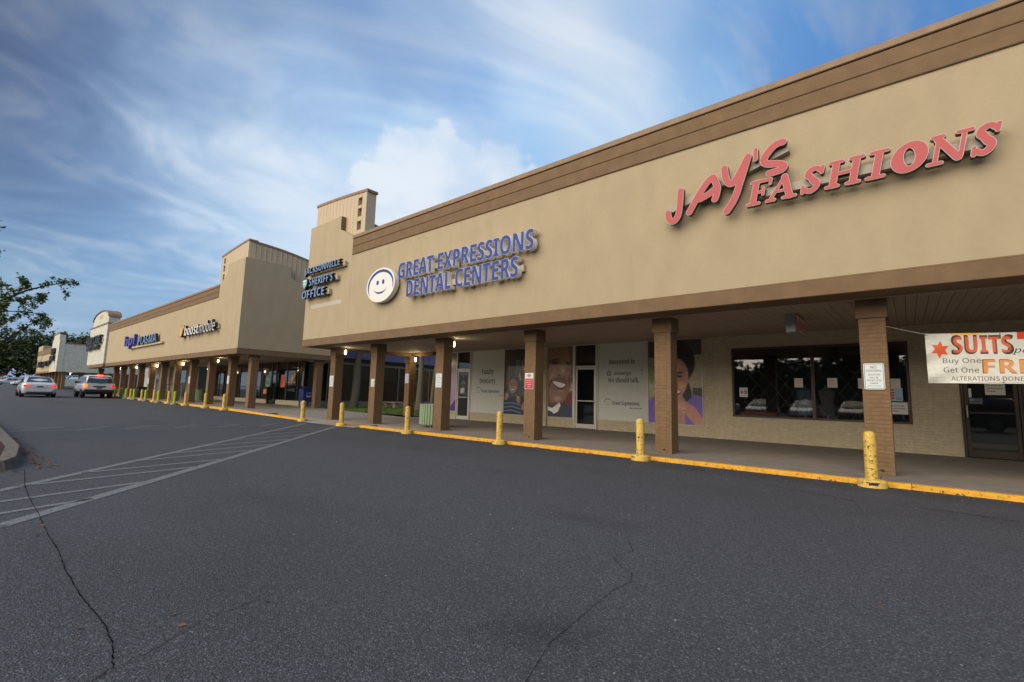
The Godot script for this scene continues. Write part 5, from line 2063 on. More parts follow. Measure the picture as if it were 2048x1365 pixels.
func signs() -> void:
	# JAY'S over FASHIONS
	var j := thing("shop_sign", "faded red raised JAY'S FASHIONS letters on the parapet wall", "sign", Vector3(-1.2, 4.9, FZ))
	var z1 := 1.03
	var groups := [
		[[Vector2(-3.18, 5.21), Vector2(-3.20, 4.93), Vector2(-3.24, 4.72), Vector2(-3.33, 4.63), Vector2(-3.41, 4.69), Vector2(-3.43, 4.82)]],
		[[Vector2(-3.02, 4.74), Vector2(-2.85, 5.02), Vector2(-2.67, 5.25), Vector2(-2.57, 5.31)], [Vector2(-2.57, 5.31), Vector2(-2.50, 5.08), Vector2(-2.55, 4.88)], [Vector2(-2.82, 4.95), Vector2(-2.65, 5.01), Vector2(-2.50, 5.09)]],
		[[Vector2(-2.37, 5.42), Vector2(-2.35, 5.23), Vector2(-2.29, 5.11), Vector2(-2.21, 5.12), Vector2(-2.09, 5.30), Vector2(-1.97, 5.52)], [Vector2(-1.97, 5.52), Vector2(-2.10, 5.12), Vector2(-2.21, 4.81), Vector2(-2.35, 4.60)]],
		[[Vector2(-1.84, 5.61), Vector2(-1.85, 5.43)]],
		[[Vector2(-1.42, 5.61), Vector2(-1.54, 5.59), Vector2(-1.66, 5.48), Vector2(-1.72, 5.37), Vector2(-1.67, 5.29), Vector2(-1.50, 5.24), Vector2(-1.42, 5.18), Vector2(-1.47, 5.12), Vector2(-1.64, 5.11)]]]
	for g in groups.size():
		red_letters(j, strokes(groups[g], 0.038 if g == 3 else 0.062), z1)
	var xs := [[-2.04, -1.66], [-1.73, -1.25], [-1.23, -0.90], [-0.87, -0.40], [-0.35, -0.10], [-0.06, 0.35], [0.36, 0.80], [0.80, 1.09]]
	var word := "FASHIONS"
	for k in 8:
		red_letters(j, fat_letter(word[k], xs[k][0], xs[k][1], 4.595, 5.035, 0.20), z1)
	var rc := MB.new()
	rc.hexa([Vector3(-3.45, 4.84, 0.93), Vector3(-1.35, 5.47, 0.93), Vector3(-1.35, 5.47, FZ + 0.005), Vector3(-3.45, 4.84, FZ + 0.005), Vector3(-3.47, 4.96, 0.93), Vector3(-1.38, 5.59, 0.93), Vector3(-1.38, 5.59, FZ + 0.005), Vector3(-3.47, 4.96, FZ + 0.005)])
	part("raceway", rc, mats.raceway_grey, j)
	bx("raceway", Vector3(-1.95, 4.745, FZ + 0.005), Vector3(1.05, 4.89, 0.94), mats.raceway_grey, j, 0.004)

	# the dental name in two lines, and its disc
	var d := thing("shop_sign", "blue raised GREAT EXPRESSIONS DENTAL CENTERS letters with white sides", "sign", Vector3(-9.4, 4.6, FZ))
	letters(d, bolder(fitted(glyph_loops("GREAT EXPRESSIONS"), -12.11, -6.75, 4.735, 5.235), 0.009), 0.90, 1.05, mats.letter_white, mats.letter_blue, 0.006)
	letters(d, bolder(fitted(glyph_loops("DENTAL CENTERS"), -11.65, -7.22, 4.11, 4.63), 0.009), 0.90, 1.05, mats.letter_white, mats.letter_blue, 0.006)
	bx("raceway", Vector3(-12.0, 4.86, FZ + 0.005), Vector3(-6.78, 5.03, 0.902), mats.raceway, d, 0.004)
	bx("raceway", Vector3(-11.55, 4.26, FZ + 0.005), Vector3(-7.16, 4.43, 0.902), mats.raceway, d, 0.004)
	var s := thing("round_sign", "white oval smiling face sign left of the blue dental letters", "sign", Vector3(-13.09, 4.685, FZ))
	var oval := PackedVector2Array()
	for k in 48:
		var a := TAU * k / 48
		oval.append(Vector2(-13.09 + cos(a) * 0.79, 4.685 + sin(a) * 0.57))
	var b := MB.new()
	prism(b, oval, [], 0.87, 1.03)
	part("disc", b, mats.letter_white, s)
	bx("bracket", Vector3(-13.5, 4.6, FZ + 0.003), Vector3(-12.35, 4.75, 0.868), mats.raceway, s)
	var P := func(u: float, v: float) -> Vector2: return Vector2(-13.09 + u * 0.79, 4.685 + v * 0.57)
	var ring := PackedVector2Array()
	for k in 33:
		var a := lerpf(-0.12, 1.22, k / 32.0) * PI
		ring.append(P.call(cos(a) * 0.91, sin(a) * 0.91))
	for k in 33:
		var a := lerpf(1.22, -0.12, k / 32.0) * PI
		var q := 0.905 - 0.15 * pow(sin(PI * k / 32.0), 0.8)
		ring.append(P.call(cos(a) * q, sin(a) * q - 0.005))
	var rb := MB.new()
	prism(rb, ring, [], 1.034, 1.034)
	part("hair_arc", rb, mats.letter_blue, s)
	for e in [-0.20, 0.20]:
		var ey := PackedVector2Array()
		for k in 20:
			var a := TAU * k / 20
			ey.append(P.call(e + cos(a) * 0.085, 0.16 + sin(a) * 0.14))
		var eb := MB.new()
		prism(eb, ey, [], 1.034, 1.034)
		part("eye", eb, mats.letter_blue, s)
	var mouth := PackedVector2Array()
	for k in 21:
		var a := lerpf(1.10, 1.90, k / 20.0) * PI
		mouth.append(P.call(cos(a) * 0.52, sin(a) * 0.56 + 0.04))
	for k in 21:
		var a := lerpf(1.90, 1.10, k / 20.0) * PI
		mouth.append(P.call(cos(a) * 0.52, sin(a) * (0.56 - 0.11 * sin(PI * k / 20.0)) + 0.04))
	var mo := MB.new()
	prism(mo, mouth, [], 1.034, 1.034)
	part("mouth", mo, mats.letter_blue, s)

	# the sheriff's office
	var o := thing("office_sign", "pale blue JACKSONVILLE SHERIFF'S OFFICE letters with dark sides on the corner", "sign", Vector3(-17.2, 5.4, FZ))
	for t in [["JACKSONVILLE", -18.40, -15.70, 5.725, 6.04], ["SHERIFF'S", -17.93, -16.16, 5.28, 5.58], ["OFFICE", -18.46, -16.70, 4.805, 5.125]]:
		letters(o, fitted(glyph_loops(t[0]), t[1], t[2], t[3], t[4]), 0.93, 1.06, mats.letter_black, mats.letter_pale, 0.002)
		bx("raceway", Vector3(t[1] + 0.1, t[3] + 0.05, FZ + 0.006), Vector3(t[2] + 0.12, t[4] - 0.10, 0.932), mats.raceway, o)
	var sh := PackedVector2Array([Vector2(-18.28, 5.18), Vector2(-18.13, 5.30), Vector2(-18.07, 5.46), Vector2(-18.09, 5.60), Vector2(-18.28, 5.62), Vector2(-18.47, 5.60), Vector2(-18.49, 5.46), Vector2(-18.43, 5.30)])
	var bb := MB.new()
	prism(bb, sh, [], 0.9, 1.07)
	var bd := part("badge", bb, mats.letter_black, o)
	var bf := MB.new()
	prism(bf, grown(sh, -0.025)[0], [], 1.074, 1.074)
	part("badge_face", bf, mats.badge_teal, bd)
	for q in [[-18.40, -18.16, 5.50, 5.56], [-18.36, -18.20, 5.38, 5.43]]:
		bx("badge_mark", Vector3(q[0], q[2], 1.074), Vector3(q[1], q[3], 1.078), mats.letter_white, bd)
	# ghost of an older sign
	bx("wall_patch", Vector3(-18.14, 4.41, FZ - 0.01), Vector3(-15.85, 4.57, FZ + 0.009), mats.patch, o)

	# second row
	var bo := thing("shop_sign", "white boostmobile letters with a yellow mark on the second row", "sign", Vector3(-31, 4.5, FZ))
	letters(bo, fitted(glyph_loops("boost"), -33.25, -30.75, 4.24, 4.88), 0.90, 1.06, mats.letter_black, mats.letter_white, 0.012)
	letters(bo, fitted(glyph_loops("mobile", false), -30.62, -28.15, 4.24, 4.90, 0.06), 0.90, 1.06, mats.letter_black, mats.letter_white, 0.008)
	var mk := MB.new()
	prism(mk, PackedVector2Array([Vector2(-34.15, 4.26), Vector2(-33.75, 4.20), Vector2(-33.35, 4.80), Vector2(-33.45, 4.92), Vector2(-34.05, 4.90)]), [], 0.90, 1.06)
	var mko := part("mark", mk, mats.letter_black, bo)
	var mf := MB.new()
	prism(mf, PackedVector2Array([Vector2(-34.12, 4.30), Vector2(-33.80, 4.26), Vector2(-33.62, 4.52), Vector2(-33.86, 4.88), Vector2(-34.03, 4.88)]), [], 1.064, 1.064)
	prism(mf, PackedVector2Array([Vector2(-33.80, 4.89), Vector2(-33.58, 4.58), Vector2(-33.40, 4.82), Vector2(-33.48, 4.90)]), [], 1.064, 1.064)
	part("mark_face", mf, mats.sign_yellow, mko)
	bx("raceway", Vector3(-33.2, 4.40, FZ + 0.005), Vector3(-28.0, 4.55, 0.902), mats.raceway, bo)
	var pl := thing("shop_sign", "violet bpl and pale PLASMA letters beside the boostmobile sign", "sign", Vector3(-43.5, 4.6, FZ))
	letters(pl, fitted(glyph_loops("bpl", true), -48.45, -45.15, 4.10, 5.15), 0.92, 1.12, mats.letter_blue, mats.letter_violet, 0.05)
	letters(pl, fitted(glyph_loops("PLASMA"), -44.30, -39.35, 4.24, 4.86), 0.90, 1.06, mats.letter_black, mats.letter_pale, 0.02)
	bx("raceway", Vector3(-47.5, 4.12, FZ + 0.005), Vector3(-38.3, 4.24, 0.96), mats.raceway, pl)
	# white shop, far row
	var wh := thing("shop_sign", "worn red and dark letters in two rows on the white shop", "sign", Vector3(-61.4, 5.3, 0.95))
	letters(wh, fitted(glyph_loops("HAIR CARE"), -65.5, -58.3, 5.15, 6.0), 1.0, 1.2, mats.letter_black, mats.letter_red, 0.10)
	letters(wh, fitted(glyph_loops("BEAUTY SUPPLY"), -64.9, -58.8, 4.62, 5.05), 1.0, 1.2, mats.letter_black, mats.letter_trim, 0.05)
	bx("raceway", Vector3(-65.0, 5.4, 0.955), Vector3(-57.9, 5.6, 1.02), mats.raceway, wh)
	var n := 0
	for q in [[-91.6, -88.6, 5.2, 6.1, "upper dark sign of two on the peaked white front", "MED"], [-92.3, -88.4, 4.35, 5.1, "lower dark sign of two on the peaked white front", "CARE"], [-94.2, -91.9, 3.95, 4.5, "small dark sign nearest the peaked front on the far row", "SHOP"], [-100.0, -95.5, 3.8, 4.5, "middle dark sign of the three on the far row", "STORE"], [-105.8, -101.5, 3.7, 4.6, "last dark sign of the three on the far row", "NAILS"]]:
		var f := thing("shop_sign", q[4], "sign", Vector3(q[0], q[2], 1.0))
		letters(f, fitted(glyph_loops(q[5]), q[0], q[1], q[2], q[3]), 1.0 if n > 1 else 1.12, 1.35, mats.letter_black, mats.letter_violet, 0.10)
		n += 1
	hanging_things()

# fat rounded italic capitals with stubby feet; u, v run over the letter's box
func fat_letter(ch: String, x0: float, x1: float, y0: float, y1: float, slant: float) -> Array:
	var P := func(u: float, v: float) -> Vector2:
		var y := lerpf(y0, y1, v)
		return Vector2(lerpf(x0, x1, u) + slant * (y - y0), y)
	var w := x1 - x0
	var thick := 0.052
	var thin := 0.026
	var foot := 0.030
	var lines := []   # [[points], radius]
	match ch:
		"F": lines = [[[[0.30, 0.10], [0.30, 0.90]], thick], [[[0.08, 0.06], [0.56, 0.06]], foot], [[[0.12, 0.93], [0.88, 0.93]], foot + 0.004], [[[0.90, 0.92], [0.90, 0.74]], thin], [[[0.35, 0.50], [0.66, 0.50]], thin], [[[0.66, 0.62], [0.66, 0.38]], thin]]
		"A": lines = [[[[0.16, 0.08], [0.50, 0.90]], thin + 0.004], [[[0.50, 0.88], [0.76, 0.10]], thick + 0.004], [[[0.30, 0.36], [0.66, 0.36]], thin], [[[0.05, 0.06], [0.30, 0.06]], foot], [[[0.56, 0.06], [0.94, 0.06]], foot]]
		"S": lines = [[[[0.78, 0.80], [0.56, 0.92], [0.30, 0.84], [0.26, 0.68], [0.48, 0.54], [0.70, 0.40], [0.72, 0.22], [0.50, 0.08], [0.26, 0.16]], 0.044], [[[0.86, 0.92], [0.84, 0.70]], foot], [[[0.14, 0.30], [0.16, 0.06]], foot], [[[0.36, 0.66], [0.62, 0.38]], thick]]
		"H": lines = [[[[0.22, 0.10], [0.22, 0.90]], thick], [[[0.78, 0.10], [0.78, 0.90]], thick], [[[0.22, 0.50], [0.78, 0.50]], thin + 0.004], [[[0.05, 0.06], [0.38, 0.06]], foot], [[[0.62, 0.06], [0.95, 0.06]], foot], [[[0.05, 0.94], [0.38, 0.94]], foot], [[[0.62, 0.94], [0.95, 0.94]], foot]]
		"I": lines = [[[[0.5, 0.10], [0.5, 0.90]], thick], [[[0.10, 0.06], [0.90, 0.06]], foot], [[[0.10, 0.94], [0.90, 0.94]], foot]]
		"N": lines = [[[[0.20, 0.08], [0.20, 0.90]], thin + 0.004], [[[0.18, 0.86], [0.74, 0.12]], thick], [[[0.80, 0.14], [0.80, 0.92]], thin + 0.004], [[[0.04, 0.06], [0.36, 0.06]], foot], [[[0.04, 0.94], [0.30, 0.94]], foot], [[[0.64, 0.94], [0.97, 0.94]], foot]]
	if ch == "O":
		var out := PackedVector2Array()
		var hole := PackedVector2Array()
		for k in 36:
			var a := TAU * k / 36
			out.append(P.call(0.5 + 0.52 * cos(a), 0.5 + 0.53 * sin(a)))
			hole.append(P.call(0.5 + 0.15 * cos(a) - 0.05 * sin(a), 0.5 + 0.30 * sin(a)))
		hole.reverse()
		return [out, hole]
	var polys := []
	for l in lines:
		var pts := []
		for q in l[0]:
			pts.append(P.call(q[0], q[1]))
		polys.append([pts, l[1]])
	return strokes_of(polys)

func red_letters(parent: Node, loops: Array, z1: float) -> void:
	var outer := []
	var holes := []
	for l in loops:
		if Geometry2D.is_polygon_clockwise(l):
			holes.append(l)
		else:
			outer.append(l)
	for s in shapes(outer + holes):
		var b := MB.new()
		prism(b, s[0], s[1], 0.935, z1)
		var o := part("letter", b, mats.letter_black, parent)
		var t := MB.new()
		prism(t, s[0], s[1], z1 - 0.012, z1 + 0.003)
		part("letter_edge", t, mats.letter_trim, o)
		var f := MB.new()
		for g in grown(s[0], -0.008):
			if Geometry2D.is_polygon_clockwise(g):
				continue
			var hs := []
			for hl in s[1]:
				var h: PackedVector2Array = hl
				if Geometry2D.is_polygon_clockwise(h):
					h = h.duplicate()
					h.reverse()
				hs.append_array(grown(h, 0.008))
			prism(f, g, hs, z1 + 0.006, z1 + 0.006)
		part("letter_face", f, mats.letter_red, o)

func hanging_things() -> void:
	# light box under the canopy
	var h := thing("hanging_sign", "rusty grey box sign hanging from the canopy ceiling before the shop window", "sign", Vector3(-1.75, 2.97, -1.6))
	bx("box", Vector3(-1.85, 2.60, -2.24), Vector3(-1.665, 2.985, -1.03), mats.steel_grey, h, 0.008)
	var p := Painter.new(160, 56, srgb(215, 185, 178))
	print_line(p, "FASHIONS", 86, 46, 34, srgb(160, 44, 34), true, true, false, 0.72)
	p.noise(0.3, 61)
	var m := StandardMaterial3D.new()
	m.albedo_texture = p.tex()
	m.roughness = 0.4
	var b := MB.new()
	b.quad(Vector3(-1.662, 2.63, -1.06), Vector3(-1.662, 2.63, -2.21), Vector3(-1.662, 2.955, -2.21), Vector3(-1.662, 2.955, -1.06))
	part("sign_face", b, m, h)
	bx("lamp_socket", Vector3(-1.73, 2.555, -1.12), Vector3(-1.69, 2.6, -1.08), mats.letter_black, h)
	# cloth banner between the columns
	var bn := thing("banner", "white cloth banner with SUITS and a red star tied beside the nearest column", "banner", Vector3(1.5, 1.95, -0.1))
	var W := 800
	var H := 256
	var t := Painter.new(W, H, srgb(205, 205, 198))
	t.noise(0.05, 62)
	t.blob(150, -8, 80, 26, srgb(225, 175, 60), 0.5)
	var star := PackedVector2Array()
	for k in 12:
		var a := -PI / 2 + TAU * k / 12.0 + 0.1
		var r := 1.0 if k % 2 == 0 else 0.52
		star.append(Vector2(52 + cos(a) * 36 * r, 84 + sin(a) * 46 * r))
	t.fill([star], srgb(212, 88, 48))
	var out := []
	for s in shapes(fitted(glyph_loops("SUITS"), 100, 300, 103, 16)):
		for g in Geometry2D.offset_polygon(s[0], 5.0, Geometry2D.JOIN_ROUND):
			out.append(g)
		if out.is_empty():
			out.append(s[0])
	t.fill(fitted(glyph_loops("SUITS"), 94, 306, 110, 10), srgb(48, 34, 28))
	t.fill(fitted(glyph_loops("SUITS"), 98, 302, 106, 14), srgb(92, 48, 34))
	t.fill(fitted(glyph_loops("SUITS"), 102, 298, 101, 19), srgb(205, 96, 58))
	print_text(t, "Special", 276, 420, 74, 112, srgb(50, 50, 50), false, true, 0.35)
	t.rect(318, 0, 800, 36, srgb(196, 62, 40))
	print_text(t, "Buy One", 60, 194, 128, 162, srgb(74, 74, 74), false)
	print_text(t, "Get One", 60, 186, 176, 202, srgb(74, 74, 74), false)
	t.fill(fitted(glyph_loops("FREE"), 197, 420, 206, 135), srgb(110, 78, 52))
	t.fill(fitted(glyph_loops("FREE"), 201, 416, 202, 139), srgb(206, 142, 82))
	print_text(t, "ALTERATIONS DONE", 86, 330, 221, 242, srgb(80, 60, 52), false)
	t.rect(150, 250, 700, 252, srgb(120, 120, 118), 0.6)
	var mm := StandardMaterial3D.new()
	mm.albedo_texture = t.tex()
	mm.roughness = 0.7
	mm.cull_mode = BaseMaterial3D.CULL_DISABLED
	var cl := MB.new()
	var NX := 48
	var NY := 16
	var at := func(i: int, k: int) -> Vector3:
		var u := float(i) / NX
		var v := float(k) / NY
		var sag := 0.035 * sin(PI * u) * v
		return Vector3(lerpf(0.235, 2.75, u) - 0.015 * (1 - v) * sin(u * 3.0), lerpf(1.545, 2.325, v) - sag - 0.02 * u, -0.10 + 0.016 * sin(u * 19.0 + v * 5.0) + 0.03 * sin(u * 7.0 + v) * (1 - v) + 0.035 * exp(-8.0 * u) * sin((v - u * 1.6) * 13.0))
	for i in NX:
		for k in NY:
			var P := [at.call(i, k), at.call(i + 1, k), at.call(i + 1, k + 1), at.call(i, k + 1)]
			var U := [Vector2(i, NY - k), Vector2(i + 1, NY - k), Vector2(i + 1, NY - k - 1), Vector2(i, NY - k - 1)]
			for q in 4:
				U[q] = Vector2(U[q].x / NX, U[q].y / NY)
			cl.tri(P[0], P[1], P[2], U[0], U[1], U[2])
			cl.tri(P[0], P[2], P[3], U[0], U[2], U[3])
	part("cloth", cl, mm, bn)
	for g in [[0, 16], [16, 16], [32, 16], [48, 16], [0, 0], [16, 0], [32, 0], [48, 0]]:
		var q: Vector3 = at.call(g[0], g[1])
		var gb := MB.new()
		var cc := q + Vector3(0.018 if g[0] == 0 else -0.01, -0.02 if g[1] == 16 else 0.02, 0.006)
		for k in 8:
			var a0 := TAU * k / 8
			var a1 := TAU * (k + 1) / 8
			gb.tri(cc, cc + Vector3(cos(a0), sin(a0), 0) * 0.009, cc + Vector3(cos(a1), sin(a1), 0) * 0.009)
		part("eyelet", gb, mats.letter_black, bn)
	for e in [[Vector3(0.245, 2.315, -0.1), Vector3(-0.236, 2.475, -0.06)], [Vector3(2.74, 2.27, -0.1), Vector3(3.0, 2.45, -0.06)]]:
		var rp := MB.new()
		rp.tube([e[0], (e[0] + e[1]) * 0.5 - Vector3(0, 0.006, 0), e[1]], [0.004, 0.004, 0.004], 5)
		part("rope", rp, mats.rope, bn)

# ---------------------------------------------------------------- plates on the columns
func plate(o: Node, x0: float, x1: float, y0: float, y1: float, z: float, t: Texture2D, r := 0.028) -> void:
	var pl := PackedVector2Array()
	for c in [[x1 - r, y1 - r, 0.0], [x0 + r, y1 - r, PI / 2], [x0 + r, y0 + r, PI], [x1 - r, y0 + r, PI * 1.5]]:
		for k in 5:
			var a: float = c[2] + PI / 2 * k / 4.0
			pl.append(Vector2(c[0] + cos(a) * r, c[1] + sin(a) * r))
	var b := MB.new()
	prism(b, pl, [], z, z + 0.004, true)
	part("plate", b, mats.white_sheet, o)
	var m := StandardMaterial3D.new()
	m.albedo_texture = t
	m.roughness = 0.4
	var f := MB.new()
	var tr := flat_tris(pl, [])
	for i in range(0, tr.size(), 3):
		var P := []
		var U := []
		for k in 3:
			P.append(Vector3(tr[i + k].x, tr[i + k].y, z + 0.006))
			U.append(Vector2((tr[i + k].x - x0) / (x1 - x0), (y1 - tr[i + k].y) / (y1 - y0)))
		f.tri(P[0], P[1], P[2], U[0], U[1], U[2])
	part("sign_face", f, m, o)
	for y in [y0 + 0.02, y1 - 0.02]:
		bx("bolt", Vector3((x0 + x1) / 2 - 0.005, y - 0.005, z + 0.006), Vector3((x0 + x1) / 2 + 0.005, y + 0.005, z + 0.011), mats.steel_grey, o, 0.002)

func frame_round(p: Painter, w: int, h: int, inset: int, th: int, r: int, ink: Color, bg: Color) -> void:
	for s in [[inset, ink], [inset + th, bg]]:
		var i: int = s[0]
		var rr := maxi(2, r - i)
		var l := PackedVector2Array()
		for c in [[w - i - rr, i + rr, -PI / 2], [w - i - rr, h - i - rr, 0.0], [i + rr, h - i - rr, PI / 2], [i + rr, i + rr, PI]]:
			for k in 6:
				var a: float = c[2] + PI / 2 * k / 5.0
				l.append(Vector2(c[0] + cos(a) * rr, c[1] + sin(a) * rr))
		p.fill([l], s[1])

func notices() -> void:
	var bg := srgb(206, 214, 218)
	var ink := srgb(34, 38, 46)
	var p := Painter.new(192, 304, bg)
	frame_round(p, 192, 304, 8, 4, 24, ink, bg)
	for t in [["NO", 62, 30, 1.0], ["LOITERING", 100, 25, 0.86], ["VIOLATORS", 142, 19, 0.86], ["WILL BE", 176, 19, 0.86], ["PROSECUTED", 208, 19, 0.86], ["UNDER", 242, 19, 0.86], ["UNDER FL. SS. 856.021(1)", 268, 9, 0.9]]:
		print_line(p, t[0], 96, t[1], t[2], ink, false, false, false, t[3])
	var lo := p.tex()
	var spots := [
		[-0.566, -0.294, 1.435, 1.865, 0.008, "white NO LOITERING plate on the column nearest to the camera"],
		[-11.31, -11.03, 1.38, 1.82, 0.006, "white NO LOITERING plate on the column beside the green slatted bin"],
		[-18.53, -18.25, 1.66, 2.12, -4.274, "white NO LOITERING plate on the column at the back of the court"],
		[-28.72, -28.44, 1.44, 1.88, 0.006, "narrow white plate on the second column of the second row"],
		[-35.32, -35.02, 1.45, 1.90, 0.006, "narrow white plate on the column beside the far slatted bin"],
		[-45.10, -44.80, 1.40, 1.84, 0.006, "narrow white plate on a distant column near the metal frame"]]
	for s in spots:
		var o := thing("notice_plate", s[5], "sign", Vector3(s[0], s[2], s[4]), "plates against loitering on the columns")
		plate(o, s[0], s[1], s[2], s[3], s[4], lo)
	# red and white plate
	var r := Painter.new(192, 288, srgb(208, 206, 202))
	print_line(r, "NO", 96, 66, 40, srgb(46, 52, 110), true)
	r.blob(96, 48, 34, 34, srgb(190, 70, 70), 0.05, 0, 0.35)
	r.rect(8, 100, 184, 280, srgb(172, 34, 46))
	for t in [["Skateboards,", 140], ["Rollerblades,", 178], ["or Bicycles", 216], ["Allowed", 254]]:
		print_line(r, t[0], 96, t[1], 19, srgb(225, 205, 200), true, false, false, 0.82)
	var o1 := thing("notice_plate", "red and white NO Skateboards plate on the middle column", "sign", Vector3(-7.75, 1.38, 0.006))
	plate(o1, -7.745, -7.465, 1.37, 1.79, 0.006, r.tex(), 0.006)
	# arrow plate on the next one, white list on the corner column
	var g := Painter.new(128, 176, srgb(205, 210, 195))
	g.fill([PackedVector2Array([Vector2(48, 70), Vector2(80, 50), Vector2(80, 62), Vector2(112, 60), Vector2(112, 84), Vector2(80, 80), Vector2(80, 92)])], srgb(40, 90, 60))
	for y in [108, 122, 136, 150]:
		g.rect(24, y, 48, y + 7, srgb(90, 110, 96))
		g.rect(60, y, 74, y + 7, srgb(90, 110, 96))
		g.rect(84, y, 104, y + 7, srgb(60, 90, 70))
	var o2 := thing("notice_plate", "small white plate with a dark green arrow on a column", "sign", Vector3(-14.83, 1.38, 0.006))
	plate(o2, -14.83, -14.63, 1.38, 1.66, 0.006, g.tex(), 0.02)
	var l := Painter.new(128, 224, srgb(206, 204, 208))
	for y in [40, 84, 128, 168]:
		for k in 3:
			l.rect(24 + k * 28 + (y % 7), y, 44 + k * 28, y + 16, srgb(104, 104, 116))
	var o3 := thing("notice_plate", "tall white paper notice on the corner column by the court", "sign", Vector3(-17.72, 1.38, 0.006))
	plate(o3, -17.74, -17.46, 1.37, 1.80, 0.006, l.tex(), 0.004)
	for k in 5:
		bx("label_strip", Vector3(-17.73, 1.835 + k * 0.062, 0.004), Vector3(-17.46, 1.868 + k * 0.062, 0.008), mats.strip_brown, o3)

# ---------------------------------------------------------------- bollards, bins, lamps and the like
func make_bollard(label: String, post: Material, foot: Material, at: Vector3, round_foot: float) -> Node3D:
	var o := thing("bollard", label, "bollard", at, "bollards along the kerb")
	var p := MB.new()
	p.lathe(at, [Vector2(0.078, 0.0), Vector2(0.078, 0.66), Vector2(0.074, 0.685), Vector2(0.055, 0.707), Vector2(0.03, 0.717), Vector2(0.0, 0.72)], 22)
	part("post", p, post, o)
	var b := MB.new()
	b.lathe(at, [Vector2(round_foot + 0.015, -0.08), Vector2(round_foot + 0.012, 0.004), Vector2(round_foot - 0.008, 0.026), Vector2(0.07, 0.036)], 18, 0.9)
	part("foot", b, foot, o)
	return o

func scuffs(o: Node3D, at: Vector3, marks: Array) -> void:
	for m in marks:
		var b := MB.new()
		var n := 5
		for k in n:
			var a0: float = m[0] + m[2] * (float(k) / n - 0.5)
			var a1: float = m[0] + m[2] * (float(k + 1) / n - 0.5)
			var y0: float = m[1] + m[4] * (float(k) / n) + rng.randf_range(-0.003, 0.003)
			var y1: float = m[1] + m[4] * (float(k + 1) / n) + rng.randf_range(-0.003, 0.003)
			var r: float = m[5]
			var h: float = m[3] * rng.randf_range(0.5, 1.0)
			b.quad(at + Vector3(sin(a0) * r, y0 - h, cos(a0) * r * m[6]), at + Vector3(sin(a1) * r, y1 - h * 0.7, cos(a1) * r * m[6]), at + Vector3(sin(a1) * r, y1 + h, cos(a1) * r * m[6]), at + Vector3(sin(a0) * r, y0 + h * 0.8, cos(a0) * r * m[6]))
		part("scuff", b, mats.scuff, o)

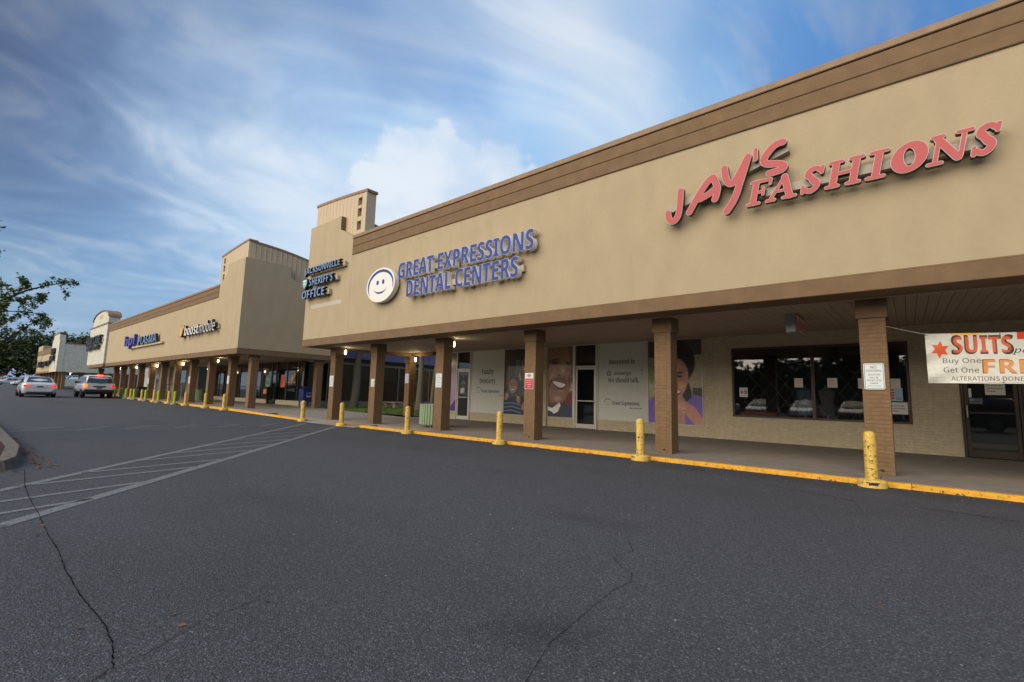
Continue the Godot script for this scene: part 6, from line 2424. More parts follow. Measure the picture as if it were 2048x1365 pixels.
func street_things() -> void:
	var near := [
		[-0.49, "yellow bollard with black scuffs before the nearest column"], [-4.08, "yellow bollard before the column left of the wide shop window"],
		[-7.76, "yellow bollard before the column with the red and white plate"], [-11.40, "yellow bollard with a dark hole, beside the green slatted bin"],
		[-15.05, "yellow bollard standing at the end of the hatched crosswalk"], [-17.85, "yellow bollard at the ramp, in front of the blue mailbox"]]
	for q in near:
		var at := Vector3(q[0], 0.08, 0.95)
		var o := make_bollard(q[1], mats.post_yellow, mats.post_yellow, at, 0.165)
		var r := 0.0795
		if q[0] > -1.0:
			scuffs(o, at, [[-0.1, 0.50, 0.5, 0.006, 0.01, r, 1.0], [-0.2, 0.485, 0.2, 0.012, 0.0, r, 1.0], [0.0, 0.36, 0.4, 0.004, 0.004, r, 1.0], [0.15, 0.275, 0.7, 0.005, -0.02, r, 1.0], [0.3, 0.30, 0.3, 0.003, 0.0, r, 1.0], [0.1, 0.19, 0.7, 0.004, -0.015, r, 1.0], [0.05, 0.16, 0.3, 0.003, 0.0, r, 1.0]])
			scuffs(o, at, [[0.1, -0.008, 0.9, 0.012, -0.005, 0.1795, 0.9], [0.15, -0.03, 0.6, 0.02, 0.0, 0.1795, 0.9]])
		elif q[0] > -8.5:
			scuffs(o, at, [[-0.55, -0.012, 0.7, 0.012, 0.0, 0.1795, 0.9]])
		elif q[0] > -12:
			scuffs(o, at, [[-0.1, 0.61, 0.25, 0.03, 0.0, r, 1.0]])
	var far := [
		[-26.03, 0, "yellow bollard nearest the corner of the second row"], [-28.71, 0, "second yellow bollard from the corner of the second row"], [-32.03, 0, "yellow bollard between the slatted bin and the second row corner"],
		[-33.72, 1, "lime bollard nearest to the camera, before the second row"], [-35.34, 0, "yellow bollard right of the slatted bin in the second row"], [-37.20, 1, "lime bollard left of the slatted bin, second from the near end"],
		[-38.66, 0, "yellow bollard between the second and third lime bollards"], [-40.35, 1, "third lime bollard from the near end, before the metal frame"], [-41.85, 0, "yellow bollard with a dark rusty top among the lime bollards"],
		[-43.57, 1, "fourth lime bollard from the near end"], [-45.13, 0, "yellow bollard close beside the fifth lime bollard"], [-46.05, 1, "fifth lime bollard from the near end"],
		[-47.55, 1, "sixth lime bollard, beside the dark bin"], [-48.35, 0, "yellow bollard left of the dark bin"], [-49.85, 1, "farthest lime bollard, shaded by a column"], [-51.6, 0, "farthest yellow bollard, beside the white off-roader"]]
	for q in far:
		var lime: bool = q[1] == 1
		make_bollard(q[2], mats.post_lime if lime else mats.post_yellow, mats.concrete_pale if lime else mats.post_yellow, Vector3(q[0], wy(q[0]) - 0.02, 1.05 if lime else 0.95), 0.2)
	# slatted bins
	slat_bin(Vector3(-12.36, 0.07, -0.86), 0.53, 0.76, "round green slatted bin beside the column at the crosswalk")
	slat_bin(Vector3(-37.2, wy(-37.2), -1.1), 0.62, 0.82, "round green slatted bin before the second row of shops")
	var c := thing("cart_frame", "grey metal frame over green panels among the lime bollards", "cart rack", Vector3(-45, wy(-45), -0.9))
	var fr := MB.new()
	for e in [[Vector3(-46.2, 0.30, -0.9), Vector3(-46.2, 1.42, -0.9)], [Vector3(-43.7, 0.30, -0.9), Vector3(-43.7, 1.42, -0.9)], [Vector3(-46.2, 1.40, -0.9), Vector3(-43.7, 1.40, -0.9)], [Vector3(-46.2, 0.92, -0.9), Vector3(-43.7, 0.92, -0.9)], [Vector3(-46.2, 0.30, -1.9), Vector3(-46.2, 1.40, -1.9)], [Vector3(-46.2, 1.40, -1.9), Vector3(-46.2, 1.40, -0.9)], [Vector3(-43.7, 1.40, -1.9), Vector3(-43.7, 1.40, -0.9)], [Vector3(-43.7, 0.3, -1.9), Vector3(-43.7, 1.40, -1.9)]]:
		fr.tube([e[0], e[1]], [0.035, 0.035], 6, true)
	part("frame", fr, mats.steel_grey, c)
	for k in 6:
		bx("panel", Vector3(-46.15 + k * 0.41, 0.32, -0.98), Vector3(-45.77 + k * 0.41, 0.88, -0.93), mats.green_bin, c, 0.01)
	var db := thing("waste_bin", "dark square bin between the far lime and yellow bollards", "bin", Vector3(-47.6, wy(-47.6), -0.2))
	var dm := MB.new()
	dm.cbox(Vector3(-47.95, 0.30, -0.55), Vector3(-47.25, 1.05, 0.1), 0.03)
	part("body", dm, mats.dark_bin, db)
	bx("lid", Vector3(-47.99, 1.05, -0.59), Vector3(-47.21, 1.16, 0.14), mats.plastic_black, db, 0.02)
	mailbox()
	# paper rack by the shop door
	var n := thing("newspaper_rack", "black newspaper rack with an orange card before the second row door", "newspaper rack", Vector3(-33.0, wy(-33), -4.0))
	var yb := wy(-33.0)
	bx("cabinet", Vector3(-33.3, yb + 0.3, -4.25), Vector3(-32.75, yb + 1.15, -3.8), mats.plastic_black, n, 0.015)
	bx("pedestal", Vector3(-33.12, yb, -4.1), Vector3(-32.93, yb + 0.3, -3.95), mats.plastic_black, n)
	bx("card", Vector3(-33.26, yb + 0.68, -3.8), Vector3(-32.79, yb + 0.98, -3.793), mats.card_orange, n)
	bx("window", Vector3(-33.2, yb + 0.40, -3.8), Vector3(-32.85, yb + 0.62, -3.794), mats.car_glass, n)
	# bench on the court lawn
	var be := thing("bench", "concrete slab bench standing on the court lawn", "bench", Vector3(-26.8, 0.22, -9.5))
	bx("seat", Vector3(-27.8, 0.50, -9.75), Vector3(-26.05, 0.59, -9.3), mats.stone_base, be, 0.015)
	for x in [-27.45, -26.5]:
		bx("leg", Vector3(x, 0.2, -9.68), Vector3(x + 0.24, 0.50, -9.38), mats.soffit, be, 0.01)
	# lamps under the canopies
	var lamps := [
		[-11.0, -0.4, 2.955, "lit jar lamp under the canopy beside the column with the NO LOITERING plate"], [-17.4, -0.4, 2.955, "lit jar lamp at the corner column of the nearest row"],
		[-17.66, -4.15, 2.95, "lit jar lamp at the back of the court canopy"], [-31.65, -0.4, 3.0, "lit jar lamp of the second row, nearest to the camera"],
		[-38.2, -0.4, 3.0, "second lit jar lamp along the second row"], [-44.65, -0.4, 3.0, "third lit jar lamp along the second row"], [-51.05, -0.4, 3.0, "fourth lit jar lamp along the second row"],
		[-57.3, -0.4, 3.0, "farthest lit jar lamp, below the white shop"], [-26.16, -4.0, 2.95, "small lamp at the court corner of the second row"], [-88.4, -0.6, 2.84, "lit lamp under the canopy of the farthest row"]]
	for q in lamps:
		lamp(Vector3(q[0], q[2], q[1]), q[3], q[0] != -26.16)
	# strip light in the alcove of the second row
	var t := thing("strip_light", "lit white strip light in the tan alcove of the second row", "lamp", Vector3(-47, 2.9, -4.9))
	bx("tube", Vector3(-47.9, 2.82, -4.95), Vector3(-46.2, 2.90, -4.8), mats.tube_lit, t, 0.01)
	bx("housing", Vector3(-47.95, 2.91, -4.98), Vector3(-46.15, 2.98, -4.77), mats.white_sheet, t)
	var al := AreaLight3D.new()
	al.name = "strip_lamp"
	t.add_child(al)
	al.position = Vector3(-47.05, 2.80, -4.87) - t.position
	al.rotation.x = -PI / 2
	al.area_size = Vector2(1.6, 0.1)
	al.light_energy = 0.5
	al.light_color = Color(1.0, 0.92, 0.75)
	al.shadow_enabled = true
	# folding gate behind the clothes shop window
	var g := thing("folding_gate", "folding lattice gate behind the clothes shop window", "security gate", Vector3(-1.9, 0.75, -5.4))
	var gx := -3.75
	while gx < -0.02:
		for s in [[gx, gx + 0.36], [gx + 0.36, gx]]:
			for k in 3:
				var y0 := 0.74 + k * 0.49
				var m := MB.new()
				var a := Vector3(s[0], y0, -5.42 if s[0] < s[1] else -5.405)
				var e := Vector3(s[1], y0 + 0.49, a.z)
				var nn := Vector3(-(e.y - a.y), e.x - a.x, 0).normalized() * 0.008
				m.hexa([a - nn + Vector3(0, 0, 0.004), a + nn + Vector3(0, 0, 0.004), a + nn, a - nn, e - nn + Vector3(0, 0, 0.004), e + nn + Vector3(0, 0, 0.004), e + nn, e - nn])
				part("gate_bar", m, mats.gate_bar, g)
		gx += 0.36
	# dress forms and boxes in the window
	var forms := [[-2.28, "left dress form in a pale blue shirt in the shop window", mats.cloth_blue], [-1.75, "middle dress form in a grey shirt in the shop window", mats.cloth_grey], [-0.72, "right dress form in a blue dress in the shop window", mats.cloth_blue]]
	for q in forms:
		var o := thing("dress_form", q[1], "dress form", Vector3(q[0], 0.07, -5.85))
		var b := MB.new()
		b.lathe(Vector3(q[0], 0.07, -5.85), [Vector2(0.16, 0.80), Vector2(0.19, 0.95), Vector2(0.14, 1.15), Vector2(0.20, 1.38), Vector2(0.20, 1.48), Vector2(0.08, 1.55), Vector2(0.05, 1.62), Vector2(0.0, 1.63)], 16, 0.6)
		part("shirt", b, q[2], o)
		var st := MB.new()
		st.tube([Vector3(q[0], 0.09, -5.85), Vector3(q[0], 0.9, -5.85)], [0.02, 0.02], 6)
		st.lathe(Vector3(q[0], 0.07, -5.85), [Vector2(0.18, 0.0), Vector2(0.18, 0.02), Vector2(0.02, 0.03)], 14)
		part("stand", st, mats.steel_grey, o)
	var pl := thing("planter", "long red planter box with dried flowers in the shop window", "planter", Vector3(-3.45, 0.75, -5.6))
	bx("box", Vector3(-3.9, 0.70, -5.72), Vector3(-2.95, 0.90, -5.55), mats.planter_red, pl, 0.01)
	var fl := MB.new()
	for k in 260:
		var p := Vector3(rng.randf_range(-3.88, -2.97), rng.randf_range(0.88, 1.06), rng.randf_range(-5.72, -5.55))
		var d := Vector3(rng.randf_range(-1, 1), rng.randf_range(-1, 1), rng.randf_range(-1, 1)).normalized() * 0.02
		var e := d.cross(Vector3(0.3, 0.8, 0.5)).normalized() * 0.014
		fl.tri(p - d, p + e, p + d)
	part("flowers", fl, mats.flower_dry, pl)
	# stop sign far off
	var s := thing("stop_sign", "red octagonal stop sign on a thin post far across the lot", "sign", Vector3(-90, gy(-90), 2.47))
	var oc := PackedVector2Array()
	for k in 8:
		var a := TAU * (k + 0.5) / 8
		oc.append(Vector2(cos(a), sin(a)) * 0.30)
	var sp := Painter.new(96, 96, srgb(178, 48, 46))
	print_line(sp, "STOP", 48, 62, 28, srgb(215, 205, 200), true, false, false, 0.8)
	var sm := StandardMaterial3D.new()
	sm.albedo_texture = sp.tex()
	sm.roughness = 0.5
	var sb := MB.new()
	for k in 8:
		var p0: Vector2 = oc[k]
		var p1: Vector2 = oc[(k + 1) % 8]
		var U := func(v: Vector2) -> Vector2: return Vector2(0.5 - v.x / 0.6, 0.5 - v.y / 0.6)
		var V := func(v: Vector2) -> Vector3: return Vector3(-89.97, 2.2 + v.y, 2.47 + v.x)
		sb.tri(V.call(Vector2.ZERO), V.call(p1), V.call(p0), U.call(Vector2.ZERO), U.call(p1), U.call(p0))
	part("sign_face", sb, sm, s)
	var ob := MB.new()
	ob.tube([Vector3(-90, gy(-90), 2.47), Vector3(-90, 2.45, 2.47)], [0.03, 0.03], 6, true)
	part("post", ob, mats.steel_grey, s)

func lamp(at: Vector3, label: String, lit: bool) -> void:
	var o := thing("canopy_lamp", label, "lamp", at, "jar lamps under the canopies")
	var m := MB.new()
	m.lathe(at, [Vector2(0.0, -0.10), Vector2(0.035, -0.10), Vector2(0.04, -0.06), Vector2(0.05, -0.02), Vector2(0.05, 0.0)], 12)
	part("socket", m, mats.lamp_metal, o)
	var b := MB.new()
	b.lathe(at, [Vector2(0.0, -0.285), Vector2(0.022, -0.275), Vector2(0.036, -0.25), Vector2(0.038, -0.20), Vector2(0.032, -0.12), Vector2(0.028, -0.10)], 14)
	part("bulb", b, mats.bulb if lit else mats.white_sheet, o)
	if lit:
		var l := OmniLight3D.new()
		l.name = "bulb_light"
		o.add_child(l)
		l.position = Vector3(0, -0.2, 0)
		l.light_color = Color(1.0, 0.90, 0.66)
		l.light_energy = 0.075
		l.light_size = 0.03
		l.omni_range = 30.0
		l.omni_attenuation = 2.0
		l.shadow_enabled = true

func slat_bin(at: Vector3, r: float, h: float, label: String) -> void:
	var o := thing("slatted_bin", label, "bin", at)
	var c := MB.new()
	c.lathe(at, [Vector2(r - 0.06, 0.10), Vector2(r - 0.06, h - 0.03), Vector2(r - 0.10, h - 0.03), Vector2(r - 0.10, 0.12)], 24, 0.8)
	part("liner", c, mats.dark_bin, o)
	var n := 30
	var s := MB.new()
	s.cbox(Vector3(-0.043, 0.09, -0.014), Vector3(0.043, h, 0.014), 0.012)
	var sm := s.commit()
	for k in n:
		var a := TAU * k / n
		var q := inst("slat", sm, mats.green_bin, at + Vector3(sin(a) * (r - 0.02), 0, cos(a) * (r - 0.02) * 0.8), o)
		q.rotation.y = atan2(sin(a) * 0.8, cos(a))
	var t := MB.new()
	t.lathe(at, [Vector2(r - 0.12, h - 0.02), Vector2(r - 0.12, h + 0.012), Vector2(r + 0.005, h + 0.012), Vector2(r + 0.005, h - 0.012)], 30, 0.8)
	part("rim", t, mats.steel_grey, o)
	for k in 3:
		var a := TAU * k / 3 + 0.5
		bx("foot", at + Vector3(sin(a) * r * 0.7 - 0.02, 0, cos(a) * r * 0.55 - 0.02), at + Vector3(sin(a) * r * 0.7 + 0.02, 0.11, cos(a) * r * 0.55 + 0.02), mats.steel_grey, o)

func mailbox() -> void:
	var o := thing("mailbox", "blue street mailbox with a white eagle mark beside the court", "mailbox", Vector3(-27.82, 0.24, -4.05))
	var x0 := -28.1
	var x1 := -27.55
	var zf := -3.76
	var zb := -4.36
	bx("plinth", Vector3(-28.3, 0.19, -4.55), Vector3(-27.3, 0.245, -3.55), mats.concrete_pale, o, 0.01)
	for x in [x0, x1 - 0.06]:
		for z in [zb + 0.02, zf - 0.08]:
			bx("leg", Vector3(x + 0.002, 0.245, z), Vector3(x + 0.058, 0.56, z + 0.06), mats.mail_blue, o, 0.004)
	# body: rounded top turned about the x axis
	var prof := PackedVector2Array([Vector2(zb, 0.54), Vector2(zf, 0.54)])
	for k in 13:
		var a := PI * k / 12.0
		prof.append(Vector2((zf + zb) / 2 + cos(a) * (zf - zb) / 2, 1.14 + sin(a) * 0.29))
	var b := MB.new()
	var n := prof.size()
	for k in n:
		var p: Vector2 = prof[k]
		var q: Vector2 = prof[(k + 1) % n]
		b.quad(Vector3(x0, p.y, p.x), Vector3(x0, q.y, q.x), Vector3(x1, q.y, q.x), Vector3(x1, p.y, p.x))
		b.tri(Vector3(x1, 0.9, (zf + zb) / 2), Vector3(x1, p.y, p.x), Vector3(x1, q.y, q.x))
		b.tri(Vector3(x0, 0.9, (zf + zb) / 2), Vector3(x0, q.y, q.x), Vector3(x0, p.y, p.x))
	for k in b.n.size() / 3:
		# keep the faces turned outwards
		var mid := (b.v[k * 3] + b.v[k * 3 + 1] + b.v[k * 3 + 2]) / 3.0
		if b.n[k * 3].dot(mid - Vector3((x0 + x1) / 2, 0.95, (zf + zb) / 2)) < 0:
			for i in 3:
				b.n[k * 3 + i] = -b.n[k * 3 + i]
			var t := b.v[k * 3]
			b.v[k * 3] = b.v[k * 3 + 1]
			b.v[k * 3 + 1] = t
	part("body", b, mats.mail_blue, o)
	var hd := MB.new()
	hd.tube([Vector3(x0 + 0.1, 1.22, zf + 0.005), Vector3(x0 + 0.1, 1.22, zf + 0.04), Vector3(x1 - 0.1, 1.22, zf + 0.04), Vector3(x1 - 0.1, 1.22, zf + 0.005)], [0.012, 0.012, 0.012, 0.012], 6)
	part("handle", hd, mats.steel_grey, o)
	bx("rim_band", Vector3(x0 - 0.01, 0.53, zb - 0.008), Vector3(x1 + 0.008, 0.56, zf + 0.008), mats.mail_blue, o, 0.004)
	# the mark: a leaning white panel with a dark eagle head
	var pt := func(u: float, v: float, d: float) -> Vector3: return Vector3(x1 + d, 0.80 + 0.26 * v, -3.93 - 0.30 * u + 0.02 * v - 0.03)
	var quadm := func(l: Array, d: float, mt: Material, nm: String) -> void:
		var mb := MB.new()
		for k in range(1, l.size() - 1):
			mb.tri(pt.call(l[0][0], l[0][1], d), pt.call(l[k][0], l[k][1], d), pt.call(l[k + 1][0], l[k + 1][1], d))
		if mb.n[0].x < 0:
			for i in mb.n.size():
				mb.n[i] = -mb.n[i]
		part(nm, mb, mt, o)
	quadm.call([[0, 0], [0.9, 0], [1.0, 1], [0.1, 1]], 0.003, mats.letter_white, "mark_panel")
	quadm.call([[0.12, 0.36], [0.90, 0.36], [0.94, 0.9], [0.18, 0.9]], 0.005, mats.mail_blue, "mark_field")
	quadm.call([[0.12, 0.36], [0.55, 0.62], [0.80, 0.70], [0.92, 0.74], [0.40, 0.82], [0.18, 0.9]], 0.007, mats.letter_white, "mark_eagle")
	quadm.call([[0.36, 0.36], [0.75, 0.60], [0.90, 0.66], [0.90, 0.5], [0.60, 0.36]], 0.007, mats.letter_white, "mark_eagle")
	quadm.call([[0.06, 0.12], [0.92, 0.12], [0.93, 0.24], [0.07, 0.24]], 0.005, mats.mail_blue, "mark_line")

# ---------------------------------------------------------------- vehicles
# built nose towards -x, tail at x = 0, wheels on y = 0
func ring(x: float, s: Array) -> Array:
	# s: [y bottom, half width bottom, y waist, half width waist, y shoulder, half width shoulder, y top, half width top]
	var r := []
	var half := [Vector2(s[1] * 0.8, s[0]), Vector2(s[1], s[0] + 0.05), Vector2(s[3], s[2]), Vector2(s[5], s[4]), Vector2((s[5] + s[7]) * 0.5 + 0.02, (s[4] + s[6]) * 0.5 + 0.015), Vector2(s[7], s[6])]
	for p in half:
		r.append(Vector3(x, p.y, p.x))
	half.reverse()
	for p in half:
		r.append(Vector3(x, p.y, -p.x))
	return r

func wheel(o: Node3D, x: float, z: float, r: float, w: float, side: float) -> void:
	var at := Vector3(x, r, z)
	var t := MB.new()
	var prof := [Vector2(r * 0.62, w / 2), Vector2(r * 0.93, w / 2), Vector2(r, w * 0.36), Vector2(r, -w * 0.36), Vector2(r * 0.93, -w / 2), Vector2(r * 0.62, -w / 2)]
	for i in prof.size() - 1:
		for k in 20:
			var a0 := TAU * k / 20
			var a1 := TAU * (k + 1) / 20
			var f := func(p: Vector2, a: float) -> Vector3: return at + Vector3(cos(a) * p.x, sin(a) * p.x, p.y)
			var P := [f.call(prof[i], a0), f.call(prof[i], a1), f.call(prof[i + 1], a1), f.call(prof[i + 1], a0)]
			if (P[1] - P[0]).cross(P[2] - P[0]).dot((P[0] + P[2]) * 0.5 - at) < 0:
				P.reverse()
			t.quad(P[0], P[1], P[2], P[3])
	var tt := part("wheel", t, mats.tyre, o)
	var d := MB.new()
	var zz := side * w * 0.38
	for k in 10:
		var a0 := TAU * k / 10
		var a1 := TAU * (k + 0.55) / 10
		var c := at + Vector3(0, 0, zz)
		var p0 := c + Vector3(cos(a0), sin(a0), 0) * r * 0.6
		var p1 := c + Vector3(cos(a1), sin(a1), 0) * r * 0.6
		if side > 0:
			d.tri(c + Vector3(0, 0, side * 0.02), p0, p1)
		else:
			d.tri(c + Vector3(0, 0, side * 0.02), p1, p0)
	part("rim", d, mats.rim, tt)
	var h := MB.new()
	for k in 16:
		var a0 := TAU * k / 16
		var a1 := TAU * (k + 1) / 16
		var c := at + Vector3(0, 0, side * w * 0.30)
		var p0 := c + Vector3(cos(a0), sin(a0), 0) * r * 0.64
		var p1 := c + Vector3(cos(a1), sin(a1), 0) * r * 0.64
		if side > 0:
			h.tri(c, p0, p1)
		else:
			h.tri(c, p1, p0)
	part("hub", h, mats.plastic_black, tt)

# a window lying on the four corners given, drawn in from its edges and standing a little proud
func glazing(called: String, o: Node, a: Vector3, b: Vector3, c: Vector3, d: Vector3, inx: float, iny: float, out: Vector3) -> void:
	var at := func(u: float, v: float) -> Vector3: return a.lerp(b, u).lerp(d.lerp(c, u), v) + out
	var P := [at.call(inx, iny), at.call(1 - inx, iny), at.call(1 - inx, 1 - iny), at.call(inx, 1 - iny)]
	if (P[1] - P[0]).cross(P[2] - P[0]).dot(out) < 0:
		P.reverse()
	var m := MB.new()
	m.quad(P[0], P[1], P[2], P[3])
	part(called, m, mats.car_glass, o)

func make_car(called: String, label: String, kind: String, paint: Material, lit: bool) -> Node3D:
	var o := thing(called, label, "car" if kind == "sedan" else "off-roader")
	var b := MB.new()
	var suv := kind == "suv"
	if not suv:
		b.loft([
			ring(-0.02, [0.42, 0.62, 0.60, 0.74, 0.82, 0.72, 0.90, 0.55]), ring(-0.10, [0.30, 0.78, 0.60, 0.86, 0.88, 0.82, 1.00, 0.66]), ring(-0.30, [0.24, 0.82, 0.60, 0.91, 0.90, 0.87, 1.04, 0.72]),
			ring(-0.75, [0.22, 0.84, 0.60, 0.92, 0.90, 0.89, 1.05, 0.76]), ring(-1.4, [0.20, 0.84, 0.58, 0.92, 0.90, 0.89, 1.02, 0.80]), ring(-2.6, [0.20, 0.84, 0.56, 0.92, 0.88, 0.89, 0.98, 0.80]),
			ring(-3.5, [0.20, 0.84, 0.55, 0.92, 0.83, 0.88, 0.95, 0.74]), ring(-4.3, [0.22, 0.82, 0.52, 0.90, 0.72, 0.84, 0.82, 0.66]), ring(-4.7, [0.26, 0.72, 0.48, 0.78, 0.62, 0.72, 0.68, 0.55]), ring(-4.82, [0.32, 0.55, 0.45, 0.6, 0.55, 0.55, 0.6, 0.4])])
		part("body", b, paint, o)
		var c := MB.new()
		var cab := func(x: float, yb: float, wb: float, yt: float, wt: float) -> Array:
			return [Vector3(x, yb, wb), Vector3(x, lerpf(yb, yt, 0.8), lerpf(wb, wt, 0.72)), Vector3(x, yt, wt * 0.86), Vector3(x, yt + 0.03, 0), Vector3(x, yt, -wt * 0.86), Vector3(x, lerpf(yb, yt, 0.8), -lerpf(wb, wt, 0.72)), Vector3(x, yb, -wb)]
		c.loft([cab.call(-0.62, 0.98, 0.80, 1.0, 0.74), cab.call(-0.95, 0.98, 0.82, 1.22, 0.70), cab.call(-1.42, 0.97, 0.85, 1.40, 0.66), cab.call(-2.0, 0.95, 0.86, 1.455, 0.66), cab.call(-2.6, 0.93, 0.86, 1.43, 0.65), cab.call(-3.05, 0.92, 0.85, 1.24, 0.66), cab.call(-3.55, 0.90, 0.82, 0.96, 0.72)])
		part("cabin", c, paint, o)
		glazing("rear_window", o, Vector3(-0.66, 1.03, 0.74), Vector3(-0.66, 1.03, -0.74), Vector3(-1.40, 1.415, -0.56), Vector3(-1.40, 1.415, 0.56), 0.04, 0.06, Vector3(0.02, 0.035, 0))
		glazing("windscreen", o, Vector3(-3.5, 0.98, 0.72), Vector3(-3.5, 0.98, -0.72), Vector3(-2.62, 1.44, -0.54), Vector3(-2.62, 1.44, 0.54), 0.05, 0.06, Vector3(-0.02, 0.035, 0))
		for s in [1.0, -1.0]:
			glazing("side_window", o, Vector3(-1.2, 0.99, 0.84 * s), Vector3(-2.15, 0.97, 0.86 * s), Vector3(-2.12, 1.38, 0.66 * s), Vector3(-1.5, 1.37, 0.66 * s), 0.03, 0.05, Vector3(0, 0.012, 0.03 * s))
			glazing("side_window", o, Vector3(-2.2, 0.97, 0.86 * s), Vector3(-3.2, 0.95, 0.85 * s), Vector3(-2.72, 1.36, 0.66 * s), Vector3(-2.17, 1.38, 0.66 * s), 0.03, 0.05, Vector3(0, 0.012, 0.03 * s))
			var mi := MB.new()
			mi.cbox(Vector3(-3.15, 0.95, 0.93 * s - 0.09), Vector3(-2.97, 1.09, 0.93 * s + 0.09), 0.03)
			part("mirror", mi, paint, o)
			var tl := MB.new()
			var zz := [0.46 * s, 0.84 * s]
			tl.cbox(Vector3(-0.30, 0.74, minf(zz[0], zz[1])), Vector3(0.0, 0.88, maxf(zz[0], zz[1])), 0.03)
			part("taillight", tl, mats.tail_red, o)
			bx("taillight_trim", Vector3(-0.26, 0.80, (0.46 if s > 0 else -0.70)), Vector3(0.004, 0.815, (0.70 if s > 0 else -0.46)), mats.letter_white, o)
			bx("headlight", Vector3(-4.66, 0.56, minf(0.45 * s, 0.78 * s)), Vector3(-4.35, 0.70, maxf(0.45 * s, 0.78 * s)), mats.rim, o, 0.03)
		bx("plate_recess", Vector3(-0.1, 0.66, -0.30), Vector3(0.003, 0.84, 0.30), paint, o, 0.01)
		bx("number_plate", Vector3(-0.05, 0.70, -0.16), Vector3(0.012, 0.81, 0.16), mats.plate_grey, o)
		bx("lower_bumper", Vector3(-0.35, 0.23, -0.66), Vector3(-0.02, 0.37, 0.66), mats.plastic_black, o, 0.03)
		for q in [[-1.02, 0.33], [-3.85, 0.33]]:
			for s in [1.0, -1.0]:
				wheel(o, q[0], 0.80 * s, 0.33, 0.22, s)
		bx("underbody", Vector3(-4.5, 0.18, -0.74), Vector3(-0.3, 0.40, 0.74), mats.plastic_black, o)
	else:
		b.loft([
			ring(-0.02, [0.52, 0.74, 0.70, 0.84, 0.98, 0.84, 1.06, 0.80]), ring(-0.10, [0.45, 0.82, 0.70, 0.89, 0.98, 0.88, 1.08, 0.84]), ring(-0.5, [0.42, 0.84, 0.70, 0.91, 0.98, 0.90, 1.08, 0.84]),
			ring(-2.9, [0.40, 0.84, 0.68, 0.91, 0.97, 0.90, 1.07, 0.83]), ring(-3.5, [0.40, 0.84, 0.66, 0.90, 0.95, 0.87, 1.04, 0.76]), ring(-4.3, [0.42, 0.82, 0.64, 0.88, 0.90, 0.82, 0.98, 0.70]), ring(-4.48, [0.48, 0.70, 0.62, 0.76, 0.84, 0.72, 0.90, 0.6])])
		part("body", b, paint, o)
		var c := MB.new()
		var cab := func(x: float, yb: float, wb: float, yt: float, wt: float) -> Array:
			return [Vector3(x, yb, wb), Vector3(x, lerpf(yb, yt, 0.85), lerpf(wb, wt, 0.85)), Vector3(x, yt, wt * 0.9), Vector3(x, yt + 0.02, 0), Vector3(x, yt, -wt * 0.9), Vector3(x, lerpf(yb, yt, 0.85), -lerpf(wb, wt, 0.85)), Vector3(x, yb, -wb)]
		c.loft([cab.call(-0.04, 1.03, 0.83, 1.10, 0.80), cab.call(-0.16, 1.03, 0.84, 1.52, 0.72), cab.call(-0.34, 1.03, 0.84, 1.69, 0.70), cab.call(-1.6, 1.03, 0.84, 1.72, 0.70), cab.call(-2.6, 1.03, 0.84, 1.68, 0.70), cab.call(-3.25, 1.02, 0.82, 1.10, 0.74)])
		part("cabin", c, paint, o)
		glazing("rear_window", o, Vector3(-0.05, 1.09, 0.80), Vector3(-0.05, 1.09, -0.80), Vector3(-0.25, 1.62, -0.66), Vector3(-0.25, 1.62, 0.66), 0.03, 0.03, Vector3(0.045, 0.015, 0))
		glazing("windscreen", o, Vector3(-3.24, 1.09, 0.74), Vector3(-3.24, 1.09, -0.74), Vector3(-2.62, 1.66, -0.6), Vector3(-2.62, 1.66, 0.6), 0.04, 0.05, Vector3(-0.03, 0.03, 0))
		for s in [1.0, -1.0]:
			for w in [[-0.35, -1.15], [-1.22, -2.0], [-2.08, -2.85]]:
				glazing("side_window", o, Vector3(w[0], 1.09, 0.84 * s), Vector3(w[1], 1.09, 0.84 * s), Vector3(w[1] + 0.06, 1.60, 0.74 * s), Vector3(w[0] - 0.02, 1.60, 0.74 * s), 0.03, 0.04, Vector3(0, 0.01, 0.025 * s))
			bx("mirror", Vector3(-2.95, 1.08, minf(0.86 * s, 1.06 * s)), Vector3(-2.82, 1.24, maxf(0.86 * s, 1.06 * s)), mats.plastic_black, o, 0.02)
			bx("taillight", Vector3(-0.14, 0.80, minf(0.70 * s, 0.895 * s)), Vector3(0.006, 1.0, maxf(0.70 * s, 0.895 * s)), mats.tail_lit if (lit and s > 0) else mats.tail_red, o, 0.015)
			var rr := MB.new()
			rr.tube([Vector3(-0.5, 1.73, 0.58 * s), Vector3(-0.6, 1.78, 0.58 * s), Vector3(-2.3, 1.79, 0.58 * s), Vector3(-2.4, 1.74, 0.58 * s)], [0.018, 0.018, 0.018, 0.018], 6)
			part("roof_rail", rr, mats.plastic_black, o)
		bx("high_brake_light", Vector3(-0.34, 1.685, -0.16), Vector3(-0.22, 1.735, 0.16), mats.tail_lit if lit else mats.tail_red, o, 0.01)
		bx("bumper", Vector3(-0.25, 0.42, -0.86), Vector3(0.09, 0.64, 0.86), mats.plastic_black, o, 0.03)
		bx("garnish", Vector3(-0.05, 0.83, -0.36), Vector3(0.014, 0.90, 0.36), mats.plastic_black, o, 0.005)
		bx("number_plate", Vector3(-0.05, 0.70, -0.16), Vector3(0.012, 0.81, 0.16), mats.plate_grey, o)
		var wp := MB.new()
		wp.tube([Vector3(0.0, 1.06, 0.05), Vector3(0.02, 1.14, -0.25)], [0.01, 0.008], 5)
		part("wiper", wp, mats.plastic_black, o)
		for q in [-0.95, -3.6]:
			for s in [1.0, -1.0]:
				wheel(o, q, 0.78 * s, 0.36, 0.24, s)
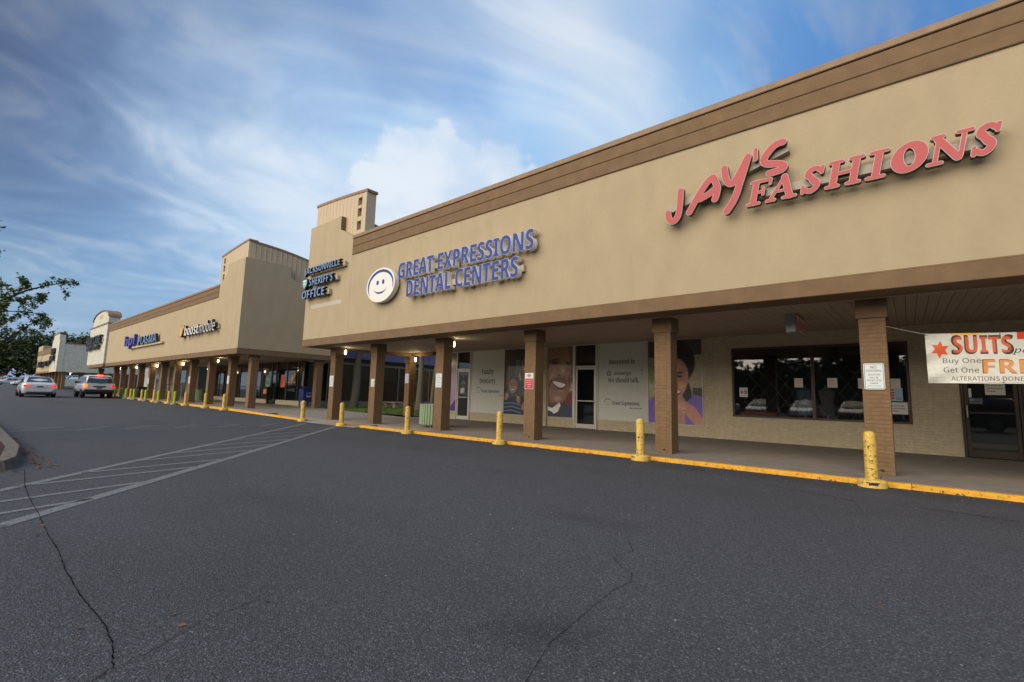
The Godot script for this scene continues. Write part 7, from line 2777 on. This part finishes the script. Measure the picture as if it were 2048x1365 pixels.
		bx("underbody", Vector3(-4.2, 0.28, -0.7), Vector3(-0.2, 0.5, 0.7), mats.plastic_black, o)
	return o

func vehicles() -> void:
	var s := make_car("parked_car", "silver sedan seen from behind, left of the white off-roader", "sedan", mats.car_silver, false)
	s.position = Vector3(-46.4, gy(-47), 5.75)
	s.name = "driving_car"
	var v := make_car("off_roader", "white off-roader with lit orange brake lights on the roadway", "suv", mats.car_white, true)
	v.position = Vector3(-46.3, gy(-47), 2.62)
	# far cars by the boundary wall, side on
	var f := make_car("parked_car", "white sedan at the left, by the far boundary wall", "sedan", mats.car_white, false)
	f.position = Vector3(-139, gy(-139), 0.4)
	f.rotation.y = PI * 0.62
	var g := dup(f, Vector3(-133, gy(-133), -2.2), "white sedan right of the other, by the far boundary wall", PI * 0.58)
	# the row across the lot, seen mirrored in the shop windows
	var paints := [mats.car_silver, mats.car_blue, mats.car_white, mats.car_dark, mats.car_silver, mats.car_white, mats.car_red, mats.car_dark]
	var names := ["silver", "slate blue", "white", "black", "second silver", "second white", "dark red", "second black"]
	for k in 8:
		var c: Node3D = dup(f, Vector3(-12.5 + k * 3.1, 0, 25.5), "%s sedan in the row mirrored in the shop window" % names[k], -PI / 2)
		c.set_meta("group", "cars in the mirrored row")
		for n in ["body", "cabin", "mirror", "mirror2", "plate_recess"]:
			if c.has_node(n):
				(c.get_node(n) as MeshInstance3D).material_override = paints[k]
	var d := make_car("off_roader", "black off-roader mirrored in the clothes shop door", "suv", mats.car_dark, false)
	d.position = Vector3(4.2, 0, 14.5)

# ---------------------------------------------------------------- trees, palms, grass
func leaf(b: MB, p: Vector3, s: float, tone: float) -> void:
	var d := Vector3(rng.randf_range(-1, 1), rng.randf_range(-0.8, 0.5), rng.randf_range(-1, 1)).normalized()
	var e := d.cross(Vector3(rng.randf_range(-1, 1), 1.0, rng.randf_range(-1, 1))).normalized()
	b.col = Color(tone, tone, tone * rng.randf_range(0.7, 1.0))
	var w := s * rng.randf_range(0.30, 0.48)
	var a := p - d * s * 0.5
	var t := p + d * s * 0.5
	b.tri(a, p + e * w, t)
	b.tri(a, t, p - e * w)

func tree(label: String, at: Vector3, h: float, rx: float, rz: float, clumps: int, per: int, size: float, seed_: int, dark := 1.0, called := "tree") -> Node3D:
	rng.seed = seed_
	var o := thing(called, label, "tree", at, "")
	var trunk := MB.new()
	var th := h * 0.42
	var lean := Vector3(rng.randf_range(-0.3, 0.3), 0, rng.randf_range(-0.3, 0.3))
	trunk.tube([at, at + Vector3(0, th * 0.4, 0) + lean * 0.3, at + Vector3(0, th, 0) + lean, at + Vector3(0, h * 0.75, 0) + lean * 1.3], [h * 0.032, h * 0.026, h * 0.02, h * 0.006], 8)
	var crown := MB.new()
	var cy := h * 0.60
	for k in clumps:
		var u := Vector3(rng.randf_range(-1, 1), rng.randf_range(-1, 1), rng.randf_range(-1, 1))
		while u.length() > 1.0 or u.length() < 0.35:
			u = Vector3(rng.randf_range(-1, 1), rng.randf_range(-1, 1), rng.randf_range(-1, 1))
		var wid := 1.0 - 0.35 * maxf(0, u.y) - 0.1 * absf(u.y)
		var c := at + Vector3(u.x * rx * wid, cy + u.y * h * 0.40, u.z * rz * wid)
		if k % 3 == 0:
			trunk.tube([at + Vector3(0, lerpf(th * 0.7, h * 0.7, rng.randf()), 0) + lean, (at + Vector3(0, cy, 0) + c) * 0.5 + Vector3(0, rng.randf_range(-0.4, 0.2), 0), c], [h * 0.010, h * 0.007, h * 0.003], 5)
		var r := rng.randf_range(0.10, 0.20) * h
		var tone := dark * rng.randf_range(0.62, 1.25)
		for i in per:
			var g := Vector3(rng.randfn(), rng.randfn() * 0.7, rng.randfn()) * r * 0.55
			leaf(crown, c + g, size * rng.randf_range(0.7, 1.3), tone * rng.randf_range(0.8, 1.2))
	part("trunk", trunk, mats.bark, o)
	part("crown", crown, mats.leaf, o)
	return o

func plants() -> void:
	island_tree()
	# dark trees behind the wall and the farthest shops
	var back := [
		[Vector3(-158, 0.8, 0.2), 12.4, 6.0, 5.0, "tallest dark tree rising left of the farthest shops"], [Vector3(-160, 0.8, 6.5), 8.6, 6.0, 5.0, "broad dark tree above the white boundary wall at the left edge"],
		[Vector3(-166, 0.8, -6.8), 13.2, 6.5, 5.0, "dark tree standing just behind the farthest shops' left end"], [Vector3(-172, 0.8, -13), 13.6, 6.0, 5.0, "dark tree behind the roof of the farthest shops"],
		[Vector3(-154, 0.8, -4.0), 7.0, 4.0, 3.6, "low bushy tree between the tall dark trees by the wall"], [Vector3(-170, 0.8, 13), 8.0, 6.0, 6.0, "dark tree behind the red roofed house"],
		[Vector3(-190, 0.8, 4), 11.0, 7.0, 8.0, "hazy dark tree farthest behind the red roofed house"]]
	for k in back.size():
		var q: Array = back[k]
		tree(q[4], q[0], q[1], q[2], q[3], 64, 75, 0.62, 300 + k, 0.42)
	# trees across the lot behind the camera, seen in the shop glass
	var names := ["first", "second", "third", "fourth", "fifth", "sixth", "seventh", "eighth"]
	for k in 8:
		var o := tree("%s shade tree from the left in the row mirrored in the shop glass" % names[k], Vector3(-40 + k * 9.0, -0.6, 50 + 3 * sin(k * 2.1)), 8.3 + 1.3 * sin(k * 1.7), 6.0, 4.6, 74, 62, 0.85, 400 + k, 0.5, "shade_tree")
		o.set_meta("group", "shade trees across the lot")
	hedge()
	court()
	litter()

# the dark planting that closes the far side of the lot behind the camera
func hedge() -> void:
	rng.seed = 480
	var o := thing("hedge", "long dark hedge behind the mirrored row of cars across the lot", "hedge", Vector3(-6, 0, 57))
	var b := MB.new()
	for k in 9000:
		var x := rng.randf_range(-60, 46)
		var top := 5.4 + 1.3 * sin(x * 0.37) + 0.8 * sin(x * 0.91)
		leaf(b, Vector3(x, pow(rng.randf(), 0.9) * top, 57 + rng.randfn() * 0.8), rng.randf_range(0.7, 1.3), rng.randf_range(0.35, 0.85))
	part("foliage", b, mats.leaf, o)
	var core := MB.new()
	core.box(Vector3(-60, -0.2, 57.0), Vector3(46, 3.6, 57.8))
	part("stems", core, mats.bark, o)

func island_tree() -> void:
	rng.seed = 91
	var at := Vector3(-15.9, 0.1, 10.75)
	var o := thing("island_tree", "small leafy tree of the parking island, reaching in from the left edge", "tree", at)
	var t := MB.new()
	t.tube([at, at + Vector3(0.03, 0.6, -0.05), at + Vector3(0.0, 1.3, -0.1), at + Vector3(0.05, 2.2, -0.2), at + Vector3(0.1, 3.1, -0.1), at + Vector3(0.1, 4.2, 0.2)], [0.12, 0.10, 0.09, 0.065, 0.045, 0.012], 8)
	var cr := MB.new()
	var bough := func(pts: Array, r0: float, r1: float) -> void:
		var rad := []
		for k in pts.size():
			rad.append(lerpf(r0, r1, float(k) / (pts.size() - 1)))
		t.tube(pts, rad, 6)
	var spray := func(c: Vector3, r: Vector3, n: int) -> void:
		var tone := rng.randf_range(0.75, 1.3)
		var tw := 5
		for k in tw:
			var e := c + Vector3(rng.randf_range(-1, 1) * r.x, rng.randf_range(-1, 1) * r.y, rng.randf_range(-1, 1) * r.z)
			t.tube([c, (c + e) * 0.5 + Vector3(0, 0.02, 0), e], [0.006, 0.004, 0.002], 4)
			for i in n / tw:
				var u := rng.randf_range(0.1, 1.0)
				leaf(cr, c.lerp(e, u) + Vector3(rng.randfn(), rng.randfn(), rng.randfn()) * 0.035, rng.randf_range(0.045, 0.075), tone * rng.randf_range(0.8, 1.2))
	var upper := [at + Vector3(0.05, 1.9, -0.2), Vector3(-15.6, 2.55, 9.75), Vector3(-15.5, 2.98, 9.25), Vector3(-15.5, 3.30, 8.86), Vector3(-15.5, 3.50, 8.52), Vector3(-15.5, 3.62, 8.22), Vector3(-15.5, 3.66, 8.02)]
	bough.call(upper, 0.035, 0.004)
	bough.call([Vector3(-15.5, 3.56, 8.36), Vector3(-15.5, 3.46, 8.24), Vector3(-15.5, 3.30, 8.17)], 0.007, 0.002)
	var lower := [at + Vector3(0.02, 1.2, -0.15), Vector3(-15.65, 1.68, 9.8), Vector3(-15.5, 2.03, 9.14), Vector3(-15.5, 2.30, 8.92), Vector3(-15.45, 2.55, 8.70), Vector3(-15.45, 2.72, 8.50)]
	bough.call(lower, 0.035, 0.005)
	bough.call([Vector3(-15.6, 2.55, 9.75), Vector3(-15.6, 2.75, 9.3), Vector3(-15.55, 2.82, 8.9), Vector3(-15.5, 2.78, 8.5)], 0.02, 0.004)
	bough.call([Vector3(-15.65, 1.68, 9.8), Vector3(-15.6, 2.15, 9.5), Vector3(-15.6, 2.5, 9.2)], 0.016, 0.004)
	# tip sprays, then the fuller mass towards the frame's edge
	for q in [[3.66, 8.04, 0.07, 60], [3.63, 8.10, 0.05, 30], [3.64, 8.24, 0.07, 70], [3.60, 8.34, 0.05, 40], [3.40, 8.20, 0.05, 34], [3.31, 8.16, 0.04, 24], [3.55, 8.50, 0.06, 50], [3.46, 8.62, 0.05, 30], [3.68, 8.46, 0.04, 18]]:
		spray.call(Vector3(-15.5, q[0], q[1]), Vector3(0.08, q[2], q[2] * 1.1), q[3])
	for q in [[3.42, 8.86, 0.15, 170], [3.52, 8.95, 0.10, 80], [3.25, 9.05, 0.14, 110], [3.24, 8.55, 0.13, 130], [3.12, 8.62, 0.12, 110], [3.10, 8.80, 0.10, 60], [3.02, 8.92, 0.16, 150], [3.10, 9.14, 0.16, 200], [2.90, 9.2, 0.15, 190], [2.96, 8.72, 0.08, 40],
		[2.74, 8.52, 0.13, 150], [2.66, 8.44, 0.11, 90], [2.60, 8.62, 0.12, 110], [2.80, 8.8, 0.10, 60], [2.70, 8.95, 0.13, 90], [2.62, 9.14, 0.15, 160], [2.44, 8.78, 0.12, 80], [2.36, 8.62, 0.12, 70], [2.30, 8.9, 0.12, 80], [2.32, 9.1, 0.14, 120], [2.18, 9.02, 0.10, 60], [2.12, 9.22, 0.12, 110], [2.50, 8.5, 0.09, 40], [3.34, 9.28, 0.14, 110], [2.46, 9.25, 0.16, 170]]:
		spray.call(Vector3(-15.5 + rng.randf_range(-0.25, 0.25), q[0], q[1]), Vector3(0.2, q[2], q[2]), q[3])
	for k in 46:
		var c := Vector3(at.x + rng.randf_range(-1.5, 1.5), rng.randf_range(2.0, 4.6), rng.randf_range(9.3, 12.4))
		spray.call(c, Vector3(0.3, 0.24, 0.3), 130)
	part("trunk", t, mats.bark, o)
	part("crown", cr, mats.leaf, o)

func palm(label: String, pts: Array, rad: Array, fronds: int, seed_: int) -> void:
	rng.seed = seed_
	var at: Vector3 = pts[0]
	var o := thing("palm", label, "palm tree", at)
	var t := MB.new()
	var full := []
	var fr := []
	for k in pts.size() - 1:
		for s in 6:
			full.append((pts[k] as Vector3).lerp(pts[k + 1], s / 6.0))
			fr.append(lerpf(rad[k], rad[k + 1], s / 6.0) * (1.0 + (0.03 if s % 2 else -0.02)))
	full.append(pts[-1])
	fr.append(rad[-1])
	t.tube(full, fr, 14)
	part("trunk", t, mats.palm_bark, o)
	var c := MB.new()
	var top: Vector3 = pts[-1]
	for f in fronds:
		var az := TAU * f / fronds + rng.randf_range(-0.2, 0.2)
		var up := rng.randf_range(-0.1, 0.9)
		var L := rng.randf_range(1.3, 1.8)
		var prev := top
		var dir := Vector3(cos(az), up, sin(az)).normalized()
		for s in 10:
			dir = (dir + Vector3(0, -0.17, 0)).normalized()
			var nx := prev + dir * L / 10.0
			var side := dir.cross(Vector3.UP).normalized()
			c.col = Color(0.8, 0.9, 0.8) * rng.randf_range(0.7, 1.1)
			for k in 2:
				for sg in [-1.0, 1.0]:
					var q := prev.lerp(nx, k * 0.5)
					var ll := 0.42 * sin(PI * (s + 1.5) / 12.0)
					var tip: Vector3 = q + side * sg * ll + dir * ll * 0.5 - Vector3(0, ll * 0.45, 0)
					c.tri(q, q + dir * 0.035, tip)
			c.tri(prev - side * 0.012, nx - side * 0.01, nx + side * 0.01)
			prev = nx
	part("crown", c, mats.leaf, o)

func court() -> void:
	palm("thick leaning palm trunk on the court lawn, nearest the blue mailbox", [Vector3(-26.87, 0.18, -6.7), Vector3(-26.80, 0.45, -6.7), Vector3(-26.71, 0.96, -6.7), Vector3(-26.64, 2.22, -6.7), Vector3(-26.64, 3.6, -6.7), Vector3(-26.6, 4.6, -6.7)], [0.31, 0.27, 0.25, 0.215, 0.175, 0.16], 13, 501)
	palm("greenish palm trunk rising behind the green slatted bin", [Vector3(-23.28, 0.18, -9.0), Vector3(-23.25, 0.6, -9.0), Vector3(-23.2, 2.0, -9.0), Vector3(-23.22, 3.5, -9.0), Vector3(-23.2, 4.9, -9.0)], [0.27, 0.23, 0.19, 0.145, 0.13], 13, 502)
	palm("slim palm trunk half hidden by the column beside the slatted bin", [Vector3(-20.98, 0.18, -8.0), Vector3(-20.86, 0.65, -8.0), Vector3(-20.80, 1.6, -8.0), Vector3(-20.6, 3.0, -8.0), Vector3(-20.5, 4.2, -8.0)], [0.15, 0.12, 0.11, 0.10, 0.09], 14, 503)
	rng.seed = 510
	var s := MB.new()
	s.quad(Vector3(-28.6, 0.165, -4.1), Vector3(-16.6, 0.10, -4.75), Vector3(-16.6, 0.165, -22.0), Vector3(-28.6, 0.165, -22.0))
	structure("court_soil", "bare soil of the small court under the grass", s, mats.soil)
	var g := MB.new()
	for k in 17000:
		var x := rng.randf_range(-27.6, -18.9)
		var u := pow(rng.randf(), 1.6)
		var zf := lerpf(-4.25, -4.75, (x + 27.6) / 8.7)
		var z := lerpf(zf, -14.0, u)
		var y := lerpf(0.165, 0.115, clampf((x + 28) / 10.0, 0, 1))
		var a := rng.randf() * TAU
		var h := rng.randf_range(0.05, 0.12)
		var w := rng.randf_range(0.006, 0.014)
		var d := Vector3(cos(a), 0, sin(a))
		var tone := rng.randf_range(0.55, 1.3)
		g.col = Color(tone, tone, tone * 0.8)
		g.tri(Vector3(x, y, z) - d * w, Vector3(x, y, z) + d * w, Vector3(x + rng.randf_range(-0.05, 0.05), y + h, z + rng.randf_range(-0.05, 0.05)))
	var o := part("grass", g, mats.grass_blade)
	tag(o, "short green grass of the small court between the two rows", "grass", "", "stuff")

func litter() -> void:
	rng.seed = 520
	var b := MB.new()
	var put := func(x: float, z: float, s: float, y: float) -> void:
		var a := rng.randf() * TAU
		var d := Vector3(cos(a), 0, sin(a)) * s
		var e := Vector3(-sin(a), 0, cos(a)) * s * rng.randf_range(0.3, 0.5)
		var c := Vector3(x, y + 0.006, z)
		b.tri(c - d, c + e + Vector3(0, 0.006, 0), c + d)
		b.tri(c - d, c + d, c - e)
	for q in [[-5.57, 9.12], [-3.13, 9.21], [-2.81, 8.87], [-2.97, 8.86], [-2.79, 8.47], [-5.22, 9.18], [-7.9, 8.2], [-9.6, 7.6], [-10.4, 8.3], [-6.6, 5.2], [-3.4, 4.4], [1.0, 4.2], [-0.2, 6.1]]:
		put.call(q[0], q[1], 0.022, gy(q[0]))
	for k in 420:
		var x := rng.randf_range(-15.0, -9.2)
		put.call(x, 8.85 + absf(rng.randfn()) * -0.10, rng.randf_range(0.012, 0.03), 0.0)
	for k in 380:
		put.call(-9.3 + absf(rng.randfn()) * 0.12, rng.randf_range(9.0, 12.0), rng.randf_range(0.012, 0.03), 0.0)
	for k in 700:
		put.call(rng.randf_range(-14.5, -9.7), rng.randf_range(9.2, 12.0), rng.randf_range(0.015, 0.035), 0.106)
	# blown against the kerb
	for k in 260:
		var x := rng.randf_range(-14.0, 6.0)
		put.call(x, 0.84 + absf(rng.randfn()) * 0.05, rng.randf_range(0.006, 0.018), 0.0)
	var o := part("fallen_leaves", b, mats.leaf_dry)
	tag(o, "scattered dry leaves and bits on the asphalt, kerb and island", "leaves", "", "stuff")
	var p := MB.new()
	for k in 150:
		var x := rng.randf_range(-14.0, 4.0)
		var z := 0.86 + absf(rng.randfn()) * 0.35
		var s := rng.randf_range(0.003, 0.008)
		p.cbox(Vector3(x - s, 0.0, z - s), Vector3(x + s, s * 1.1, z + s * 0.8), s * 0.4)
	for k in 90:
		var x := rng.randf_range(-10.0, 3.0)
		var z := rng.randf_range(2.0, 8.6)
		var s := rng.randf_range(0.003, 0.006)
		p.cbox(Vector3(x - s, 0.0, z - s), Vector3(x + s, s * 1.1, z + s * 0.8), s * 0.4)
	var q := part("pebbles", p, mats.concrete_pale)
	tag(q, "loose pale pebbles strewn on the asphalt near the kerb", "pebbles", "", "stuff")
